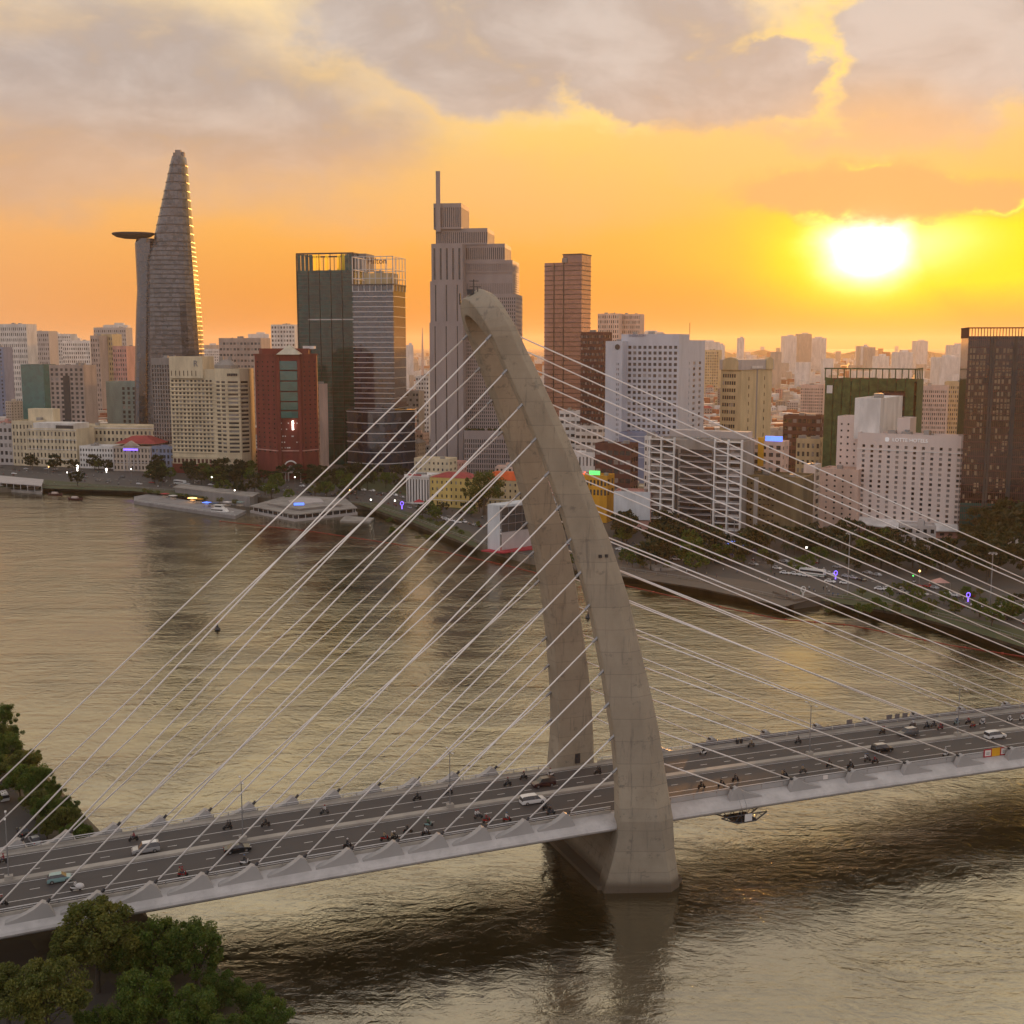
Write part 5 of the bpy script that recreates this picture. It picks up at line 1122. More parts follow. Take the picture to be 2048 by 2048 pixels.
def palm(seed):
    rnd = random.Random(seed); t = thing('palm_tree', '', 'palm tree'); m = MB(); m.tube([(0, 0, -.3), (.15, 0, 4), (.2, .1, 8)], [.26, .18, .15], 7); m.build('trunk', 'bark', t); m = MB()
    for k in range(16):
        a = 2 * math.pi * k / 16 + rnd.random() * .3; d = Vector((math.cos(a), math.sin(a), 0)); n = Vector((-d.y, d.x, 0)); e = rnd.uniform(-.2, .9); p0 = Vector((.2, .1, 8))
        for j in range(5):
            f0, f1 = j / 5, (j + 1) / 5; z = lambda f: e * 2.6 * f - 3.0 * f * f; w0, w1 = .55 * (1 - abs(f0 - .4)), .55 * (1 - abs(f1 - .4)) * (0.2 if j == 4 else 1)
            a0, a1 = p0 + d * 2.9 * f0 + Vector((0, 0, z(f0))), p0 + d * 2.9 * f1 + Vector((0, 0, z(f1))); m.quad(a0 - n * w0, a1 - n * w1, a1 + n * w1, a0 + n * w0)
    m.build('crown', 'leaf_dark', t); return t
PROTO = [tree(1, 9, 4.6, 900, .62, 'leaf_dark', 22, .28), tree(2, 8, 4.2, 800, .6, 'leaf_green', 20, .25), tree(3, 10, 5.0, 900, .66, 'leaf_dark', 24, .30), tree(4, 7, 3.6, 700, .55, 'leaf_olive', 18, .25), palm(5)]
used = set()
def put_tree(k, p, sc, label, group, name='street_tree', rz=None, cat=None):
    src = PROTO[k]
    if k in used: o = copy_tree(src)
    else: o = src; used.add(k)
    o.name = name; o.location = tuple(p); o.rotation_euler = (0, 0, random.uniform(0, 6.28)); o.scale = (sc * random.uniform(.9, 1.12), sc * random.uniform(.9, 1.12), sc * random.uniform(.85, 1.15))
    o['label'] = label; o['group'] = group; return o
def clear_of(p, r=3.0):
    return all((p.x - a) ** 2 + (p.y - b) ** 2 > (c * .72 + r) ** 2 for a, b, c in FOOT)
zones = [(30, 260, 926, 944, 16, .9, (0, 2, 3), 'dark bushy tree in the row before the cream hotel'), (300, 520, 948, 972, 46, 1.0, (0, 1, 2), 'dense tree in the riverside park below the R-sign hotel'), (440, 720, 952, 1002, 60, 1.0, (0, 1, 2, 3), 'leafy tree in the park before the red brick tower'), (640, 840, 955, 992, 26, .9, (0, 1, 2), 'round tree on the lawn before the banded hotel tower'),
         (840, 990, 1020, 1040, 12, .8, (0, 1), 'small dark tree before the yellow house'), (1110, 1300, 1066, 1092, 22, .95, (0, 1, 2), 'bushy tree along the quay before the hoarding'), (1290, 1500, 1075, 1150, 40, 1.05, (0, 1, 2), 'dark tree on the quay before the balcony flats'), (1500, 1700, 1078, 1112, 26, 1.0, (0, 2), 'tree behind the palms near the white hotel'), (1500, 1780, 1088, 1120, 26, 1.0, (4,), 'slim palm in the rows before the white hotel'),
         (1700, 1960, 1096, 1150, 34, 1.0, (0, 1, 2), 'dark tree before the porch of the white hotel'), (1960, 2060, 1100, 1170, 14, 1.5, (0, 2), 'tall dark tree at the foot of the bronze tower'), (1940, 2060, 1070, 1100, 8, 2.0, (0, 2), 'very tall tree beside the bronze tower'), (1960, 2060, 1215, 1262, 9, .9, (0, 1), 'low tree on the bank at the right edge'), (1650, 1980, 1180, 1235, 60, .45, (1, 3), 'clipped shrub on the grassy bank'), (1500, 1950, 1118, 1150, 26, .8, (0, 1), 'street tree along the inner kerb below the white hotel'), (1240, 1500, 1116, 1136, 16, .75, (0, 1), 'street tree at the edge of the stone apron'), (1120, 1500, 1100, 1140, 40, .45, (1, 3), 'clipped shrub along the kerb right of the pylon'), (760, 960, 1030, 1085, 36, .4, (1, 3), 'clipped shrub beside the quay road')]
for x0, x1, y0, y1, n, sc, kinds, lab in zones:
    made = []
    for _ in range(int(n * (.68 if kinds != (4,) else 1))):
        for _t in range(6):
            p = P(random.uniform(x0, x1), random.uniform(y0, y1), 3.0)
            if clear_of(p, 1.0): break
        else: continue
        k = random.choice(kinds)
        made.append(put_tree(k, p, sc * random.uniform(.9, 1.4), lab, lab.replace('tree', 'trees', 1) if 'tree' in lab else lab, 'palm_tree' if k == 4 else ('shrub' if sc < .5 else 'street_tree')))
    number(made)
put_tree(0, P(155, 972), 1.25, 'lone round tree standing on the riverside lawn at the left', 'lawn trees')
bt = tree(77, 24, 12.5, 4200, .75, 'leaf_olive', 44, .38, .7, 'rain_tree', 'spreading rain tree with bare forking limbs beside the yellow house'); bt.location = tuple(P(968, 1030))
for k, (x, y, s_) in enumerate(((2010, 1110, 2.4), (1965, 1118, 2.0))):
    put_tree(0, P(x, y), s_, ('broad tall tree right of the white hotel porch', 'second broad tree right of the white hotel porch')[k], 'tall right trees')
# near bank trees
NEAR = [tree(21, 10.5, 4.2, 17000, .20, 'leaf_olive', 62, .42, .26, 'tree'), tree(22, 6.8, 4.2, 17000, .19, 'leaf_green', 60, .12, .25, 'tree'), tree(23, 9, 4.0, 15000, .20, 'leaf_green', 55, .25, .24, 'tree'), tree(24, 7.5, 3.9, 14000, .20, 'leaf_olive', 55, .3, .22, 'tree')]
nused = set()
def near(k, x, y, sc, label, z=2.6):
    src = NEAR[k]; o = src if k not in nused else copy_tree(src); nused.add(k)
    o.name = 'tree'; o.location = tuple(P(x, y, z)); o.rotation_euler = (0, 0, random.uniform(0, 6.28)); o.scale = (sc,) * 3; o['label'] = label; o['category'] = 'tree'; o['group'] = 'trees on the near bank'
near(0, 195, 1985, 1.35, 'tall olive leafed tree rising in front of the bridge deck'); near(0, 100, 2110, 1.25, 'olive tree with open crown at the bottom left corner'); near(3, 255, 1965, 1.15, 'short olive tree under the deck beside the tall one')
near(1, 310, 1965, 1.35, 'round deep green tree right of the tall olive tree'); near(2, 395, 1975, 1.15, 'broad green tree hanging over the water'); near(1, 290, 2060, 1.2, 'low bright green bush tree at the bottom left'); near(1, 390, 2080, 1.05, 'dense green bush tree at the bottom edge')
near(1, 505, 2035, .72, 'small round bush standing alone at the waterline'); near(1, 535, 2085, .85, 'bright green bush at the bottom edge right of the others'); near(3, 20, 2060, 1.2, 'half hidden tree at the bottom left edge'); near(1, 200, 2100, .85, 'bush below the olive tree at the bottom edge'); near(1, 350, 1925, .6, 'small bush at the water under the round green tree'); near(1, 440, 2010, .75, 'bush between the overhanging tree and the lone round bush'); near(3, 150, 1940, .9, 'olive bush in the shade under the deck'); near(1, 455, 2110, .8, 'bush between the two round ones at the bottom edge')
for k, (x, y, sc) in enumerate(((-10, 1505, .95), (18, 1540, .95), (-5, 1560, .8), (48, 1570, 1.0), (40, 1600, .85), (78, 1610, .95), (70, 1640, .8), (102, 1648, .9), (130, 1672, .78), (95, 1680, .6), (150, 1690, .62), (170, 1682, .45), (195, 1694, .32), (110, 1600, .5), (10, 1465, .8), (60, 1535, .6), (135, 1640, .6), (-15, 1620, .7), (20, 1490, .7))):
    near((3, 2, 1, 3, 2, 2, 3, 1, 3, 3, 1, 1, 1, 1, 2, 1, 1, 3, 1)[k], x, y, sc, 'green tree in the bank row behind the bridge, %s from the left' % ORD[k])
px = lambda pts, z: [tuple(P(x, y, z)[:2]) for x, y in pts]
sheet('bank_road', px([(-200, 1500), (-20, 1530), (30, 1580), (70, 1640), (110, 1700), (40, 1760), (-200, 1760)], 2.61), 'asphalt_city', 2.612, kind='structure')
sheet('bank_path', px([(-100, 1880), (60, 1880), (130, 1990), (150, 2100), (-100, 2150)], 2.61), 'ground_city', 2.614, kind='structure')
sheet('bank_path', px([(150, 2050), (190, 1990), (215, 1960), (230, 1975), (200, 2030), (180, 2080)], 2.61), 'ground_city', 2.618, kind='structure')
# ------------------------------------------------------------------ cars
def car(name, kind, paint, label, roofm=None):
    t = thing(name, label, 'car'); L, Wd, Hh = {'hatch': (3.8, 1.66, 1.5), 'sedan': (4.6, 1.78, 1.45), 'suv': (4.7, 1.86, 1.78), 'mpv': (4.95, 1.92, 1.76)}[kind]; w2 = Wd / 2
    if kind == 'hatch': st = [(-.5, .75, 0), (-.485, .95, 0), (-.40, .98, 1), (-.34, 1.0, 1), (.10, .98, 1), (.30, .93, 0), (.46, .80, 0), (.5, .62, 0)]; roof = {2: .93, 3: 1.0, 4: .98}
    elif kind == 'sedan': st = [(-.5, .7, 0), (-.48, .93, 0), (-.36, .97, 0), (-.20, .97, 1), (.06, .95, 1), (.24, .90, 0), (.46, .76, 0), (.5, .58, 0)]; roof = {3: .98, 4: 1.0}
    else: st = [(-.5, .85, 0), (-.485, 1.02, 1), (-.44, 1.03, 1), (-.20, 1.03, 1), (.12, 1.02, 1), (.27, .99, 0), (.46, .88, 0), (.5, .66, 0)]; roof = {1: .86, 2: .97, 3: 1.0, 4: .98}
    body = MB(); gl = MB(); rings = []
    for i, (x, b, c) in enumerate(st):
        k = .90 if i in (0, len(st) - 1) else 1.0; zr_ = Hh * roof[i] if c else b; X = x * L
        rings.append([(X, -w2 * k * .94, .26), (X, -w2 * k, .48), (X, -w2 * k * .985, b), (X, -w2 * k * (.76 if c else .9), zr_ + (0 if c else .015)), (X, w2 * k * (.76 if c else .9), zr_ + (0 if c else .015)), (X, w2 * k * .985, b), (X, w2 * k, .48), (X, w2 * k * .94, .26)])
    n = 8
    for i in range(len(rings) - 1):
        ca, cb = st[i][2], st[i + 1][2]
        for k in range(n):
            k2 = (k + 1) % n; f = (rings[i][k], rings[i][k2], rings[i + 1][k2], rings[i + 1][k])
            if (k in (2, 4) and ca and cb) or (k == 3 and ca != cb) or (k in (2, 4) and ca != cb): gl.quad(*f)
            else: body.quad(*f)
    body.add(rings[0], (tuple(range(n - 1, -1, -1)),)); body.add(rings[-1], (tuple(range(n)),))
    bo = body.build('body', paint, t, fix=True); gl.build('window', 'glass', t, fix=True)
    if roofm:
        m = MB(); m.box((-.13 * L, 0, Hh + .01), (.5 * L, Wd * .68, .05)); m.build('roof', roofm, t)
    for x in (-.30, .31):
        for s_ in (-1, 1):
            m = MB(); m.tube([(x * L, s_ * (w2 - .2), .33), (x * L, s_ * (w2 + .01), .33)], .33, 12); wh = m.build('wheel', 'black_rubber', t)
            m = MB(); m.tube([(x * L, s_ * (w2 + .005), .33), (x * L, s_ * (w2 + .03), .33)], .2, 8); m.build('rim', 'steel_grey', wh)
    for s_ in (-1, 1):
        m = MB(); m.box((.485 * L, s_ * w2 * .66, .66), (.1, .36, .16)); m.build('headlight', 'railing_paint', t); m = MB(); m.box((-.49 * L, s_ * w2 * .7, .82), (.08, .26, .2)); m.build('tail_light', 'tail_red', t)
    return t
mat('tail_red', (.4, .02, .02), .3, var=0); mat('car_white', (.72, .71, .70), .25, var=0, ior=1.7); mat('car_black', (.012, .012, .014), .2, var=0, ior=1.7); mat('car_teal', (.22, .36, .36), .25, var=0, ior=1.7); mat('car_maroon', (.045, .012, .014), .22, var=0, ior=1.7); mat('car_grey', (.12, .12, .125), .25, .3, var=0, ior=1.7); mat('car_silver', (.42, .42, .43), .25, .4, var=0)
mat('car_red', (.30, .02, .02), .25, var=0)
def on_deck(o, x, y, flip, dt=0.0):
    s, t = onroad(x, y); q = B(s, t + dt, .01); o.location = tuple(q); o.rotation_euler = (0, -math.atan(.00395 - 2.2e-4 * s) * (1 if not flip else -1), TH + (math.pi if flip else 0))
for args, x, y, fl in ((('car', 'hatch', 'car_teal', 'pale teal hatchback on the near carriageway at the left', None), 119, 1763, 0), (('car', 'suv', 'car_silver', 'white silver van-like car on the far carriageway at the left', 'car_white'), 292, 1704, 1), (('car', 'sedan', 'car_black', 'black sedan hugging the median left of the pylon', None), 475, 1703, 0), (('car', 'mpv', 'car_white', 'white people carrier just left of the pylon leg', None), 1066, 1606, 0), (('car', 'suv', 'car_maroon', 'dark maroon car beyond the median beside the back leg', None), 1087, 1572, 1), (('car', 'suv', 'car_black', 'black car with a pale roof right of the pylon', 'car_silver'), 1764, 1503, 0), (('car', 'suv', 'car_grey', 'grey car heading left among motorbikes on the far carriageway', 'car_silver'), 1815, 1471, 1), (('car', 'mpv', 'car_white', 'white people carrier near the right edge on the bridge', None), 1990, 1476, 0)):
    on_deck(car(*args), x, y, fl)
c_ = car('car', 'suv', 'car_white', 'white car parked on the near bank road at the left edge'); c_.location = tuple(P(6, 1598, 2.63)); c_.rotation_euler = (0, 0, R(125))
c_ = car('car', 'sedan', 'car_black', 'dark car parked under the bank trees beside the far anchor fins'); c_.location = tuple(P(46, 1668, 2.63)); c_.rotation_euler = (0, 0, R(125))
c_ = car('car', 'sedan', 'car_silver', 'silver car half hidden under the trees next to the bridge'); c_.location = tuple(P(70, 1686, 2.63)); c_.rotation_euler = (0, 0, R(125))
# ------------------------------------------------------------------ motorbikes and riders
for k, c in (('cloth_black', (.02, .02, .022)), ('cloth_white', (.55, .53, .52)), ('cloth_red', (.22, .02, .03)), ('cloth_green', (.02, .10, .05)), ('cloth_blue', (.06, .12, .22)), ('cloth_tan', (.30, .22, .13)), ('skin', (.32, .19, .12)), ('helmet', (.10, .10, .11)), ('cloth_jeans', (.035, .045, .07))): mat(k, c, .75, var=0)
def bike_proto(paint):
    t = thing('motorbike', '', 'motorbike')
    for x in (-.62, .62):
        m = MB(); m.loft([[(x + r * math.cos(2 * math.pi * k / 14), y, .28 + r * math.sin(2 * math.pi * k / 14)) for k in range(14)] for y, r in ((-.055, .2), (-.05, .27), (.05, .27), (.055, .2))]); m.build('wheel', 'black_rubber', t)
    m = MB(); m.loft([[(x, -w, zb), (x, w, zb), (x, w * .8, zt), (x, -w * .8, zt)] for x, w, zb, zt in ((-.85, .06, .62, .72), (-.6, .13, .45, .76), (-.2, .15, .32, .72), (.1, .13, .28, .42), (.3, .14, .30, .45), (.42, .17, .38, .95), (.52, .15, .5, 1.0))]); m.build('body', paint, t, fix=True)
    m = MB(); m.loft([[(x, -w, zb), (x, w, zb), (x, w * .8, zt), (x, -w * .8, zt)] for x, w, zb, zt in ((-.75, .1, .74, .82), (-.3, .14, .72, .82), (.02, .1, .68, .76))]); m.build('seat', 'black_rubber', t, fix=True)
    m = MB(); m.tube([(.62, 0, .28), (.45, 0, .95)], .05, 6); m.tube([(.40, -.34, 1.05), (.46, 0, 1.0), (.40, .34, 1.05)], .025, 5); m.build('handlebar', 'dark_metal', t)
    m = MB(); m.sphere((.56, 0, .88), (.06, .09, .08), 7, 5); m.build('headlight', 'railing_paint', t)
    m = MB(); m.box((-.86, 0, .62), (.05, .14, .08)); m.build('tail_light', 'tail_red', t)
    return t
def skin_body(joints, edges, rad, mats_by):
    me = bpy.data.meshes.new('b'); me.from_pydata(joints, edges, []); o = bpy.data.objects.new('b', me); C.objects.link(o)
    sk = o.modifiers.new('s', 'SKIN'); sk.use_smooth_shade = True
    for i, v in enumerate(me.skin_vertices[0].data): v.radius = (rad[i], rad[i]); v.use_root = (i == 0)
    sb = o.modifiers.new('u', 'SUBSURF'); sb.levels = 1; sb.render_levels = 1
    dg = bpy.context.evaluated_depsgraph_get(); out = bpy.data.meshes.new_from_object(o.evaluated_get(dg)); C.objects.unlink(o); bpy.data.objects.remove(o)
    out.materials.clear()
    for _ in range(3): out.materials.append(None)
    for p in out.polygons: p.material_index = mats_by(p.center)
    return out
J = [(-.22, 0, .90), (-.20, 0, 1.12), (-.14, 0, 1.38), (-.12, 0, 1.50), (-.08, 0, 1.62), (-.06, 0, 1.74),
     (-.13, -.2, 1.40), (.06, -.27, 1.18), (.33, -.3, 1.07), (-.13, .2, 1.40), (.06, .27, 1.18), (.33, .3, 1.07),
     (-.16, -.13, .86), (.22, -.18, .78), (.18, -.18, .40), (.30, -.18, .34), (-.16, .13, .86), (.22, .18, .78), (.18, .18, .40), (.30, .18, .34)]
E_ = [(0, 1), (1, 2), (2, 3), (3, 4), (4, 5), (2, 6), (6, 7), (7, 8), (2, 9), (9, 10), (10, 11), (0, 12), (12, 13), (13, 14), (14, 15), (0, 16), (16, 17), (17, 18), (18, 19)]
RD = [.15, .145, .15, .06, .095, .085, .075, .055, .045, .075, .055, .045, .11, .085, .06, .045, .11, .085, .06, .045]
base_body = skin_body(J, E_, RD, lambda c: 0 if c.z > 1.52 or (c.x > .26 and c.z > .9) else (1 if c.z > .92 else 2))
hm = MB(); hm.sphere((-.075, 0, 1.72), (.155, .135, .135), 9, 6); hm.box((.07, 0, 1.70), (.08, .18, .03))
RM = {}
def rider_mesh(shirt, trousers):
    k = (shirt, trousers)
    if k not in RM:
        me = base_body.copy(); me.materials[0] = MAT['skin']; me.materials[1] = MAT[shirt]; me.materials[2] = MAT[trousers]; RM[k] = me
    return RM[k]
HM = {k: hm.mesh('helmet', k) for k in ('helmet', 'cloth_white', 'cloth_red', 'cloth_blue')}
BP = {k: bike_proto(k) for k in ('car_black', 'car_white', 'car_red', 'car_grey', 'car_teal')}
bused = set()
SH = {'cloth_black': 'black', 'cloth_white': 'white', 'cloth_red': 'red', 'cloth_green': 'green', 'cloth_blue': 'blue', 'cloth_tan': 'tan'}
def bike(x, y, paint, shirt, flip, label, rider_label, gb, helm='helmet', pillion=None):
    s, t = onroad(x, y); q = B(s, t, .0); rz = TH + (math.pi if flip else 0)
    src = BP[paint]; o = src if paint not in bused else copy_tree(src); bused.add(paint)
    o.location = tuple(q); o.rotation_euler = (0, 0, rz); o['label'] = label; o['group'] = gb
    tr = random.choice(('cloth_jeans', 'cloth_black'))
    for dx, lab, sh in ((0.0, rider_label, shirt),) + (((-.42, pillion[1], pillion[0]),) if pillion else ()):
        r = link('person', rider_mesh(sh, tr), None, loc=tuple(q + Vector((math.cos(rz) * dx, math.sin(rz) * dx, .0))), rz=rz, label=lab, category='person', group='riders on the bridge')
        link('helmet', HM[helm], r)
nearb = [(5, 1812, 'car_black', 'cloth_black'), (152, 1781, 'car_white', 'cloth_white'), (366, 1753, 'car_red', 'cloth_red'), (490, 1729, 'car_white', 'cloth_black'), (696, 1696, 'car_black', 'cloth_black'), (770, 1681, 'car_red', 'cloth_tan'), (790, 1681, 'car_black', 'cloth_black'), (816, 1666, 'car_black', 'cloth_black'), (857, 1653, 'car_teal', 'cloth_green'), (852, 1671, 'car_black', 'cloth_white'), (957, 1637, 'car_grey', 'cloth_white'), (974, 1645, 'car_red', 'cloth_red'), (1014, 1643, 'car_red', 'cloth_white'), (1093, 1620, 'car_black', 'cloth_black'), (1102, 1629, 'car_grey', 'cloth_black'),
         (1403, 1577, 'car_black', 'cloth_black'), (1443, 1573, 'car_black', 'cloth_black'), (1471, 1563, 'car_black', 'cloth_black'), (1569, 1555, 'car_black', 'cloth_black'), (1606, 1546, 'car_grey', 'cloth_tan'), (1659, 1534, 'car_black', 'cloth_black'), (1701, 1536, 'car_black', 'cloth_black'), (1735, 1523, 'car_grey', 'cloth_black'), (1750, 1527, 'car_black', 'cloth_red'), (1891, 1512, 'car_white', 'cloth_white')]
farb = [(6, 1727, 'car_black', 'cloth_red'), (267, 1682, 'car_black', 'cloth_red'), (455, 1659, 'car_black', 'cloth_black'), (531, 1653, 'car_black', 'cloth_black'), (649, 1628, 'car_grey', 'cloth_white'), (834, 1601, 'car_black', 'cloth_black'), (897, 1588, 'car_black', 'cloth_black'), (1015, 1572, 'car_black', 'cloth_black'), (1047, 1559, 'car_black', 'cloth_black'), (1100, 1553, 'car_white', 'cloth_white'), (1195, 1549, 'car_black', 'cloth_black'), (1406, 1509, 'car_white', 'cloth_black'), (1502, 1494, 'car_grey', 'cloth_tan'), (1596, 1487, 'car_black', 'cloth_black'), (1764, 1468, 'car_black', 'cloth_tan'), (1825, 1453, 'car_grey', 'cloth_white'), (1853, 1457, 'car_black', 'cloth_black'), (1867, 1454, 'car_grey', 'cloth_black'), (1880, 1459, 'car_red', 'cloth_red'), (1913, 1449, 'car_teal', 'cloth_blue'), (1936, 1448, 'car_black', 'cloth_red'), (1945, 1455, 'car_red', 'cloth_tan'), (1964, 1449, 'car_white', 'cloth_white'), (2019, 1443, 'car_white', 'cloth_white'), (2044, 1441, 'car_white', 'cloth_white')]
PN = {'car_black': 'black', 'car_white': 'white', 'car_red': 'red', 'car_grey': 'grey', 'car_teal': 'teal'}
for lst, side, fl in ((nearb, 'near', 0), (farb, 'far', 1)):
    for k, (x, y, pa, sh) in enumerate(sorted(lst)):
        o_ = ORD[k]; pil = (random.choice(('cloth_black', 'cloth_white', 'cloth_tan')), 'passenger behind the %s motorbike rider from the left, %s side' % (o_, side)) if k % 4 == 2 else None
        bike(x, y, pa, sh, fl, '%s motorbike on the %s carriageway, %s from the left edge' % (PN[pa], side, o_), 'rider in %s top on the %s motorbike from the left, %s side' % (SH[sh], o_, side), 'motorbikes crossing the bridge', random.choice(('helmet', 'helmet', 'cloth_white', 'cloth_red', 'cloth_blue')), pil)
s, t = onroad(160, 1783); q = B(s, t, .95); m = MB(); m.sphere(tuple(q), (.75, .55, .5), 10, 7); m.build('sack', 'cloth_white', label='bulging white sack carried on a motorbike at the left', category='sack', smooth=True)
# ------------------------------------------------------------------ traffic on the far quay
TC_ = {k: None for k in ('car_white', 'car_black', 'car_grey', 'car_silver', 'car_red')}
def small_car(paint):
    t = thing('car', '', 'car'); m = MB(); m.loft([[(x, -.85, .3), (x, -.88, .6), (x, -.82, z), (x, .82, z), (x, .88, .6), (x, .85, .3)] for x, z in ((-2.2, .8), (-2.1, .95), (1.2, .93), (2.1, .75), (2.2, .6))]); m.loft([[(x, -w, z) for w, z in ((.8, .92), (.62, h), (-.62, h), (-.8, .92))] for x, h in ((-1.7, .96), (-1.2, 1.46), (.3, 1.46), (1.0, .96))]); m.build('body', paint, t, fix=True)
    m = MB(); [m.quad((-1.35, s_ * .80, .96), (.75, s_ * .80, .96), (.25, s_ * .665, 1.4), (-1.15, s_ * .665, 1.4)) for s_ in (-1, 1)]; m.quad((1.05, -.7, .99), (1.05, .7, .99), (.36, .6, 1.45), (.36, -.6, 1.45)); m.build('window', 'glass', t)
    for x in (-1.3, 1.35):
        for s_ in (-1, 1): m = MB(); m.tube([(x, s_ * .7, .32), (x, s_ * .9, .32)], .32, 8); m.build('wheel', 'black_rubber', t)
    return t
SC = {k: small_car(k) for k in TC_}; scu = set(); CN = {'car_white': 'white', 'car_black': 'black', 'car_grey': 'grey', 'car_silver': 'silver', 'car_red': 'red'}
def road_pt(f, lane):
    i = f * (len(up) - 1); k = min(int(i), len(up) - 2); r = i - k
    a = P(up[k][0] + (up[k + 1][0] - up[k][0]) * r, up[k][1] + (up[k + 1][1] - up[k][1]) * r, 3.03); b = P(lo[k][0] + (lo[k + 1][0] - lo[k][0]) * r, lo[k][1] + (lo[k + 1][1] - lo[k][1]) * r, 3.03)
    return a + (b - a) * lane
seg = [(0, .2, 'before the cream hotel'), (.2, .4, 'below the red brick tower'), (.4, .6, 'before the yellow houses'), (.6, .8, 'before the balcony flats'), (.8, 1.01, 'below the white hotel')]
qc = []; qb = []; qr = []
for k in range(120):
    f = (k + random.random() * .7) / 120; ln = random.choice((.15, .32, .62, .82)); p = road_pt(f, ln); q = road_pt(min(1, f + .004), ln); pa = random.choices(list(TC_), (5, 2, 2, 3, 1))[0]
    o = SC[pa] if pa not in scu else copy_tree(SC[pa]); scu.add(pa)
    o.location = tuple(p); o.rotation_euler = (0, 0, math.atan2(q.y - p.y, q.x - p.x) + (math.pi if ln < .5 else 0)); o['label'] = '%s car in the quay road traffic %s' % (CN[pa], next(s[2] for s in seg if s[0] <= f < s[1])); o['group'] = 'cars on the far quay'; qc.append(o)
# parked white cars seen in clusters
for k, (x, y) in enumerate(((868, 1032), (880, 1036), (893, 1040), (905, 1043), (916, 1046), (1312, 1108), (1324, 1111), (1352, 1120), (1375, 1122), (1570, 1148), (1590, 1150), (1610, 1153), (1640, 1150), (1660, 1165), (1690, 1168), (1760, 1180), (1845, 1190), (2000, 1215))):
    o = copy_tree(SC['car_white']); o.location = tuple(P(x, y, 3.03)); o.rotation_euler = (0, 0, R(-40 + random.uniform(-8, 8))); o['label'] = 'white car parked beside the quay road, %s from the left' % ORD[k]; o['group'] = 'parked cars on the far quay'
def far_bike(c):
    t = thing('motorbike', '', 'motorbike'); m = MB(); m.loft([[(x, -.15, zb), (x, .15, zb), (x, .12, zt), (x, -.12, zt)] for x, zb, zt in ((-.8, .6, .75), (-.3, .35, .75), (.2, .3, .5), (.45, .4, 1.0))]); m.build('body', c, t, fix=True)
    for x in (-.6, .6): m = MB(); m.tube([(x, -.06, .28), (x, .06, .28)], .28, 8); m.build('wheel', 'black_rubber', t)
    return t
FB = [far_bike(c) for c in ('car_black', 'car_red', 'car_white', 'car_grey')]; fu = set()
for k in range(150):
    f = random.choice((random.uniform(0, .32), random.random())); p = road_pt(f, random.choice((.06, .1, .45, .52, .92, .96)) + random.uniform(-.03, .03)); j = random.randrange(4)
    o = FB[j] if j not in fu else copy_tree(FB[j]); fu.add(j)
    p.z = 3.02; o.location = tuple(p); o.rotation_euler = (0, 0, R(-38) + random.uniform(-.4, .4)); o['label'] = 'small %s motorbike in the quay crowd %s' % (('black', 'red', 'white', 'grey')[j], next(s[2] for s in seg if s[0] <= f < s[1])); o['group'] = 'motorbikes on the far quay'; qb.append(o)
    r = link('person', rider_mesh(random.choice(list(SH)), 'cloth_jeans'), None, loc=tuple(p), rz=o.rotation_euler.z, label='quay motorbike rider %s' % next(s[2] for s in seg if s[0] <= f < s[1]), category='person', group='riders on the far quay'); qr.append(r)
for L_ in (qc, qb, qr):
    for key in sorted({o['label'] for o in L_}): number([o for o in L_ if o['label'] == key])
# buses
for k, (x, y) in enumerate(((360, 969), (1625, 1152))):
    t = thing('bus', ('long white bus by the park at the left', 'white bus with a green stripe near the white hotel')[k], 'bus', tuple(P(x, y, 3.03)), rz=R(-38)); t['_o'] = (0, 0, 0)
    m = MB(); m.box((0, 0, 1.75), (11, 2.5, 2.8)); m.build('body', 'car_white', t); m = MB(); m.box((0, 0, 2.1), (10.4, 2.54, .9)); m.build('window', 'glass', t); m = MB(); m.box((0, 0, .9), (11.02, 2.53, .3)); m.build('stripe', 'cloth_green', t)
    for xx in (-3.4, 3.6):
        for s_ in (-1.1, 1.1): m = MB(); m.tube([(xx, s_ - .15, .5), (xx, s_ + .15, .5)], .5, 10); m.build('wheel', 'black_rubber', t)
# ------------------------------------------------------------------ quay furniture
def mast(x, y, yt, label):
    p = P(x, y); t = thing('lamp_mast', label, 'lamp post', tuple(p)); h = zat(yt, p.y) - 3
    m = MB(); m.tube([p, p + Vector((0, 0, h))], [.28, .14], 7); m.build('pole', 'steel_grey', t); m = MB(); m.tube([p + Vector((math.cos(a) * 1.3, math.sin(a) * 1.3, h)) for a in lin(0, 6.28, 13)], .12, 5); m.build('ring', 'steel_grey', t)
    for a in lin(0, 5.24, 6): m = MB(); q = p + Vector((math.cos(a) * 1.3, math.sin(a) * 1.3, h - .25)); m.box(tuple(q), (.5, .5, .3)); m.build('lamp_head', 'railing_paint', t)
mast(1467, 1116, 1036, 'tall ring-topped lamp mast before the balcony flats'); mast(1695, 1190, 1066, 'tall ring-topped lamp mast before the white hotel'); mast(1979, 1232, 1106, 'tall ring-topped lamp mast near the right edge')
def neon(x, y, label, mk='neon_violet', s_=1.0):
    s_ *= .72
    p = P(x, y); t = thing('light_sculpture', label, 'light sculpture', tuple(p)); m = MB(); e = Vector((1, 0, 0))
    m.tube([p, p + Vector((0, 0, 2.2 * s_))], .35 * s_, 6); m.build('stem', mk, t); m = MB(); m.tube([p + Vector((math.cos(a) * .95 * s_, 0, 3.6 * s_ + math.sin(a) * 1.2 * s_)) for a in lin(-1.4, 4.4, 14)], .22 * s_, 6); m.build('loop', mk, t)
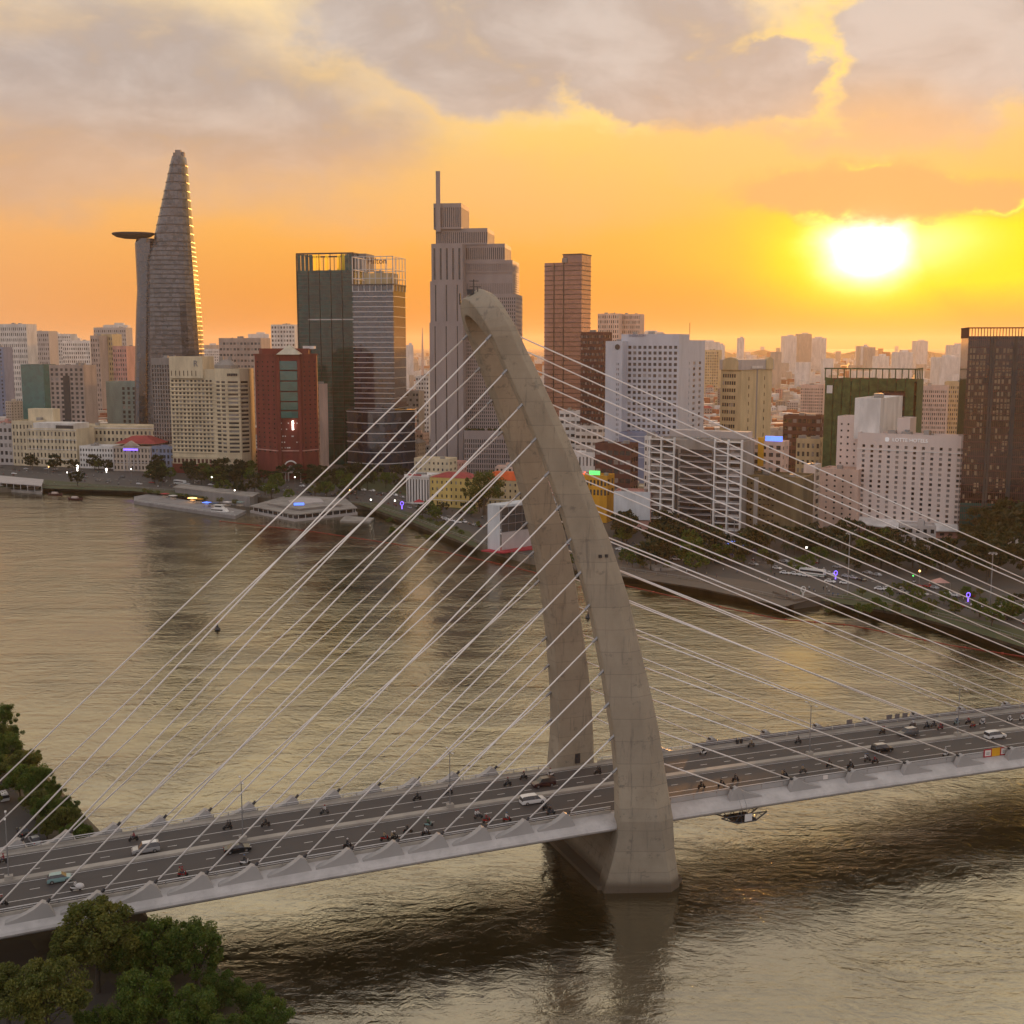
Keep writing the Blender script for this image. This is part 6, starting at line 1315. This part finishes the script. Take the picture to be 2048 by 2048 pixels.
neon(804, 1018, 'glowing violet loop sculpture by the columned house', s_=1.3); neon(1364, 1108, 'glowing violet loop sculpture before the balcony flats', s_=1.15); neon(1671, 1158, 'glowing violet loop sculpture near the white bus'); neon(1936, 1203, 'glowing violet loop sculpture near the right edge'); neon(155, 942, 'glowing white loop sculpture before the cream hotel', 'lamp_white', 1.3); neon(213, 945, 'second glowing white loop sculpture before the pediment house', 'lamp_white', .9); neon(1606, 1196, 'white loop sculpture on the end of the stone apron', 'paint_white', 1.3)
def street_lamp(x, y, mk, k):
    p = P(x, y); t = thing('street_lamp', 'lit street lamp on the far quay, %s from the left' % ORD[k], 'street lamp', tuple(p), 'lit lamps on the far quay'); m = MB(); m.tube([p, p + Vector((0, 0, 6))], .09, 5); m.build('pole', 'steel_grey', t); m = MB(); m.sphere(tuple(p + Vector((0, 0, 6.2))), .42, 8, 6); m.build('globe', mk, t)
for k, (x, y) in enumerate(((98, 950), (135, 962), (263, 955), (302, 965), (424, 972), (470, 1000), (500, 985), (533, 990), (590, 972), (700, 1000), (742, 1020), (790, 1022), (985, 1058), (1165, 1092), (1612, 1122), (1838, 1172))): street_lamp(x, y, 'lamp_white' if k % 3 else 'lamp_amber', k)
p = P(1825, 1172); t = thing('traffic_light', 'green traffic light on the road below the white hotel', 'traffic light', tuple(p)); m = MB(); m.tube([p, p + Vector((0, 0, 4.5))], .08, 5); m.build('pole', 'dark_metal', t); m = MB(); m.box(tuple(p + Vector((0, 0, 4.6))), (.5, .4, 1.2)); m.build('housing', 'dark_metal', t); m = MB(); m.sphere(tuple(p + Vector((0, -.25, 4.3))), .34, 7, 5); m.build('lens', 'neon_green', t)
# tents / kiosks
def tent(x, y, w_, label, mk):
    p = P(x, y); t = thing('tent', label, 'tent', tuple(p)); m = MB(); h = 2.6
    m.loft([[(p.x + a * w_, p.y + b * w_, 3 + h) for a, b in ((-1, -1), (1, -1), (1, 1), (-1, 1))], [(p.x + a * .1, p.y + b * .1, 3 + h + 1.6) for a, b in ((-1, -1), (1, -1), (1, 1), (-1, 1))]]); m.build('canopy', mk, t)
    for a, b in ((-1, -1), (1, -1), (1, 1), (-1, 1)): m = MB(); m.tube([(p.x + a * w_, p.y + b * w_, 3), (p.x + a * w_, p.y + b * w_, 5.6)], .06, 5); m.build('pole', 'steel_grey', t)
tent(1480, 1098, 6, 'blue lit canopy tent before the balcony flats', 'neon_blue'); tent(838, 1012, 3, 'red canopy tent beside the columned house', 'banner_red'); tent(1880, 1176, 3, 'pale kiosk tent by the road below the white hotel', 'w_pink')
# screen box on the bank behind the pylon
def screen_box():
    Y = 560.0; zb, zt = zat(1106, Y), zat(1012, Y); t = thing('screen_box', 'large white framed screen box standing on the bank behind the pylon', 'screen', (colX(1000, Y), Y, 3))
    a, b = Vector((colX(975, Y + 6), Y + 6)), Vector((colX(998, Y), Y)); c = Vector((colX(1110, Y + 25), Y + 25)); d = a + c - b
    m = MB(); m.prism([tuple(v) for v in (a, b, b * .985 + c * .015 + Vector((.1, .2)), a * .985 + d * .015)], 2.2, zt); m.build('end_panel', 'hoarding_white', t)
    m = MB(); m.prism([tuple(v) for v in (a + Vector((.8, .6)), b + Vector((.8, .6)), c, d)], zt - .8, zt + .2); m.build('top_edge', 'hoarding_white', t)
    m = MB(); p, q = b + Vector((1.2, 1.0)), c; m.quad((p.x, p.y, 3), (q.x, q.y, 3), (q.x, q.y, 12), (p.x, p.y, 12)); m.build('lower_screen', 'w_stone', t)
    m = MB(); p2, q2 = p + Vector((0, 1)), q + Vector((0, 1)); m.quad((p2.x, p2.y, 12), (q2.x, q2.y, 12), (q2.x, q2.y, zt - .8), (p2.x, p2.y, zt - .8)); m.build('dark_mesh', 'w_dark', t)
    for f in lin(0, 1, 9): m = MB(); v = p + (q - p) * f; m.tube([(v.x, v.y, 12), (v.x, v.y, zt - .9)], .12, 4); m.build('strut', 'steel_grey', t)
    for z in lin(12, zt - 1, 4): m = MB(); m.tube([(p.x, p.y, z), (q.x, q.y, z)], .12, 4); m.build('strut', 'steel_grey', t)
    m = MB(); m.prism([tuple(v) for v in (a - Vector((3, 5)), b - Vector((-2, 5)), c + Vector((8, -4)), d + Vector((2, 6)))], 3.03, 3.6); m.build('stage_floor', 'banner_red', t)
screen_box()
def inland(x, y):
    for (x0, y0), (x1, y1) in zip(shore, shore[1:]):
        if min(x0, x1) <= x <= max(x0, x1) and x0 != x1:
            ys = y0 + (y1 - y0) * (x - x0) / (x1 - x0)
            return y - ys
    return -1
# quay railing and people strolling
t = thing('quay_railing', 'low steel railing along the edge of the far quay', 'railing', (shore[5][0], shore[5][1], 3.3)); pm_ = MB(); pm_.box((0, 0, .5), (.1, .1, 1.0)); pme = pm_.mesh('rail_post', 'steel_grey'); rl = MB()
for a, b in zip(shore[3:22], shore[4:23]):
    a, b = Vector((*a, 3.35)), Vector((*b, 3.35)); n = max(1, int((b - a).length / 5)); rl.tube([a + Vector((0, 0, .95)), b + Vector((0, 0, .95))], .06, 4)
    for k in range(n): q = a + (b - a) * k / n; link('rail_post', pme, t, loc=tuple(q - Vector(t['_o'])))
rl.build('handrail', 'steel_grey', t)
SJ = [(0, 0, .92), (0, 0, 1.15), (0, 0, 1.38), (0, 0, 1.48), (.02, 0, 1.58), (.02, 0, 1.70), (0, -.19, 1.40), (.02, -.25, 1.15), (.08, -.26, .9), (0, .19, 1.40), (-.02, .25, 1.15), (.06, .26, .9), (0, -.1, .86), (.08, -.1, .48), (.02, -.1, .07), (.14, -.1, .04), (0, .1, .86), (-.05, .1, .48), (-.14, .1, .08), (-.02, .1, .04)]
stand = skin_body(SJ, E_, RD, lambda c: 0 if c.z > 1.5 else (1 if c.z > .9 else 2)); SM = {}
pp_ = []
for k in range(90):
    zone = random.choice(((20, 330, 960, 978), (760, 960, 1008, 1060), (1130, 1320, 1108, 1135), (1300, 1560, 1140, 1165), (1560, 1700, 1175, 1200), (1700, 2040, 1195, 1240), (520, 740, 985, 1004))); p = P(random.uniform(zone[0], zone[1]), random.uniform(zone[2], zone[3]), 3.03)
    if inland(p.x, p.y) < 1.5: continue
    sh = random.choice(list(SH)); 
    if sh not in SM: SM[sh] = stand.copy(); SM[sh].materials[0] = MAT['skin']; SM[sh].materials[1] = MAT[sh]; SM[sh].materials[2] = MAT['cloth_jeans']
    pp_.append(link('person', SM[sh], None, loc=tuple(p), rz=random.uniform(0, 6.28), label='person in %s top walking on the far quay' % SH[sh], category='person', group='people on the far quay'))
for key in sorted({o['label'] for o in pp_}): number([o for o in pp_ if o['label'] == key])
# ------------------------------------------------------------------ river things
def buoy(x, y, label):
    p = P(x, y, 0); t = thing('buoy', label, 'buoy', tuple(p)); m = MB(); m.tube([p + Vector((0, 0, -.4)), p + Vector((0, 0, .3)), p + Vector((0, 0, .9))], [.9, 1.1, .8], 10); m.build('float', 'dark_metal', t); m = MB(); m.tube([p + Vector((0, 0, .9)), p + Vector((0, 0, 2.6))], [.45, .16], 7); m.build('tower', 'dark_metal', t); m = MB(); m.sphere(tuple(p + Vector((0, 0, 2.8))), .28, 7, 5); m.build('topmark', 'lamp_red' if 0 else 'banner_red', t)
buoy(435, 1260, 'dark conical buoy floating alone on the open river'); buoy(1176, 1236, 'dark buoy seen in the gap between the pylon legs')
mat('rope_red', (.38, .05, .03), .7, var=.1)
for k, pts in enumerate((((440, 1042), (620, 1062), (780, 1086), (900, 1106), (1010, 1130), (1130, 1160)), ((1240, 1168), (1400, 1205), (1560, 1238), (1700, 1250), (1900, 1290), (2080, 1318)))):
    ps = []
    for a, b in zip(pts, pts[1:]):
        for j in range(12): ps.append(P(a[0] + (b[0] - a[0]) * j / 12, a[1] + (b[1] - a[1]) * j / 12, .12))
    t = thing('floating_barrier', ('red string of floats along the left quay', 'red string of floats along the right bank')[k], 'float line', tuple(ps[0])); m = MB(); m.tube(ps, .13, 5); m.build('rope', 'rope_red', t)
    for q in ps[::5]: m = MB(); m.sphere(tuple(q), (.5, .4, .3), 7, 5); m.build('float', 'rope_red', t)
def boat(x, y, L, rz, label):
    p = P(x, y, 0); t = thing('river_boat', label, 'boat', tuple(p), rz=rz); t['_o'] = (0, 0, 0); w_ = L * .16
    m = MB(); m.loft([[(X * L, -a * w_, 1.5 + u), (X * L, -a * w_ * .7, -.3), (X * L, a * w_ * .7, -.3), (X * L, a * w_, 1.5 + u)] for X, a, u in ((-.5, .85, 0), (-.3, 1, 0), (.15, 1, .1), (.35, .7, .35), (.5, .05, .7))]); m.build('hull', 'paint_white', t, fix=True)
    m = MB(); m.loft([[(X * L, -a * w_, 1.5), (X * L, a * w_, 1.5), (X * L, a * w_ * .9, z), (X * L, -a * w_ * .9, z)] for X, a, z in ((-.42, .8, 3.7), (.12, .8, 3.7), (.24, .55, 1.9))]); cb = m.build('cabin', 'paint_white', t, fix=True)
    m = MB(); m.box((-.16 * L, 0, 2.8), (L * .5, w_ * 1.54, .8)); m.build('window', 'glass', cb)
    m = MB(); m.loft([[(X * L, -a * w_, 3.72), (X * L, a * w_, 3.72), (X * L, a * w_ * .85, z), (X * L, -a * w_ * .85, z)] for X, a, z in ((-.30, .6, 5.6), (.0, .6, 5.6), (.08, .45, 3.9))]); ub = m.build('wheelhouse', 'paint_white', t, fix=True)
    m = MB(); m.box((-.13 * L, 0, 4.9), (L * .28, w_ * 1.16, .7)); m.build('window', 'glass', ub); m = MB(); m.box((-.13 * L, 0, 5.72), (L * .42, w_ * 1.4, .16)); m.build('roof', 'paint_white', t)
    m = MB(); m.tube([(-.42 * L, w_ * .8, 4.4), (-.3 * L, w_ * .8, 4.4)], .05, 4); m.build('rail', 'steel_grey', t)
boat(445, 1029, 16, R(-20), 'white two-deck river boat moored at the end of the pier'); boat(2, 980, 15, R(-8), 'white boat at the left edge beside the covered landing'); 
# promenade pier
def slab(name, label, cat, pts, z0, z1, mk, part='deck'):
    q = [P(x, y, z0) for x, y in pts]; c = sum(q, Vector()) / len(q); t = thing(name, label, cat, (c.x, c.y, 0)); m = MB(); m.prism([(v.x, v.y) for v in q], -1.2, z1); m.build(part, mk, t, fix=True); return t, q
t, q = slab('pier', 'long concrete promenade pier with stalls and lights along the left quay', 'pier', ((268, 1003), (470, 1033), (492, 1022), (300, 988), (268, 994)), 1.6, 1.9, 'w_grey')
e = (q[1] - q[0]); 
for f in lin(0, 1, 24): m = MB(); v = q[0] + e * f; m.tube([(v.x, v.y, 1.9), (v.x, v.y, 2.9)], .06, 4); m.build('rail_post', 'railing_paint', t)
m = MB(); m.tube([tuple(q[0] + Vector((0, 0, 1.35))), tuple(q[1] + Vector((0, 0, 1.35)))], .07, 5); m.build('handrail', 'railing_paint', t)
for k, (x, y, mk) in enumerate(((330, 995, 'banner_red'), (346, 999, 'banner_white'), (385, 1004, 'lamp_amber'), (398, 1006, 'w_orange'), (414, 1013, 'neon_blue'), (428, 1014, 'cloth_blue'), (455, 1012, 'banner_white'), (480, 1012, 'w_teal'))):
    p = P(x, y, 1.9); tt = thing('stall', '%s stall on the promenade pier, %s from the left' % (('red', 'white', 'amber lit', 'orange', 'glowing blue', 'blue', 'pale', 'teal')[k], ORD[k]), 'stall', tuple(p)); m = MB(); m.box((p.x, p.y, 4.4), (4.6, 3.6, .35), R(-35)); m.build('canopy', mk, tt)
    m = MB(); m.box((p.x, p.y, 2.5), (3.6, 2.2, 1.1), R(-35)); m.build('counter', 'w_beige', tt)
    for a, b in ((-1, -1), (1, -1), (1, 1), (-1, 1)): m = MB(); m.tube([(p.x + a * 1.6, p.y + b * 1.3, 1.9), (p.x + a * 1.6, p.y + b * 1.3, 4.3)], .07, 4); m.build('pole', 'steel_grey', tt)
for k, x in enumerate((290, 315, 360, 372, 470, 440, 300, 410)): put_tree(3, P(x, 988 + (x - 290) * .13, 1.9), .55, 'small potted tree on the promenade pier, %s planted' % ORD[k], 'pier trees')
t, q = slab('waterfront_hall', 'long pale roofed hall behind the promenade pier', 'hall', ((350, 985), (500, 1005), (515, 997), (366, 978)), 3.0, 6.2, 'w_grey', 'wall'); m = MB(); m.prism([(v.x + s_, v.y) for v, s_ in zip(q, (-1.5, 1.5, 1.5, -1.5))], 6.2, 6.7); m.build('roof', 'w_concrete', t)
def floating():
    t, q = slab('floating_restaurant', 'pale floating restaurant with stepped flat roofs moored at the quay', 'floating restaurant', ((500, 1022), (590, 1040), (715, 1026), (690, 1006), (575, 1000)), 1.0, 1.3, 'w_stone'); c = sum(q, Vector()) / 5
    for k, (sc, z0, z1, mk, nm) in enumerate(((.95, 1.3, 3.6, 'glass', 'glazing'), (1.0, 3.6, 4.2, 'w_concrete', 'roof'), (.66, 4.2, 5.2, 'w_stone', 'upper_tier'), (.70, 5.2, 5.6, 'w_concrete', 'upper_roof'), (.34, 5.6, 6.4, 'w_stone', 'top_tier'))):
        m = MB(); m.prism([(c.x + (v.x - c.x) * sc, c.y + (v.y - c.y) * sc) for v in q], z0, z1); m.build(nm, mk, t, fix=True)
    for v, u in zip(q, q[1:] + q[:1]):
        for f in lin(.05, .95, 9): m = MB(); w_ = c + (v + (u - v) * f - c) * .97; m.box((w_.x, w_.y, 2.45), (.35, .35, 2.3)); m.build('column', 'w_palewhite', t)
    m = MB(); p = P(598, 1012, 5); m.box((p.x, p.y, 6.2), (6, 2.4, 1.2), .2); m.build('lit_sign', 'neon_blue', t)
floating()
slab('jetty', 'small low jetty right of the floating restaurant', 'jetty', ((680, 1042), (740, 1044), (748, 1036), (690, 1032)), .8, 1.0, 'w_concrete')
t, q = slab('landing', 'covered boat landing with a pale roof at the left edge', 'landing', ((-40, 975), (84, 985), (88, 972), (-40, 960)), 1.4, 1.7, 'w_concrete')
m = MB(); m.prism([(v.x, v.y) for v in q], 5.6, 6.1); m.build('roof', 'w_stone', t, fix=True); 
for f in lin(0, 1, 10):
    for a, b in ((q[0], q[1]), (q[3], q[2])): v = a + (b - a) * f; m = MB(); m.tube([(v.x, v.y, 1.7), (v.x, v.y, 5.6)], .16, 5); m.build('column', 'w_palewhite', t)
m = MB(); c = (q[1] + q[2]) / 2; m.box((c.x - 6, c.y, 3.6), (9, 6, 3.4)); m.build('kiosk', 'w_brownbeige', t)
for k, (x, y) in enumerate(((110, 990), (150, 999))):
    p = P(x, y, .0); t = thing('sampan', ('low dark sampan off the left landing', 'second low sampan nearer the pier')[k], 'boat', tuple(p), rz=R(-12)); t['_o'] = (0, 0, 0); m = MB(); m.loft([[(X, -a, .9 + u), (X, -a * .6, -.3), (X, a * .6, -.3), (X, a, .9 + u)] for X, a, u in ((-5, .4, .5), (-3, 1.4, 0), (3, 1.4, 0), (5.4, .2, .8))]); m.build('hull', 'w_maroon', t, fix=True); m = MB(); m.loft([[(X, 1.2 * math.cos(a), .9 + 1.3 * math.sin(a)) for a in lin(0, math.pi, 7)] for X in (-2, 2)]); m.build('canopy', 'w_brownbeige', t)
slab('apron_platform', 'raised stone platform on the shore apron right of the pylon', 'platform', ((1588, 1203), (1640, 1196), (1622, 1186), (1545, 1186)), 3.03, 3.9, 'apron')
slab('shore_platform', 'dark sunken landing stage on the shore apron', 'platform', ((1310, 1142), (1370, 1140), (1350, 1132), (1290, 1134)), 3.03, 4.1, 'w_concrete')
# ------------------------------------------------------------------ the rest of the city
WL = ['w_white', 'w_palewhite', 'w_beige', 'w_salmon', 'w_cream', 'w_stone', 'w_concrete', 'w_brownbeige', 'w_sand', 'w_pink']
NMW = {'w_white': 'white', 'w_palewhite': 'pale', 'w_beige': 'beige', 'w_salmon': 'salmon', 'w_cream': 'cream', 'w_stone': 'grey', 'w_concrete': 'concrete', 'w_brownbeige': 'brown', 'w_sand': 'sandy', 'w_pink': 'pink'}
rn = random.Random(11)
sx = [v for v in shore]
TH_ = []; cnt = 0; tries = 0
while cnt < 285 and tries < 20000:
    tries += 1
    Y = 560 + 1900 * rn.random() ** 1.3; x = rn.uniform(-20, 2068); X = colX(x, Y, 10)
    if inland(X, Y) < (185 if X > 50 else 130): continue
    wd, dp = rn.uniform(8, 22), rn.uniform(9, 18)
    if not clear_of(Vector((X, Y)), wd * .62 + 1.5): continue
    h = rn.choice((6, 8, 9, 11, 13, 16)) * rn.uniform(.9, 1.2)
    if Y > 1300 and rn.random() < .16: h = rn.uniform(24, 48)
    if Y > 1000 and rn.random() < .1: h = rn.uniform(16, 26)
    a = R(rn.choice((12, 18, 22, 26)) + rn.uniform(-4, 4)); wl = rn.choice(WL)
    u = Vector((math.cos(a), -math.sin(a))); v = Vector((math.sin(a), math.cos(a))); c = Vector((X, Y)); poly = [c - u * wd / 2 - v * dp / 2, c + u * wd / 2 - v * dp / 2, c + u * wd / 2 + v * dp / 2, c - u * wd / 2 + v * dp / 2]
    side = 'left of the curved skyscraper' if x < 250 else 'between the glass towers' if x < 1080 else 'behind the pale hotel' if x < 1430 else 'behind the white hotel'
    tall = h > 22
    t = thing('tower_block' if tall else 'town_house', '%s %s in the dense city %s' % (NMW[wl], 'tower block' if tall else 'low house', side), 'building', (X, Y, 3), 'city buildings ' + side)
    fl = max(2, int(h / 3.3)); block(t, poly, 3, 3 + h, wl, [Fc(max(2, int(wd / 3)), fl, .5, .5, mt=.6, mbm=.3), Fc(max(2, int(dp / 4)), fl, .35, .45, mt=.6, mbm=.3), None, None], 'glass', False, None, 0, .8)
    if not tall and rn.random() < .45:
        m = MB(); o_ = .5; r0 = [c + (p - c) * 1.05 for p in poly]; r1 = (poly[0] + poly[3]) / 2 + u * wd * .2, (poly[1] + poly[2]) / 2 - u * wd * .2
        z0, z1 = 3 + h - .2, 3 + h + dp * .22; m.add([(p.x, p.y, z0) for p in r0] + [(p.x, p.y, z1) for p in r1], ((0, 1, 5, 4), (1, 2, 5), (2, 3, 4, 5), (3, 0, 4))); m.build('roof', rn.choice(('roof_tile', 'roof_red', 'roof_tile', 'roof_grey')), t)
    elif rn.random() < .8:
        m = MB(); p = c + u * rn.uniform(-.3, .3) * wd; m.box((p.x, p.y, 3 + h + .7), (rn.uniform(2, 5), rn.uniform(2, 4), 3), -a); m.build('roof_room', wl, t)
        m = MB(); p = c - u * rn.uniform(-.3, .3) * wd; m.tube([(p.x, p.y, 2.2 + h), (p.x, p.y, 4.6 + h)], .9, 8); m.build('water_tank', 'steel_grey', t)
    cnt += 1; TH_.append(t)
for key in sorted({o['label'] for o in TH_}): number([o for o in TH_ if o['label'] == key])
ct = []
for k in range(40):
    for _ in range(20):
        Y = rn.uniform(600, 1900); X = colX(rn.uniform(0, 2048), Y, 10); p = Vector((X, Y, 3))
        if inland(X, Y) > 120 and clear_of(p, 3): ct.append(put_tree(rn.randrange(3), p, rn.uniform(1.0, 1.7), 'green tree among the city roofs', 'trees among the city roofs', 'street_tree')); break
number(ct)
mc = MB(); bc = MB(); rc = MB(); gc = MB()
for k in range(11000):
    Y = 1250 + 9500 * rn.random() ** 2.0; X = rn.uniform(-.52, .52) * Y; nearer = Y < 2600; wd = rn.uniform(7, 20) if nearer else rn.uniform(10, 34); dp = rn.uniform(7, 16) if nearer else rn.uniform(10, 26); h = rn.uniform(5, 13) if nearer else rn.uniform(6, 16)
    if nearer and not clear_of(Vector((X, Y)), wd * .6): continue
    if Y > 2300 and rn.random() < .10: h = rn.uniform(20, 42)
    if Y > 2300 and rn.random() < .010: h = rn.uniform(55, 95); wd = rn.uniform(20, 34)
    (mc, bc, rc)[rn.choice((0, 0, 1, 1, 2))].box((X, Y, 3 + h / 2), (wd, dp, h), rn.uniform(-.5, .5))
for (x, w_, yt, Y) in ((1480, 12, 676, 3800), (1576, 25, 672, 4200), (1605, 26, 668, 4300), (1632, 30, 676, 4400), (1728, 12, 692, 3600), (1838, 24, 682, 4500), (1912, 34, 690, 3300), (1802, 32, 704, 2600), (1760, 26, 712, 2700), (1890, 46, 714, 2500), (1440, 14, 690, 3300), (1410, 46, 684, 3000), (520, 40, 668, 3200), (425, 30, 690, 3400), (110, 40, 668, 3000), (150, 30, 676, 3300), (240, 44, 650, 2700), (215, 30, 655, 2800), (820, 14, 690, 2600), (1296, 50, 664, 3600)):
    X = colX(x, Y, 20); zt = zat(yt, Y); ww = w_ / FPX * Y
    (mc, bc)[int(x) % 2].box((X, Y, zt / 2 + 1.5), (ww, ww * .8, zt - 3), .15); mc.box((X + ww * .1, Y, zt + 2), (ww * .4, ww * .4, 5), .15)
mc.build('distant_city', 'w_white', kind='stuff', label='pale roofs of the far hazy city running to the skyline', category='city'); bc.build('distant_city', 'w_beige', kind='stuff', label='beige blocks of the far hazy city running to the skyline', category='city'); rc.build('distant_city', 'roof_tile', kind='stuff', label='rust coloured roofs scattered through the far hazy city', category='city')
hl = MB(); ridge = []
for k in range(60):
    x = 1280 + 700 * k / 59; Y = 9000; hgt = 40 + 60 * math.exp(-((x - 1330) / 90) ** 2) + 16 * math.sin(k * .7) + 9 * math.sin(k * 1.9); X = colX(x, Y); ridge.append([(X, Y - 900, 2), (X, Y - 300, 3 + hgt * .7), (X, Y, 3 + hgt), (X, Y + 900, 2)])
hl.loft(ridge, close=False); mat('hill', (.05, .06, .03), .95); hl.build('hills', 'hill', kind='structure')
# birds and aerials
p = Vector((colX(863, 1500, 100), 1500, 3)); t = thing('radio_mast', 'thin lattice radio mast on the skyline left of the stepped tower', 'mast', tuple(p)); m = MB(); X = colX(845, 2300, 80); m.tube([(X, 2300, 3), (X, 2300, zat(655, 2300))], [4, .6], 4); m.build('lattice', 'w_salmon', t); t.location = (X, 2300, 3); t.children[0].location = (p.x - X, p.y - 2300, 0)
# ------------------------------------------------------------------ air
hz = bpy.data.materials.new('haze'); hz.use_nodes = True; T = NT(hz.node_tree); T.n.clear()
pv = T.new('ShaderNodeVolumePrincipled'); pv.inputs['Color'].default_value = (.97, .82, .66, 1); pv.inputs['Density'].default_value = 4.6e-5; pv.inputs['Anisotropy'].default_value = .5
T.l.new(pv.outputs[0], T.new('ShaderNodeOutputMaterial').inputs['Volume']); MAT['haze'] = hz
hb = MB(); hb.box((0, 14800, 150), (62000, 32000, 308)); ho = hb.build('haze', 'haze', kind='stuff'); ho.display_type = 'WIRE'
for o in bpy.data.objects:
    if '_o' in o: del o['_o']
